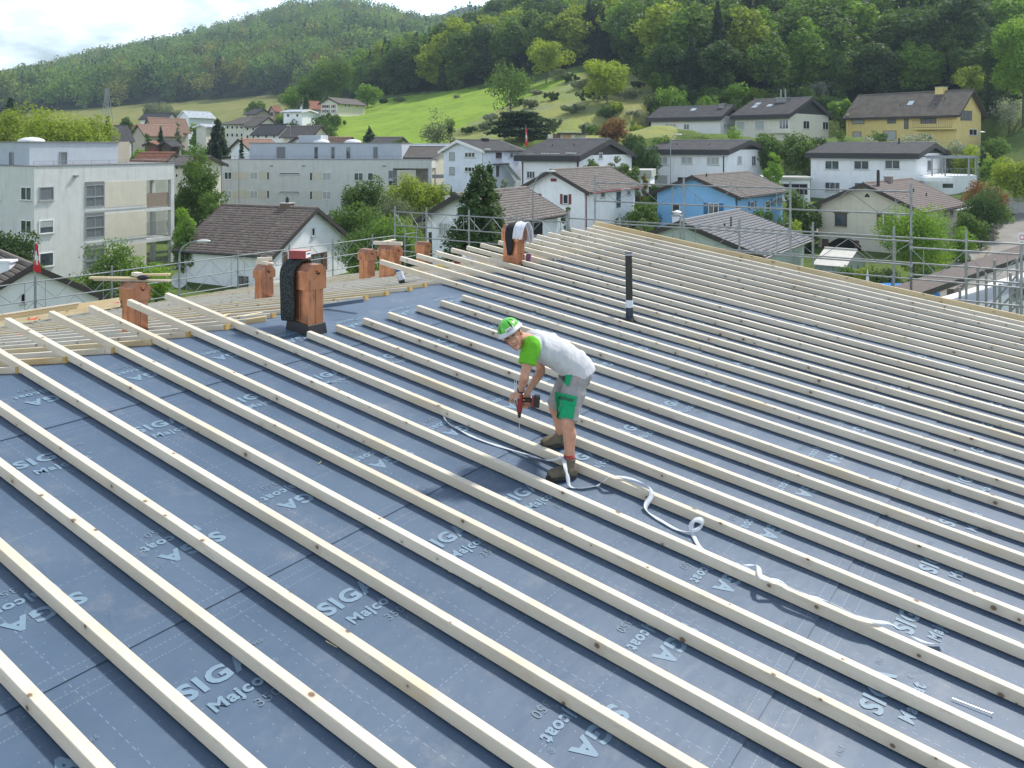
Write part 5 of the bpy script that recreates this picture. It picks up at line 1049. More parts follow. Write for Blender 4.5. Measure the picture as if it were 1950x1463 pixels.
def crown_fir(H, W, n, size, low=.06, droop=.35, layers=None, sharp=.85):
    L = layers or max(14, int(H*2.6)); z = np.linspace(low, .985, L)+RNG.normal(0, .35/L, L); z = np.clip(z, low, .99); out = []; tot = sum((1-z)**1.0+.08)
    for zz in z:
        R = W/2*((1-zz)/(1-low))**sharp*RNG.uniform(.82, 1.12)+.02*W; m_ = max(6, int(n*((1-zz)+.08)/tot)); nb_ = max(5, int(5+9*(1-zz))); ang = RNG.integers(0, nb_, m_)*(2*math.pi/nb_)+zz*40+RNG.normal(0, .10, m_)
        rl = np.sqrt(RNG.uniform(.02, 1, m_)); ln = RNG.uniform(.8, 1.1, nb_)[RNG.integers(0, nb_, m_)]; r = R*rl*ln; x, y = np.cos(ang)*r, np.sin(ang)*r; h = zz*H-droop*r*.8+RNG.normal(0, .55*H/L, m_)
        c = np.stack([x, y, h], 1); nr = unit(np.stack([np.cos(ang)*.5, np.sin(ang)*.5, np.full(m_, .8)], 1)+RNG.normal(0, .45, (m_, 3))); out.append(leaves(c, nr, size, .5))
    return np.concatenate(out)
def trunk(H, r, W, low, broad=True, n=6):
    m = MB(); m.tube((0, 0, -.5), (0, 0, H*(low+.25)), r, r*.6, n=8); m.tube((0, 0, H*(low+.25)), (.03*W, 0, H*.85), r*.6, r*.15, n=6)
    if broad:
        for k in range(n): a = k*2.4; z = H*(low+.05+.07*k); m.tube((0, 0, z), (math.cos(a)*W*.33, math.sin(a)*W*.33, min(z+H*.25, H*.9)), r*.4, r*.08, n=5)
    return m
def mesh_of(mb, name, mat):
    me = bpy.data.meshes.new(name); me.from_pydata([tuple(v) for v in mb.v], [], mb.f); me.materials.append(mat); return me
# ---- forest trees on the right-hand hillside, each its own object sharing a few crowns
FT = []
for k, (col, W) in enumerate((('mid', 9), ('mid', 10), ('dark', 9), ('bright', 8.5), ('yellow', 9), ('dark', 10), ('grey', 8), ('gold', 9))):
    FT.append((quads_to_mesh('forest_crown', crown_broad(18, W, 5200, .40, low=.04, nb=44, irr=.6), LEAF[col]), col, 18, 0))
for k in range(2): FT.append((quads_to_mesh('fir_crown', crown_fir(20, 7.0, 4600, .42, droop=.45), LEAF['fir']), 'fir', 20, 1))
cand = []; rr = random.Random(11)
t = 150.0
while t < 440:
    stp = 6.3 if t < 300 else 7.5; px = 690.0
    while px < 2120:
        p = px+rr.uniform(-.45, .45)*stp/t*F; tt = t+rr.uniform(-.45, .45)*stp
        if tt > forest_front(p)+1: cand.append((tt, p))
        px += stp/t*F
    t += stp
cand.sort(key=lambda c: c[0]-0.0*c[1]); print('forest candidates', len(cand))
def seen(tt, p):
    x = (p-CX)/F*tt; zt = gz(x, tt)+16; return HY-(zt-CZ)*F/tt > -25
vis = [c for c in cand if seen(*c) and -30 < c[1] < 1990]; print('visible', len(vis))
front = vis[:290]; ncol = {}
words = {'mid': 'mid-green broad', 'dark': 'dark green broad', 'bright': 'fresh green broad', 'yellow': 'yellow-green broad', 'grey': 'greyish green broad', 'gold': 'golden tinged broad', 'fir': 'dark pointed fir'}
def patch(p): return 'above the meadow' if p < 1240 else ('behind the two grey-roofed upper houses' if p < 1600 else 'behind the yellow house')
for tt, p in front:
    x = (p-CX)/F*tt; edge = tt < forest_front(p)+9; q = rr.random()
    if q < .16: me, col, h0, cf = FT[8+rr.randrange(2)]
    else: me, col, h0, cf = FT[rr.choice([0, 0, 0, 1, 1, 2, 3, 3, 3, 4, 4, 5, 5] if p < 1500 else [0, 0, 0, 1, 1, 1, 2, 5, 5, 3, 3])]
    H = rr.uniform(10, 14) if edge else rr.uniform(14, 20)
    if p < 1240: H = rr.uniform(14, 20) if edge else rr.uniform(16, 22)
    o = link('forest_tree', me, None, (x, tt, gz(x, tt)-.3)); s_ = H/h0; w_ = s_*rr.uniform(1.1, 1.5) if not cf else s_*1.1
    o.scale = (w_, w_*rr.uniform(.9, 1.1), s_); o.rotation_euler = (0, 0, rr.uniform(0, 6.28))
    o['label'] = '%s tree in the forest %s' % (words[col], patch(p)); o['category'] = 'tree'; o['group'] = '%s forest trees %s' % (words[col], patch(p))
# ---- the rest of the woods as one mass
LC = {'b': [crown_broad(1, W_, 420, .050, low=.02, nb=14, irr=.8) for W_ in (.75, .9, 1.05)], 'f': [crown_fir(1, .34, 150, .05, layers=9)], 'B': [crown_broad(1, W_, 620, .036, low=.05, nb=30, irr=.6) for W_ in (.55, .62)], 'F': [crown_fir(1, .32, 480, .034, layers=14)]}
def mass(name, pts, label, size=(15, 21)):
    Q = []; T = []; cols = np.array([(.12, .19, .045), (.09, .155, .045), (.135, .20, .045), (.155, .195, .05), (.06, .11, .04), (.17, .17, .045)])
    for tt, p, big in pts:
        x = (p-CX)/F*tt; fir = rr.random() < .25; L = LC[('F' if fir else 'B') if big else ('f' if fir else 'b')]; q = L[rr.randrange(len(L))]; H = rr.uniform(*size); a = rr.uniform(0, 6.28); ca, sa = math.cos(a), math.sin(a)
        R = np.array([[ca, sa, 0], [-sa, ca, 0], [0, 0, 1]]); Q.append((q @ R)*H+np.array([x, tt, gz(x, tt)-.5])); c = np.array((.022, .042, .022)) if fir else cols[rr.choice([0, 0, 0, 1, 1, 2, 2, 3, 4, 4, 5])]; T.append(np.tile(c*rr.uniform(.62, 1.3), (len(q), 1)))
    Q = np.concatenate(Q); T = np.concatenate(T)*RNG.uniform(.7, 1.3, (len(Q), 1)); me = quads_to_mesh(name, Q, FARLEAF); at_ = me.attributes.new('tint', 'FLOAT_COLOR', 'FACE')
    at_.data.foreach_set('color', np.concatenate([T, np.ones((len(T), 1))], 1).reshape(-1).astype(np.float32)); print(name, len(Q)); return tag(link(name, me), label, 'woodland', kind='stuff')
n = NT('far_leaves'); at_ = n.new('Attribute', attribute_name='tint'); n.set(at_.outputs['Color'], .65, 0, None, .2); t_ = n.new('BsdfTranslucent'); n.put(t_.inputs[0], n.mix(1.0, at_.outputs['Color'], (1.8, 2.0, 1.0), 'MULTIPLY')); ms = n.new('MixShader'); ms.inputs[0].default_value = .3
n.t.links.new(n.b.outputs[0], ms.inputs[1]); n.t.links.new(t_.outputs[0], ms.inputs[2]); n.t.links.new(ms.outputs[0], n.out.inputs[0]); FARLEAF = n.m
mass('woodland', [(tt, p, 1) for tt, p in vis[290:]], 'upper part of the forest on the right hillside')
far = []; t = 440.0
while t < 1120:
    stp = 12 if t < 800 else 14; px = -420.0
    while px < 1120:
        p = px+rr.uniform(-.5, .5)*stp/t*F; tt = t+rr.uniform(-.5, .5)*stp
        if tt > forest_front(p)+1 and not (p > 700 and tt < 440): far.append((tt, p, 0))
        px += stp/t*F
    t += stp
print('far trees', len(far))
mass('woodland', far, 'forest covering the hill across the valley', (17, 27))
# ---- single trees and bushes
CACHE = {}
def plant(kind, col, px, ytop, wpx, t, label, cat='tree', yb=None, group=None, name=None, dens=1.0):
    x = (px-CX)/F*t; g = gz(x, t); zt = CZ+(HY-ytop)/F*t
    if yb is not None: g = min(CZ+(HY-yb)/F*t, zt-.3)
    H = max(zt-g, .5); W = wpx/F*t; sz = max(.11, min(.36, t/F*2.6)); nn = int(max(900, min(14000, 4.2*(H*W)/(sz*sz)*dens)))
    nm = name or {'b': 'broadleaf_tree', 'f': 'conifer_tree', 'u': 'garden_bush', 's': 'sparse_tree', 'a': 'araucaria_tree', 'c': 'cedar_tree', 'w': 'willow_tree', 'p': 'slender_tree'}[kind]
    root = empty(nm, (x, t, g), label, cat, group); low = .22
    if kind in 'fac': sz *= 1.5; W *= 1.45
    if kind == 'b': Q = crown_broad(H, W, nn, sz, low=.16, nb=34, irr=.7); low = .16
    elif kind == 'p': Q = crown_broad(H, W, nn, sz, low=.08, nb=40, irr=1.0, open_=.3)
    elif kind == 'u': Q = crown_broad(H, W, nn, sz*.85, low=-.12, nb=20, irr=.5); low = 0
    elif kind == 's': Q = crown_broad(H, W, int(nn*.6), sz*.9, low=.12, nb=26, irr=1.4, open_=.8); low = .12
    elif kind == 'w': Q = crown_broad(H, W, int(nn*1.5), sz*.8, low=.10, nb=44, irr=.3); low = .1
    elif kind == 'f': Q = crown_fir(H, W, int(nn*1.3), sz, droop=.3, sharp=.62)
    elif kind == 'a': Q = crown_fir(H, W, int(nn*2.6), sz*.9, droop=.5, layers=30, sharp=.62, low=.03)
    elif kind == 'c':
        parts = []
        for k in range(8): z = .25+.72*k/8; R = W*.5*(1-.55*(k/8)**1.5); a = k*2.4; m_ = nn//5; ang = RNG.uniform(0, 6.28, m_); r = R*np.sqrt(RNG.random(m_)); ox, oy = math.cos(a)*W*.12, math.sin(a)*W*.12; c = np.stack([ox+np.cos(ang)*r, oy+np.sin(ang)*r, z*H+RNG.normal(0, H*.022, m_)-r*.08], 1); parts.append(leaves(c, unit(np.array([0, 0, 1.])+RNG.normal(0, .4, (m_, 3))), sz))
        Q = np.concatenate(parts)
    cr_ = link('foliage' if kind == 'u' else 'crown', quads_to_mesh('crown', Q, LEAF[col]), root)
    if kind != 'u': link('trunk', mesh_of(trunk(H, max(.12, H*.018), W, low, kind not in 'fa'), 'trunk', M_BARK), root)
    else: m = MB(); m.tube((0, 0, -.3), (0, 0, H*.6), .07, .03, n=6); m.tube((0, 0, .1), (W*.2, .1, H*.6), .05, .02, n=5); m.tube((0, 0, .1), (-W*.2, -.1, H*.55), .05, .02, n=5); link('stem', mesh_of(m, 'stem', M_BARK), root)
    return root
PL = [
 ('b', 'yellow', 22, 212, 140, 118, 'yellow-green tree above the left apartment roof, leftmost of the row'), ('b', 'yellow', 98, 208, 150, 116, 'yellow-green tree behind the white roof dome of the left apartment block'), ('b', 'yellow', 160, 212, 120, 119, 'yellow-green tree at the right end of the row above the left apartment block'),
 ('f', 'fir', 20, 184, 40, 190, 'dark conifer rising behind the yellow-green trees at the left edge'), ('f', 'fir', 205, 222, 20, 150, 'narrow dark conifer right of the yellow-green trees'), ('b', 'bright', 268, 262, 40, 135, 'fresh green tree behind the tan stair head'),
 ('u', 'yellow', 240, 288, 34, 84, 'yellow-green shrub beside the penthouse end wall'), ('f', 'fir', 415, 228, 58, 140, 'large dark spruce left of the second apartment block'), ('f', 'fir', 460, 267, 16, 128, 'slim small fir at the left end of the second apartment roof'),
 ('p', 'mid', 376, 291, 84, 92, 'slim tall green tree between the two apartment blocks'), ('u', 'mid', 345, 350, 50, 96, 'bush at the left foot of the slim green tree'), ('u', 'mid', 405, 372, 60, 88, 'round bush at the right foot of the slim green tree'), ('u', 'bright', 352, 392, 60, 82, 'bright bush below the slim green tree'), ('u', 'mid', 350, 418, 50, 74, 'dense bush beside the eave of the tiled white house'),
 ('b', 'mid', 362, 283, 50, 120, 'round bright tree in front of the village houses'), 
 ('s', 'mid', 208, 466, 110, 57, 'loose apple tree in front of the left apartment block', ), ('s', 'bright', 262, 492, 70, 58, 'light green loose tree right of the apple tree'), ('u', 'dark', 225, 535, 110, 54, 'dark bush below the apple tree'), ('u', 'bright', 300, 500, 70, 62, 'leafy climber bush at the corner of the tiled white house'),
 ('b', 'dark', 12, 434, 110, 60, 'dark tree cut by the left edge beside the pale gable'), ('u', 'mid', 62, 478, 50, 60, 'bush left of the red flag'),
 ('b', 'mid', 692, 346, 84, 96, 'upright green tree left in front of the second apartment block'), ('b', 'mid', 676, 388, 110, 84, 'dense green tree right of the tiled white gable'), ('s', 'grey', 745, 378, 150, 90, 'airy grey-green tree in the middle of the garden'), ('p', 'yellow', 775, 335, 96, 102, 'yellowing tree before the right half of the second apartment block'), ('p', 'yellow', 822, 350, 84, 104, 'smaller yellowing tree left of the bluish house'),
 ('u', 'bright', 752, 415, 130, 74, 'bright green bush behind the ladder frame'), ('u', 'mid', 700, 430, 130, 72, 'bush behind the far scaffold corner'), ('u', 'grey', 838, 395, 100, 84, 'grey-green bush left of the white bungalow roof'), ('u', 'bright', 705, 462, 40, 62, 'lime green bush under the scaffold rail'), ('u', 'dark', 770, 446, 70, 70, 'dark leafy bush beside the ladder frame'),
 ('a', 'dark', 914, 318, 150, 57, 'tall dark araucaria with drooping branches in front of the bungalow'), ('f', 'dark', 932, 316, 50, 84, 'dark conifer just behind the araucaria top'),
 ('u', 'mid', 863, 345, 22, 98, 'leftmost of three little round trees before the bluish house'), ('u', 'mid', 885, 342, 24, 98, 'middle of three little round trees before the bluish house'), ('u', 'mid', 905, 343, 22, 98, 'rightmost of three little round trees before the bluish house'), ('u', 'grey', 965, 338, 36, 98, 'pale flowering bush at the bluish house door'), ('u', 'bright', 972, 350, 40, 90, 'green bush below the flowering bush'),
 ('f', 'fir', 704, 246, 30, 160, 'small dark conifer at the foot of the meadow'), ('c', 'fir', 996, 207, 92, 150, 'dark spreading cedar behind the flag'), ('s', 'mid', 972, 126, 78, 178, 'tall ivy-clad loose tree above the cedar'), ('b', 'yellow', 1040, 78, 100, 222, 'large yellow-green tree at the top of the meadow'), ('b', 'yellow', 1156, 118, 124, 176, 'broad yellow-green walnut tree on the dry slope'), ('s', 'grey', 832, 226, 54, 150, 'thin leafless-looking tree at the lower edge of the meadow'), ('s', 'mid', 858, 222, 26, 152, 'narrow twiggy tree right of the thin one at the meadow edge'),
 ('b', 'autumn', 1166, 226, 56, 132, 'rusty red tree behind the flagged white house'), ('u', 'grey', 1056, 226, 40, 160, 'grey bush on the dry slope above the ochre house'), ('u', 'dark', 1210, 250, 60, 128, 'dark shrub between the rusty tree and the grey white house'),
 ('b', 'mid', 634, 114, 80, 285, 'large round tree above the red-shuttered village house'), ('b', 'mid', 585, 148, 60, 280, 'tree left of the large round one over the village'), ('b', 'bright', 556, 165, 44, 275, 'small tree at the field edge over the village'), ('b', 'bright', 700, 163, 66, 262, 'light green bushy tree at the left end of the meadow'), ('s', 'grey', 640, 190, 50, 250, 'pale shrub behind the red-shuttered house'),
 ('f', 'dark', 583, 180, 18, 225, 'thin conifer beside the orange-roofed village house'), ('b', 'mid', 487, 190, 40, 300, 'round tree in the upper village'), ('b', 'grey', 300, 190, 60, 330, 'large pale tree over the farm roofs'), ('b', 'grey', 335, 203, 40, 320, 'smaller pale tree right of the large one over the farm roofs'), ('b', 'mid', 238, 216, 34, 250, 'tree left of the farmhouse'), ('b', 'bright', 375, 228, 30, 210, 'bright tree at the right end of the farmhouse'), ('f', 'fir', 306, 243, 16, 200, 'little fir in front of the farmhouse'), ('p', 'grey', 339, 232, 12, 205, 'slim poplar in front of the farmhouse'), ('u', 'mid', 282, 246, 24, 200, 'dark round bush before the farmhouse barn'), ('u', 'bright', 290, 286, 50, 140, 'lawn-side bush behind the left block'), ('u', 'dark', 600, 230, 40, 195, 'hedge bush below the village terrace'), ('u', 'mid', 635, 222, 60, 215, 'hedge along the meadow edge below the red-shuttered house'), ('u', 'mid', 560, 222, 40, 215, 'bush in front of the low white flat house'), ('b', 'dark', 532, 226, 26, 250, 'small dark tree behind the terrace houses'),
 ('u', 'bright', 1473, 283, 42, 110, 'clipped bright green round bush between the two long white houses'), ('u', 'dark', 1249, 334, 38, 98, 'dark clipped ball bush left of the blue house'), ('u', 'mid', 1236, 362, 60, 92, 'light bush below the clipped ball'), ('b', 'mid', 1220, 378, 70, 86, 'green tree between the red-shuttered and the blue house'), ('u', 'dark', 1180, 410, 50, 80, 'dark garden bush at the steps of the red-shuttered house'), ('u', 'bright', 1017, 424, 46, 60, 'lime round bush right of the ridge chimney'), ('u', 'mid', 1082, 388, 30, 72, 'small round tree below the red-shuttered window'),
 ('u', 'mid', 1130, 285, 44, 100, 'shrub left on the terrace of the flagged white house'), ('u', 'grey', 1180, 283, 44, 101, 'grey shrub on the terrace of the flagged white house'), ('u', 'gold', 1227, 300, 16, 101, 'small orange flowering bush on the terrace'), ('u', 'mid', 1200, 302, 40, 99, 'low shrub under the terrace wall'), ('u', 'dark', 1235, 262, 60, 118, 'dark bush left of the house behind the blue one'), ('u', 'mid', 1262, 246, 60, 128, 'bush in front of the grey white upper house, left'), 
 ('u', 'mid', 1350, 258, 60, 128, 'bush in front of the grey white upper house, right'), ('u', 'bright', 1400, 252, 60, 128, 'bush at the seam of the two upper houses'), ('b', 'mid', 1462, 248, 66, 126, 'leafy tree in front of the cream upper house'), ('b', 'mid', 1515, 256, 80, 122, 'broad tree behind the clipped bright bush'), ('u', 'dark', 1560, 250, 50, 132, 'dark bush at the right of the cream upper house'), ('b', 'bright', 1600, 182, 40, 156, 'fresh green tree left of the yellow house'), ('u', 'mid', 1600, 246, 50, 134, 'bush at the left foot of the yellow house'),
 ('s', 'silver', 1566, 156, 66, 172, 'silvery tree above the cream upper house'), ('u', 'silver', 1755, 240, 110, 126, 'large silvery bush in front of the yellow house'), ('u', 'silver', 1660, 256, 60, 128, 'smaller silvery bush in front of the yellow house'), ('u', 'silver', 1812, 262, 60, 122, 'low silvery bush at the corner of the yellow house'), ('u', 'yellow', 1850, 268, 70, 118, 'yellow-green shrub below the yellow house corner'), ('u', 'mid', 1895, 258, 60, 122, 'green shrub above the right lamp'),
 ('f', 'fir', 1692, 100, 46, 172, 'blue-dark fir behind the yellow roof, leftmost of four'), ('f', 'fir', 1742, 104, 44, 172, 'blue-dark fir behind the yellow roof, second of four'), ('f', 'fir', 1785, 100, 44, 174, 'blue-dark fir behind the yellow roof, third of four'), ('f', 'fir', 1818, 106, 40, 172, 'blue-dark fir behind the yellow roof, rightmost of four'), ('b', 'yellow', 1846, 130, 66, 160, 'yellow-green round tree right above the yellow roof'),
 ('f', 'dark', 1885, 150, 24, 148, 'slim conifer right of the yellow house'), ('s', 'silver', 1922, 190, 60, 142, 'silver-leaved tree right of the yellow house'), ('b', 'bright', 1950, 18, 120, 140, 'bright tree hanging in from the right edge'), ('b', 'dark', 1905, 60, 70, 150, 'dark tree left of the bright one at the right edge'), ('u', 'bright', 1886, 296, 36, 108, 'small bright bush below the lamp on the right'), ('u', 'fir', 1874, 276, 20, 112, 'little blue fir beside the lamp'),
 ('b', 'yellow', 1935, 300, 96, 98, 'yellow-green tree at the right edge over the lane'), ('u', 'autumn', 1878, 326, 80, 94, 'reddish bush beside the white terrace'), ('u', 'dark', 1872, 352, 96, 86, 'large dark grey-green bush left of the lane'), ('u', 'mid', 1852, 398, 60, 80, 'round bush right of the beige house'), ('u', 'bright', 1832, 430, 56, 74, 'bright low bush at the lane wall'), ('w', 'bright', 1740, 398, 144, 67, 'big bright green willow bush in front of the beige house'),
 ('u', 'mid', 1520, 360, 66, 94, 'bush between the blue and the beige house, upper'), ('u', 'dark', 1485, 402, 66, 80, 'dark bush behind the grey tiled roof'), ('u', 'mid', 1545, 378, 44, 88, 'bush at the left corner of the beige house'), ('f', 'dark', 1535, 395, 20, 84, 'small dark conifer left of the beige house'), ('u', 'yellow', 1512, 420, 50, 78, 'yellowish shrub left of the beige house wall'), ('u', 'mid', 1450, 385, 50, 82, 'green bush at the blue house corner'),
 ('u', 'mid', 1610, 512, 60, 62, 'low plants right of the greenhouse'), ('u', 'dark', 1680, 508, 90, 60, 'dark hedge under the willow bush'), ('u', 'yellow', 1640, 505, 60, 63, 'yellowish ground shrub by the greenhouse'), ('u', 'dark', 1760, 500, 60, 60, 'dark hedge piece right of the willow trunk'), ('u', 'mid', 1225, 425, 60, 70, 'low bush behind the gable board peak'), ('u', 'mid', 985, 300, 40, 118, 'bush beside the flag pole foot'), ('b', 'mid', 760, 268, 30, 150, 'small tree at the foot of the meadow'),
]
for a in PL: plant(*a[:6], a[6], cat='bush' if a[0] == 'u' else 'tree')
# small trees among the village roofs and gardens
for k in range(46):
    px = rr.uniform(215, 640); t = rr.choice([rr.uniform(140, 180), rr.uniform(185, 260), rr.uniform(260, 340)]); x = (px-CX)/F*t
    if any(abs((x-P_[0].x)*P_[1].x+(t-P_[0].y)*P_[1].y-P_[3]/2) < P_[3]/2+1.5 and abs((x-P_[0].x)*P_[2].x+(t-P_[0].y)*P_[2].y-P_[4]/2) < P_[4]/2+1.5 for P_ in PADS): continue
    Hh = rr.uniform(3, 6.5); yt = HY-(gz(x, t)+Hh-CZ)*F/t; kd = rr.choice('bbbuf'); plant(kd, rr.choice(['mid', 'mid', 'bright', 'dark', 'yellow']) if kd != 'f' else 'fir', px, yt, Hh*(.9 if kd != 'f' else .45)/t*F, t, 'small %s scattered among the roofs of the far village' % {'b': 'round tree', 'u': 'garden bush', 'f': 'dark fir'}[kd], group='small %s among the village roofs' % {'b': 'trees', 'u': 'bushes', 'f': 'firs'}[kd], dens=.6)
for k in range(52):
    px = rr.uniform(1110, 1930); t = rr.choice([rr.uniform(88, 103), rr.uniform(122, 136), rr.uniform(150, 166)]); x = (px-CX)/F*t
    if any(abs((x-P_[0].x)*P_[1].x+(t-P_[0].y)*P_[1].y-P_[3]/2) < P_[3]/2+1.5 and abs((x-P_[0].x)*P_[2].x+(t-P_[0].y)*P_[2].y-P_[4]/2) < P_[4]/2+1.5 for P_ in PADS): continue
    Hh = rr.uniform(1.3, 2.8); yt = HY-(gz(x, t)+Hh-CZ)*F/t; plant('u', rr.choice(['mid', 'mid', 'bright', 'dark', 'yellow', 'grey']), px, yt, Hh*rr.uniform(1.1, 1.9)/t*F, t, 'garden shrub growing between the houses on the right slope', group='garden shrubs between the right houses', cat='bush')
for k, (px, t, c_, yt) in enumerate([(1243, 182, 'mid', 118), (1258, 176, 'mid', 140), (1270, 168, 'bright', 165), (1246, 168, 'dark', 178), (1300, 166, 'bright', 170), (1350, 164, 'bright', 172)]): plant('b' if k < 3 else 'u', c_, px, yt, 62 if k < 3 else 54, t, '%s at the wood edge where the dry slope ends' % ['tall tree', 'middle tree', 'lower bright tree', 'dark shrub', 'leftmost bright shrub', 'rightmost bright shrub'][k])
for k in range(30):
    px = 1240+k*24+rr.uniform(-8, 8); t = forest_front(px)-rr.uniform(0, 3.5); x = (px-CX)/F*t; Hh = rr.uniform(2.2, 4.6); yt = HY-(gz(x, t)+Hh-CZ)*F/t
    if 1600 < px < 1830: continue
    plant('u', rr.choice(['mid', 'bright', 'dark', 'mid', 'yellow']), px, yt, Hh*1.5/t*F, t, 'undergrowth bush along the forest edge behind the upper houses', group='undergrowth along the forest edge', cat='bush')
# meadow edge shrubs
for k, (px, t, w_) in enumerate([(1105, 200, 60), (1150, 205, 50), (1010, 186, 50), (1050, 192, 44), (1120, 160, 54), (1165, 160, 60), (1210, 165, 50), (1230, 200, 44), (960, 170, 40), (925, 170, 36), (895, 168, 40), (935, 178, 50), (985, 192, 44), (1020, 204, 34), (1090, 170, 60), (1130, 182, 70), (1190, 178, 60), (1215, 190, 40), (1070, 222, 60), (1085, 214, 44), (870, 240, 14), (760, 262, 30), (730, 268, 26), (690, 272, 30)]):
    x = (px-CX)/F*t; yb_ = HY-(gz(x, t)-CZ)*F/t
    plant('u', ['grey', 'dark', 'grey', 'dark', 'silver', 'dark', 'silver'][k % 7], px, yb_-w_*.32, w_, t, 'scrub bush on the meadow slope, %s from the lower left of the slope' % ordw(k+1), cat='bush')
# ================================================================ lamps, flags, garden things, haze
def lamp(px, y0, ytop, t, hx, hy, label, r=.06):
    b = at(px, y0, t); b.z = gz(b.x, t); top = at(px, ytop, t); hd = at(hx, hy, t); root = empty('street_lamp', b, label, 'street lamp')
    m = MB(); m.tube(b, top, r*1.2, r*.8, n=10); m.build('pole', M_GALV, root)
    m = MB(); P = [top.lerp(hd, 0), Vector((top.x+(hd.x-top.x)*.2, t, top.z+(hd.z-top.z)*.55)), Vector((top.x+(hd.x-top.x)*.55, t, top.z+(hd.z-top.z)*.9)), hd]
    for a, c in zip(P[:-1], P[1:]): m.tube(a, c, r*.7, n=8)
    m.build('arm', M_GALV, root); L = (hx-px)/abs(hx-px) if hx != px else 1
    m = MB(); m.ball(hd+Vector((L*.28, 0, .02)), .40, .15, .09, n=12, m=6); m.build('lamp_head', pm('pale_lamp_glass', (.55, .58, .58), .3, .1), root, smooth=True)
lamp(342, 590, 482, 46, 378, 460, 'curved street lamp in front of the tiled white house')
lamp(1015, 470, 362, 66, 1042, 327, 'curved street lamp before the red-shuttered house')
lamp(1277, 360, 272, 98, 1288, 257, 'tall street lamp in front of the white house behind the blue one')
lamp(1862, 350, 272, 100, 1866, 252, 'tall street lamp at the right near the lane')
lamp(919, 350, 290, 96, 924, 285, 'thin street lamp at the corner of the bluish house', .05)
lamp(553, 280, 242, 168, 551, 240, 'small lamp pole over the second apartment roof, left', .06)
lamp(455, 300, 296, 110, 462, 292, 'short lamp beside the slim fir at the second block', .05)
def flag(px, ytop, ybot, t, w_, h0, h1, label, mat):
    p = at(px, ytop, t); b = at(px, ybot, t); root = empty('flag_pole', Vector((p.x, t, b.z)), label, 'flag pole'); m = MB(); m.tube(b, p, .04, .025, n=8); m.build('pole', M_GALV, root)
    A = at(px, h0, t); B = at(px, h1, t); W = w_/F*t; m = MB(); n_ = 12; k_ = 10; P = []
    mc = MB()
    for i in range(n_+1):
        row = []
        for j in range(k_+1):
            f = i/n_; g = j/k_; z = A.z+(B.z-A.z)*f; x = A.x+W*g*(.35+.65*f)-W*.15*f; y = t+.10*W*math.sin(g*9+f*3)-.02; row.append(Vector((x, y, z-.25*W*g)))
        P.append(row)
    for i in range(n_):
        for j in range(k_):
            cross = (3 <= i <= 8 and 4 <= j <= 5) or (5 <= i <= 6 and 2 <= j <= 7)
            (mc if cross else m).poly([P[i][j], P[i][j+1], P[i+1][j+1], P[i+1][j]])
    fl = m.build('flag', mat, root, smooth=True, merge=True); mc.build('white_cross', M_WHT, fl, smooth=True, merge=True)
M_FLAG = pm('red_flag_cloth', (.60, .02, .03), .8, .1)
flag(66, 449, 640, 43, 16, 462, 516, 'pole with a limp red flag with a white cross beside the pale gable', M_FLAG)
flag(1001, 237, 300, 108, 6, 243, 277, 'distant pole with a thin red flag above the white house', M_FLAG)
# lattice pylon
root = empty('power_pylon', gp_(204, 430), 'faint lattice power pylon in front of the wooded hill', 'pylon'); b = gp_(204, 430); top = at(204, 168, 430); m = MB(); Hh = top.z-b.z
for sx in (-1, 1):
    for sy in (-1, 1): m.tube(b+Vector((sx*2.2, sy*2.2, 0)), top+Vector((sx*.3, sy*.3, 0)), .16, n=5)
for k in range(9):
    f, g = k/9, (k+1)/9; w0, w1 = 2.2-1.9*f, 2.2-1.9*g; z0, z1 = b.z+Hh*f, b.z+Hh*g
    for s_ in (-1, 1): m.tube((b.x-s_*w0, b.y-w0, z0), (b.x+s_*w1, b.y-w1, z1), .10, n=4)
m.build('lattice_mast', M_GALV, root)
for f in (.80, .90, .97): m = MB(); z = b.z+Hh*f; m.tube((b.x-3.2*(1.4-f), b.y, z), (b.x+3.2*(1.4-f), b.y, z), .14, n=5); m.build('cross_arm', M_GALV, root)
# satellite dish
root = empty('satellite_dish', at(341, 560, 44), 'round pale satellite dish behind the far scaffold', 'satellite dish'); c = at(341, 534, 44); m = MB(); nn = Vector((.3, -1, .2)).normalized(); a = nn.orthogonal().normalized(); b_ = nn.cross(a); R_ = .40
rings = []
for i in range(5): r = R_*i/4; rings.append([c-nn*.10*(1-(i/4)**2)+(a*math.cos(k*math.pi/10)+b_*math.sin(k*math.pi/10))*r for k in range(20)])
for i in range(4):
    for k in range(20): m.poly([rings[i][k], rings[i][(k+1) % 20], rings[i+1][(k+1) % 20], rings[i+1][k]])
m.build('dish', pm('grey_dish', (.45, .46, .46), .5), root, smooth=True, merge=True); m = MB(); m.tube(c-nn*.05, at(341, 600, 44), .03, n=6); m.build('mast', M_GALV, root); m = MB(); m.tube(c+b_*R_*.0-Vector((0, 0, .3)), c+nn*.35, .012, n=5); m.ball(c+nn*.36, .04); m.build('receiver_arm', M_DKG, root)
# greenhouse
g = House('greenhouse', 'small glass greenhouse with a pale sheet roof in the garden', 63, 38, 1552, 1608, 1648, 535, 508, W_GRN, base=1.0, cat='greenhouse'); gm = NT('greenhouse_glass'); gm.set((.30, .36, .34), .15, 0, None, .5)
g.body(mat=gm.m, name='glass_wall'); g.gable('R', 478, pm('pale_sheet_roof', (.50, .49, .43), .6, .12, 2), oe=.15, ov=.15, th=.05, gmat=gm.m); 
for k in range(6): g.slab('L', 1553+k*11, 508, 1554+k*11, 535, .05, M_GALV, 'glazing_bar')
for k in range(4): g.slab('R', 1609+k*12, 505, 1610+k*12, 535, .05, M_GALV, 'glazing_bar')
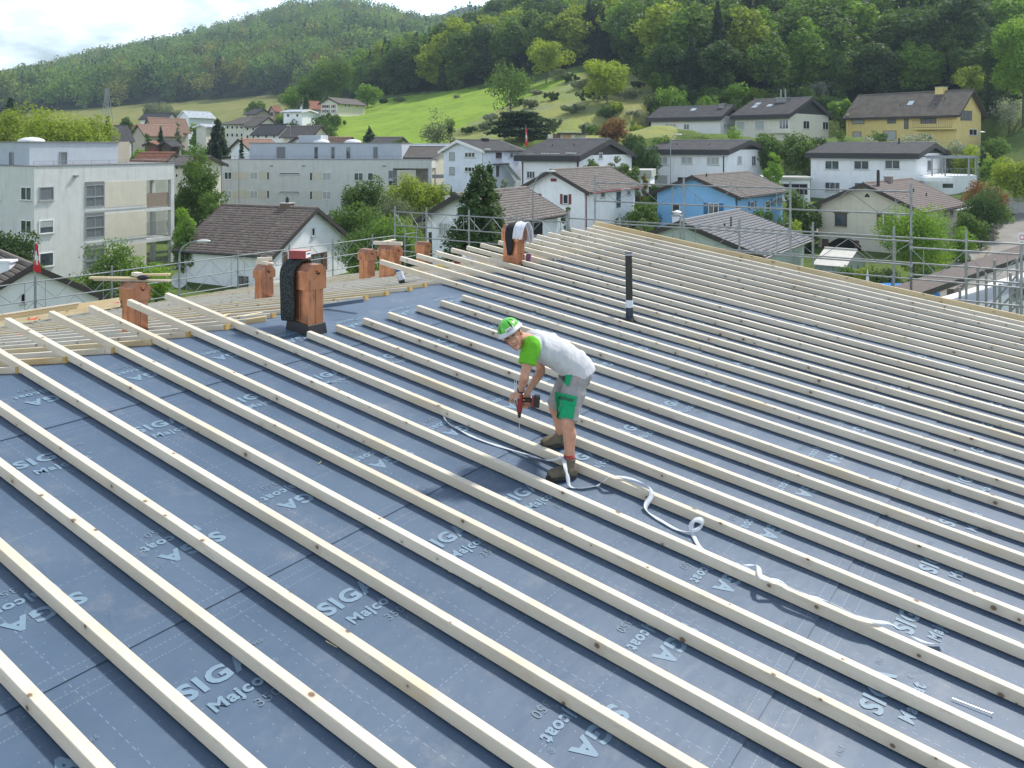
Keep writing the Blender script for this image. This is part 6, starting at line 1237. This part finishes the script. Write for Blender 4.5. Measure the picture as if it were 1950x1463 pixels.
# pool, parasol, blue post
m = MB(); c = at(1722, 549, 50); m.tube(c-Vector((0, 0, .8)), c, 1.9, n=28); tag(m.build('paddling_pool', pm('blue_pool', (.03, .22, .60), .25, .1)), 'bright blue round pool behind the gable board', 'pool')
root = empty('closed_parasol', at(1652, 560, 52), 'closed white parasol in the garden behind the roof edge', 'parasol'); m = MB(); m.tube(at(1652, 552, 52), at(1652, 514, 52), .16, .02, n=10); m.build('folded_canopy', M_WHT, root); m = MB(); m.tube(at(1652, 590, 52), at(1652, 552, 52), .02, n=6); m.build('pole', M_GALV, root)
m = MB(); m.box(at(1700, 540, 50), .12, .12, 1.0); tag(m.build('blue_post', pm('blue_paint', (.04, .14, .35), .5)), 'short blue post left of the blue pool', 'post')
# retaining walls
def rwall(name, pts, h, mat, label, w_=.3):
    m = MB()
    for (a, ta), (b, tb) in zip(pts[:-1], pts[1:]):
        p, q = gp_(a, ta), gp_(b, tb); z = max(p.z, q.z)+h; d = (q-p); d.z = 0; d.normalize(); s_ = Vector((-d.y, d.x, 0))*w_/2
        m.hexa([Vector((p.x, p.y, p.z-1.5))-s_, Vector((q.x, q.y, q.z-1.5))-s_, Vector((q.x, q.y, q.z-1.5))+s_, Vector((p.x, p.y, p.z-1.5))+s_], [Vector((p.x, p.y, z))-s_, Vector((q.x, q.y, z))-s_, Vector((q.x, q.y, z))+s_, Vector((p.x, p.y, z))+s_])
    return tag(m.build(name, mat), label, 'wall')
M_STONE = pm('field_stone', (.20, .17, .14), .9, .3, 3, .5, 8)
rwall('retaining_wall', [(1120, 98), (1240, 97)], .9, M_DKG, 'dark retaining wall under the terrace shrubs of the flagged house'); rwall('retaining_wall', [(1172, 95), (1238, 95)], .4, M_CONC, 'pale stained concrete wall below the dark one')
rwall('retaining_wall', [(1386, 104), (1462, 104)], .5, M_CONC, 'stained concrete wall between the two black-gabled houses'); rwall('stone_wall', [(1838, 66), (1862, 72), (1888, 84), (1900, 94)], .5, M_STONE, 'low rubble wall along the left side of the lane', .5); rwall('stone_wall', [(1810, 62), (1838, 66)], .7, M_STONE, 'end piece of the rubble wall next to the willow bush', .5)
# road sign
root = empty('road_sign', at(1945, 470, 62), 'white road sign with a red ring at the right edge', 'sign'); c = at(1946, 452, 62); m = MB(); m.box(c, .55, .03, .65); pl = m.build('sign_board', M_WHT, root); m = MB()
for k in range(20): a0, a1 = k*math.pi/10, (k+1)*math.pi/10; f = lambda a, r: c+Vector((math.cos(a)*r, -.02, math.sin(a)*r-.0)); m.poly([f(a0, .20), f(a1, .20), f(a1, .14), f(a0, .14)])
m.build('red_ring', M_FLAG, pl); m = MB(); b = gp_(1946, 62.1); m.tube(b, c+Vector((0, .04, .3)), .03, n=8); m.build('post', M_GALV, root)
m = MB(); c = gp_(1930, 97)+Vector((0, 0, .9)); m.box(c, 3.0, .3, 1.8, (.9, -.43, 0), (.43, .9, 0)); tag(m.build('grey_wall_panel', M_CONC), 'grey wall end standing where the lane bends', 'wall')
# wood pile / garden bench colours near red-shuttered house
m = MB(); c = gp_(1182, 76)+Vector((0, 0, .35)); m.box(c, 1.1, .6, .7); tag(m.build('red_garden_box', pm('red_plastic', (.35, .03, .05), .5)), 'small red garden box at the house steps', 'box')
# ---------------------------------------------------------------- haze
m = MB(); m.hexa([(-2200, -40, -3), (2600, -40, -3), (2600, 2000, -3), (-2200, 2000, -3)], [(-2200, -40, 420), (2600, -40, 420), (2600, 2000, 420), (-2200, 2000, 420)])
n = NT('valley_haze'); n.t.nodes.clear(); out = n.new('OutputMaterial'); pv = n.new('VolumePrincipled'); pv.inputs['Color'].default_value = (.66, .83, 1.0, 1); pv.inputs['Density'].default_value = .00022; pv.inputs['Anisotropy'].default_value = .3; n.t.links.new(pv.outputs[0], out.inputs['Volume'])
hz = tag(m.build('haze', n.m), 'thin bluish summer haze filling the valley', 'haze', kind='stuff')
# ================================================================ the worker
from mathutils.bvhtree import BVHTree
def loft(m, secs, n=16, cap=True, dep=(0, 1, 0)):
    """secs: (centre, half width across, half width in depth); one closed tube through them"""
    b = len(m.v); P = [Vector(s_[0]) for s_ in secs]; dep = Vector(dep)
    for i, (c, a, d) in enumerate(secs):
        T = (P[min(i+1, len(P)-1)]-P[max(i-1, 0)]).normalized(); D = (dep-T*dep.dot(T)).normalized(); A = T.cross(D)
        for k in range(n): t = 2*math.pi*k/n; m.v.append(tuple(P[i]+A*a*math.cos(t)+D*d*math.sin(t)))
    for i in range(len(secs)-1):
        for k in range(n): k2 = (k+1) % n; m.f.append((b+i*n+k, b+i*n+k2, b+(i+1)*n+k2, b+(i+1)*n+k))
    m.f.append(tuple(b+k for k in reversed(range(n)))); e = b+(len(secs)-1)*n; m.f.append(tuple(e+k for k in range(n))); return m
def fuse(m, name, mat, parent, vox=.008, smooth=2, wr=0, wscale=14, dec=None, stretch=(1, 1, 1)):
    me = bpy.data.meshes.new('tmp'); me.from_pydata(m.v, [], m.f); o = bpy.data.objects.new('tmp', me); COL.objects.link(o)
    md = o.modifiers.new('r', 'REMESH'); md.mode = 'VOXEL'; md.voxel_size = vox; md.adaptivity = 0
    if smooth: ms = o.modifiers.new('s', 'SMOOTH'); ms.iterations = smooth; ms.factor = .5
    dg = bpy.context.evaluated_depsgraph_get(); out = bpy.data.meshes.new_from_object(o.evaluated_get(dg)); bpy.data.objects.remove(o)
    org = parent.matrix_basis.translation if parent else Vector(); pp = parent.parent if parent else None
    while pp: org = org+pp.matrix_basis.translation; pp = pp.parent
    out.calc_loop_triangles()
    nrm = [v.normal.copy() for v in out.vertices]
    for v, nn in zip(out.vertices, nrm):
        if wr: q = Vector((v.co.x*stretch[0], v.co.y*stretch[1], v.co.z*stretch[2])); v.co += nn*wr*(noise.noise(q*wscale)+.5*noise.noise(q*wscale*2.2))
        v.co -= org
    out.materials.clear(); out.materials.append(mat); out.polygons.foreach_set('use_smooth', [True]*len(out.polygons)); out.name = name
    return link(name, out, parent)
def bvh_of(*objs):
    vs, fs = [], []
    for o in objs:
        org = o.parent.matrix_basis.translation if o.parent else Vector(); b = len(vs); vs += [v.co+org for v in o.data.vertices]; fs += [tuple(b+i for i in p.vertices) for p in o.data.polygons]
    return BVHTree.FromPolygons(vs, fs)
def drape(bv, corners, nx, ny, off, t=5.5):
    """grid laid over a garment, facing out"""
    G = []
    for j in range(ny+1):
        row = []
        for i in range(nx+1):
            a, b = i/nx, j/ny; px = (corners[0][0]*(1-a)+corners[1][0]*a)*(1-b)+(corners[3][0]*(1-a)+corners[2][0]*a)*b; py = (corners[0][1]*(1-a)+corners[1][1]*a)*(1-b)+(corners[3][1]*(1-a)+corners[2][1]*a)*b
            o_ = Vector((0, 0, CZ)); d = (at(px, py, 7.5)-o_).normalized(); hit = bv.ray_cast(o_, d)
            row.append((hit[0]+hit[1]*off) if hit[0] else at(px, py, 7.5))
        G.append(row)
    m = MB()
    for j in range(ny):
        for i in range(nx): m.poly([G[j+1][i], G[j+1][i+1], G[j][i+1], G[j][i]])
    return m
def fabric(name, c, v=.12): 
    n = NT(name); q = n.coord(); return n.set(n.mix(n.ramp(n.noise(q, 12, 5, .65), (.3, 0.0), (.7, 1.0)), scl(c, 1-v), scl(c, 1+v)), .9, 0, n.bump(n.noise(q, 380, 2), .25, .002, n.bump(n.noise(q, 26, 3), .35, .008)), .2)
n = NT('tanned_skin'); q = n.coord(); n.set(n.mix(n.ramp(n.noise(q, 22, 4), (.3, 0.0), (.7, 1.0)), (.42, .21, .135), (.52, .285, .195)), .5, 0, n.bump(n.noise(q, 140, 3), .15, .002), .35); n.b.inputs['Subsurface Weight'].default_value = .08; n.b.inputs['Subsurface Radius'].default_value = (.02, .008, .004); M_SKIN = n.m
M_SHIRT = fabric('pale_grey_shirt', (.50, .51, .53), .06); M_GREEN = fabric('lime_green_sleeve', (.13, .42, .03)); M_SHORT = fabric('grey_work_shorts', (.30, .29, .29)); M_EMER = fabric('emerald_pocket', (.015, .30, .13)); M_BOOT = fabric('brown_work_boot', (.13, .11, .08), .25); M_SOLE = pm('dark_boot_sole', (.03, .028, .027), .8, .2, 30); M_SOCK = fabric('red_sock', (.28, .05, .05)); M_HAIR = fabric('dark_brown_hair', (.03, .018, .012), .4); M_HELM = pm('lime_helmet_shell', (.11, .48, .05), .28, .06, 20); M_BRIM = pm('pale_grey_brim', (.55, .57, .60), .5, .06, 30); M_BLKP = pm('black_plastic', (.012, .012, .013), .45, .1, 20); M_DRED = pm('red_black_drill', (.22, .02, .02), .4, .15, 20); M_LIP = pm('lips', (.30, .11, .09), .5); M_EYEW = pm('eye_white', (.6, .58, .55), .3); M_IRIS = pm('dark_iris', (.02, .015, .012), .2); M_STRAP = pm('orange_strap', (.45, .08, .03), .6)
J = at
fF = rp(*nray(1072, 912), .012); fB = rp(*nray(1058, 853), .012); tF, tB = fF.y, fB.y; print('feet t', tF, tB)
man = empty('person', fF, 'worker in lime helmet, grey shirt and shorts bending over to drill into a batten', 'person')
kx = .62   # legs
hipN, hipF = J(1096, 722, tF+.22), J(1088, 716, tF+.42)
kneeN, kneeF = J(1080, 806, tF+.06), J(1056, 774, tB-.12)
ankN, ankF = J(1084, 884, tF+.04), J(1070, 832, tB+.02)
pel = J(1098, 708, tF+.32); waist = J(1083, 688, tF+.31); chest = J(1046, 665, tF+.27); upch = J(1020, 655, tF+.25); neck0 = J(1006, 648, tF+.20)
shN, shF = J(1011, 660, tF+.06), J(1016, 652, tF+.44)
elN, elF = J(999, 717, tF-.03), J(1031, 706, tF+.40)
wrN, wrF = J(991, 747, tF+.13), J(1004, 748, tF+.20)
hc = J(977, 640, tF+.02)
U = Vector((-.50, -.02, .86)).normalized(); Fw = Vector((-.24, -.96, .07)); Fw = (Fw-U*Fw.dot(U)).normalized(); Rt = Fw.cross(U)
def hp(r, f, u): return hc+Rt*r+Fw*f+U*u
RH = Matrix((Rt, Fw, U)).transposed()
b = MB()
# head: skull, face, jaw, nose, ears, neck
b.ball(hp(0, -.012, .030), .076, .094, .098, 18, 12, RH); b.ball(hp(0, .022, -.030), .062, .066, .078, 16, 10, RH); b.ball(hp(0, .038, -.078), .040, .040, .034, 14, 8, RH); b.ball(hp(.030, .05, -.022), .024, .022, .026, 10, 6, RH); b.ball(hp(-.030, .05, -.022), .024, .022, .026, 10, 6, RH)
b.tube(hp(0, .088, .012), hp(0, .108, -.026), .009, .014, 8); b.ball(hp(0, .100, -.028), .0165, .015, .012, 8, 6, RH); b.ball(hp(0, .074, .028), .050, .016, .011, 12, 6, RH)
b.ball(hp(0, .080, -.062), .024, .012, .010, 10, 6, RH); b.ball(hp(0, .074, -.094), .022, .018, .016, 10, 6, RH)
for s_ in (-1, 1): b.ball(hp(s_*.079, -.012, -.010), .009, .019, .031, 10, 8, RH)
loft(b, [(hp(0, -.02, -.03), .055, .055), (hc.lerp(neck0, .55), .056, .058), (neck0, .066, .07), (neck0.lerp(upch, .6), .08, .1)], 14)
# torso and limbs under the clothes
loft(b, [(pel, .13, .15), (waist, .115, .14), (chest, .12, .16), (upch, .10, .16), (neck0, .06, .08)], 16)
def limb(m, pts, n=12):
    loft(m, [(p, r, r) for p, r in pts], n)
    for p, r in pts: m.ball(p, r*.99, n=12, m=8)
def L3(a, c, f): return a.lerp(c, f)
limb(b, [(shN, .058), (L3(shN, elN, .5), .047), (elN, .041)]); limb(b, [(elN, .041), (L3(elN, wrN, .3), .042), (L3(elN, wrN, .8), .029), (wrN, .026)])
limb(b, [(shF, .056), (L3(shF, elF, .5), .046), (elF, .041)]); limb(b, [(elF, .041), (L3(elF, wrF, .3), .042), (L3(elF, wrF, .8), .029), (wrF, .026)])
limb(b, [(hipN, .10), (L3(hipN, kneeN, .5), .082), (kneeN, .060)]); limb(b, [(kneeN, .060), (L3(kneeN, ankN, .28)+Vector((.018, .01, 0)), .062), (L3(kneeN, ankN, .6)+Vector((.01, 0, 0)), .048), (ankN, .038)])
limb(b, [(hipF, .10), (L3(hipF, kneeF, .5), .082), (kneeF, .060)]); limb(b, [(kneeF, .060), (L3(kneeF, ankF, .28)+Vector((.016, .01, 0)), .060), (L3(kneeF, ankF, .6), .047), (ankF, .038)])
# hands: palm, four fingers and thumb, closed around what they hold
def hand(w, palm, knuck, side, curl, thumb_to, s=1.0):
    """w wrist, palm centre, knuckle-row direction vectors; fingers bend towards curl"""
    fwd = (palm-w).normalized(); side = (side-fwd*side.dot(fwd)).normalized(); curl = (curl-fwd*curl.dot(fwd)).normalized()
    loft(b, [(w, .024, .024), (w.lerp(palm, .5), .020, .032), (palm, .016, .040), (palm+fwd*.035*s, .014, .041)], 12, dep=side)
    base = palm+fwd*.038*s
    for k, (ln, off) in enumerate(((.070, -.031), (.080, -.011), (.075, .010), (.060, .030))):
        ln *= s; a = base+side*off; p1 = a+(fwd*.75+curl*.55).normalized()*ln*.45; p2 = p1+(fwd*.0+curl*1.0).normalized()*ln*.34; p3 = p2+(-fwd*.75+curl*.45).normalized()*ln*.26
        limb(b, [(a, .0095), (p1, .0090), (p2, .0082), (p3, .0072)], 8)
    t0 = w.lerp(palm, .45)-side*.026; t2 = Vector(thumb_to); t1 = t0.lerp(t2, .5)-side*.018+fwd*.01; limb(b, [(t0, .014), (t1, .0115), (t2, .009)], 8)
tD = tF+.17                                              # the drill stands here
dtop = J(990, 748, tD); dchk = J(989, 786, tD); grip = J(1006, 762, tD); batt = J(1022, 764, tD)
hand(wrN, J(981, 752, tD-.03), None, Vector((0, .8, .25)), Vector((.35, .35, -.8)), J(990, 757, tD-.05))
hand(wrF, J(1004, 760, tD+.035), None, Vector((.9, .0, .1)), Vector((-.2, -.9, -.05)), J(998, 762, tD-.02))
body = fuse(b, 'body', M_SKIN, man, .0058, 3)
# shirt
m = MB(); loft(m, [(J(1107, 716, tF+.32), .150, .185), (J(1099, 702, tF+.32), .152, .185), (waist, .146, .175), (L3(waist, chest, .55), .142, .182), (chest, .142, .20), (upch, .128, .205), (neck0.lerp(upch, .25), .092, .13), (neck0, .070, .085)], 22)
for s_, e in ((shN, elN), (shF, elF)): loft(m, [(upch.lerp(s_, .3), .09, .09), (s_, .086, .084), (L3(s_, e, .15), .080, .078)], 16); m.ball(s_, .084, n=14, m=8)
shirt = fuse(m, 'shirt', M_SHIRT, man, .009, 2, .012, 8, stretch=(1.9, .6, .9))
for nm, s_, e, u in (('near', shN, elN, 1), ('far', shF, elF, 1)):
    m = MB(); loft(m, [(s_.lerp(upch, .12), .080, .080), (s_, .094, .092), (L3(s_, e, .25), .088, .085), (L3(s_, e, .60), .074, .072)], 18); m.ball(s_, .092, n=16, m=10)
    fuse(m, 'sleeve', M_GREEN, man, .008, 2, .010, 11)
# shorts
m = MB(); loft(m, [(J(1094, 700, tF+.32), .125, .155), (pel, .140, .170), (J(1097, 722, tF+.31), .140, .175)], 20); m.ball(J(1100, 716, tF+.31), .14, .17, .12)
loft(m, [(J(1098, 716, tF+.24), .115, .10), (L3(hipN, kneeN, .35), .112, .105), (L3(hipN, kneeN, .75), .096, .095), (L3(hipN, kneeN, .94), .090, .088)], 18)
loft(m, [(J(1092, 714, tF+.42), .115, .10), (L3(hipF, kneeF, .35), .108, .10), (L3(hipF, kneeF, .75), .092, .092), (L3(hipF, kneeF, .98), .088, .086)], 18)
shorts = fuse(m, 'shorts', M_SHORT, man, .008, 2, .010, 12, stretch=(1, 1, .7)); bv = bvh_of(shorts)
pk = drape(bv, [(1059, 747), (1097, 757), (1091, 802), (1060, 797)], 12, 12, .006).build('cargo_pocket', M_EMER, man, smooth=True, merge=True)
flap = drape(bv, [(1058, 746), (1098, 756), (1096, 774), (1058, 764)], 9, 3, .014).build('pocket_flap', M_EMER, man, smooth=True, merge=True)
drape(bv, [(1064, 716), (1092, 708), (1086, 728), (1082, 738)], 8, 6, .006).build('hip_pocket', M_EMER, man, smooth=True, merge=True)
drape(bv, [(1064, 716), (1076, 713), (1078, 724), (1076, 728)], 5, 4, .010).build('pocket_lining', M_BLKP, man, smooth=True, merge=True)
drape(bv, [(1100, 723), (1117, 722), (1115, 733), (1101, 733)], 5, 4, .008).build('back_pocket', M_SHORT, man, smooth=True, merge=True)
# lettering on the pocket flap
def lettering(bv, s, cx, cy, wpx, ang, mat, parent, off, bold=.03):
    me = textmesh(s, 1, bold, 1.05); xs = [v.co.x for v in me.vertices]; w_ = max(xs); ca, sa = math.cos(ang), math.sin(ang); org = parent.matrix_basis.translation if parent else Vector(); o_ = Vector((0, 0, CZ))
    for v in me.vertices:
        x = (v.co.x/w_-.5)*wpx; y = (v.co.y-.35)/w_*wpx*1.15; px = cx+x*ca-y*sa; py = cy+x*sa*1-y*ca*1
        px = cx+x*ca+y*sa; py = cy+x*sa-y*ca
        d = (at(px, py, 7.5)-o_).normalized(); h = bv.ray_cast(o_, d); v.co = ((h[0]+h[1]*off) if h[0] else at(px, py, 7.4))-org
    me.materials.append(mat); return link('lettering', me, parent)
lettering(bvh_of(flap), 'HUSNER', 1077.5, 760, 31, .25, M_BLKP, man, .007, .02)
# boots and socks
def boot(ank, toe, heel, sh):
    g = heel.lerp(toe, .5); up = Vector((0, 0, 1)); f = (toe-heel).normalized(); m = MB(); s_ = f.cross(up).normalized()
    loft(m, [(heel-f*.0+up*.05, .046, .046), (heel+f*.09+up*.064, .052, .054), (heel+f*.17+up*.058, .048, .056), (toe-f*.05+up*.052, .042, .056), (toe-f*.010+up*.040, .030, .042)], 14, dep=tuple(s_))
    loft(m, [(heel+f*.045+up*.02, .050, .046), (heel.lerp(ank, .35)+f*.045+up*.02, .052, .048), (ank+f*.006+up*.02, .058, .058), (ank+up*.055, .062, .062)], 14); m.ball(heel+f*.04+up*.045, .046)
    bt = fuse(m, 'boot', M_BOOT, man, .007, 2, .003, 30)
    m = MB(); pts = []
    for k in range(20): a = 2*math.pi*k/20; x = math.cos(a); y = math.sin(a); pts.append(heel+f*(.142+x*.166)+s_*y*(.057 if x > 0 else .050))
    m.hexa([p+up*.0 for p in pts], [p+up*.034 for p in pts]); link_ = m.build('sole', M_SOLE, man, bevel=.004)
    m = MB()
    for k in range(5): c = heel.lerp(ank, .15+.2*k)+f*(.105-.016*k)+up*(.055+.0*k); m.bar(c-s_*.032, c+s_*.032+up*.006, .007)
    m.build('laces', M_BLKP, man)
    m = MB(); loft(m, [(ank+up*.04, .050, .050), (ank+up*.085, .049, .049)], 14); m.build('sock', M_SOCK, man, smooth=True)
dr = lambda P, dx, dy=0: Vector((P.x+dx, P.y+dy, 0))
def onroof(x, y): d = x*ED.x+y*ED.y; return Vector((x, y, CZ-Hm-SL*d+.012))
hN = onroof(ankN.x+.055, tF+.05); tN = onroof(ankN.x-.195, tF-.09); boot(ankN, tN, hN, 0)
hF = onroof(ankF.x+.05, tB+.06); t_F = onroof(ankF.x-.20, tB-.06); boot(ankF, t_F, hF, 0)
# hair, face details, helmet
m = MB(); m.ball(hp(0, -.022, .026), .082, .094, .098, 20, 12, RH)
hair = m.build('hair', M_HAIR, man, smooth=True)
for v in hair.data.vertices:
    c = v.co+man.location-hc; f_, u_ = c.dot(Fw), c.dot(U)
    if f_ > .02 and u_ < .055 or u_ < -.035: v.co -= (v.co+man.location-hp(0, -.02, .02))*.35
for s_ in (-1, 1):
    m = MB(); m.ball(hp(s_*.030, .0775, .006), .0105, .008, .0052, 10, 8, RH); e = m.build('eye', M_EYEW, man, smooth=True)
    m = MB(); m.ball(hp(s_*.030+.001, .0845, .005), .0050, .004, .0050, 10, 8, RH); m.build('iris', M_IRIS, e, smooth=True)
    m = MB(); m.bar(hp(s_*.016, .092, .022), hp(s_*.046, .078, .022), .006, .006, up=U); m.build('eyebrow', M_HAIR, man)
m = MB(); m.ball(hp(0, .090, -.061), .021, .006, .0045, 12, 6, RH); m.build('lips', M_LIP, man, smooth=True)
hel = MB(); n0 = 24
def dome(m, rr, rf, ru, u0, cut=0, n=26, k=9, c0=(0, -.008)):
    b0 = len(m.v)
    for i in range(k+1):
        th = (math.pi/2)*i/k
        for j in range(n): a = 2*math.pi*j/n; m.v.append(tuple(hp(math.sin(th)*math.cos(a)*rr, c0[1]+math.sin(th)*math.sin(a)*rf, u0+math.cos(th)*ru)))
    for i in range(k):
        for j in range(n): j2 = (j+1) % n; m.f.append((b0+i*n+j, b0+(i+1)*n+j, b0+(i+1)*n+j2, b0+i*n+j2))
dome(hel, .104, .126, .105, .064); helmet = hel.build('helmet_shell', M_HELM, man, smooth=True, merge=True); q_ = helmet.modifiers.new('t', 'SOLIDIFY'); q_.thickness = .004
m = MB(); n_ = 30; R1_, R2_ = [], []
for j in range(n_):
    a = 2*math.pi*j/n_; fr = max(0, math.sin(a)); R1_.append((hp(math.cos(a)*.103, -.008+math.sin(a)*.125, .084), hp(math.cos(a)*.105, -.008+math.sin(a)*.127, .062))); R2_.append(hp(math.cos(a)*(.118+.012*fr), -.008+math.sin(a)*(.136+.022*fr), .046+.004*fr))
for j in range(n_): j2 = (j+1) % n_; m.poly([R1_[j][0], R1_[j2][0], R1_[j2][1], R1_[j][1]]); m.poly([R1_[j][1], R1_[j2][1], R2_[j2], R2_[j]])
br = m.build('helmet_brim', M_BRIM, man, smooth=True, merge=True); q_ = br.modifiers.new('t', 'SOLIDIFY'); q_.thickness = .005
def onshell(a, th): return hp(math.sin(th)*math.cos(a)*.106, -.008+math.sin(th)*math.sin(a)*.128, .058+math.cos(th)*.107)
for a0 in (.35, .95, 2.2, 2.8):
    m = MB(); P = [onshell(a0, t_) for t_ in np.linspace(.25, 1.25, 7)]
    for p, q in zip(P[:-1], P[1:]): m.bar(p, q, .012, .006, up=(p-hc))
    m.build('vent_slot', M_BLKP, man)
m = MB(); P = [onshell(math.pi/2*1.25+a_, 1.12) for a_ in np.linspace(-.42, .42, 7)]; P2 = [onshell(math.pi/2*1.25+a_, 1.47) for a_ in np.linspace(-.42, .42, 7)]
o5 = Fw*.004
for k in range(6): m.poly([P[k]+o5, P[k+1]+o5, P2[k+1]+o5, P2[k]+o5])
bd = m.build('helmet_badge', M_WHT, man, smooth=True, merge=True); bvb = bvh_of(bd)
me = textmesh('HUSNER', 1, .0); w_ = max(v.co.x for v in me.vertices)
for v in me.vertices:
    a_ = math.pi/2*1.25+(.5-v.co.x/w_)*.74; t_ = 1.42-(v.co.y/.75)*.24; v.co = onshell(a_, t_)+Fw*.006-man.location
me.materials.append(M_BLKP); link('lettering', me, man)
m = MB()
for s_ in (-1, 1):
    m.bar(hp(s_*.088, .01, .045), hp(s_*.072, .03, -.04), .010, .003, up=Rt); m.bar(hp(s_*.072, .03, -.04), hp(s_*.022, .05, -.122), .010, .003, up=Rt)
m.bar(hp(-.022, .05, -.122), hp(.022, .05, -.122), .010, .003); m.build('chin_strap', M_STRAP, man)
m = MB(); m.tube(wrN+(elN-wrN)*.10, wrN+(elN-wrN)*.17, .033, .034, 14); m.build('wrist_watch', M_BLKP, man, smooth=True)
# the drill
dl = empty('cordless_drill', dtop, 'red and black cordless drill held upright with its bit on a batten', 'drill')
m = MB(); loft(m, [(dtop+Vector((0, 0, .01)), .026, .024), (dtop.lerp(dchk, .25), .033, .030), (dtop.lerp(dchk, .65), .031, .029), (dchk, .022, .022)], 16); fuse(m, 'motor_body', M_DRED, dl, .005, 1)
m = MB(); loft(m, [(dtop.lerp(dchk, .35), .022, .018), (grip, .020, .017), (batt-Vector((.03, 0, 0)), .024, .022)], 14); m.build('handle', M_BLKP, dl, smooth=True)
m = MB(); m.box(batt, .055, .075, .105, Vector((.98, 0, -.1)), (0, 1, 0), Vector((.1, 0, .98))); m.build('battery', M_BLKP, dl, bevel=.008); m = MB(); m.box(batt-Vector((.038, 0, 0)), .022, .07, .085, Vector((.98, 0, -.1)), (0, 1, 0), Vector((.1, 0, .98))); m.build('battery_shoe', M_DRED, dl, bevel=.006)
m = MB(); m.tube(dchk, dchk-Vector((0, 0, .045)), .019, .012, 14); m.build('chuck', M_BLKP, dl, smooth=True)
rr_, dd_ = nray(989, 836, .09); tip = rp(rr_, dd_, .09); tip = Vector((dchk.x, dchk.y, J(989, 834, tD).z)); m = MB(); m.tube(dchk-Vector((0, 0, .04)), tip, .0032, .0026, 8); m.build('bit', M_STEEL, dl)
for k, (dx, dz, ln) in enumerate(((-.028, .03, .20), (-.020, .05, .21), (-.038, .01, .19), (-.045, .02, .18))):
    c = J(982, 750, tD-.02)+Vector((dx+.03, .004*k, dz-.02)); a = Vector((-.12+.10*k, .1, 1)).normalized(); m = MB(); m.tube(c-a*ln*.5, c+a*ln*.5, .0028, n=6); m.tube(c+a*ln*.5, c+a*(ln*.5+.006), .007, .004, n=8)
    tag(m.build('held_screw', M_STEEL), 'long steel screws bundled in the hand of the worker', 'screw', 'long screws held with the drill')
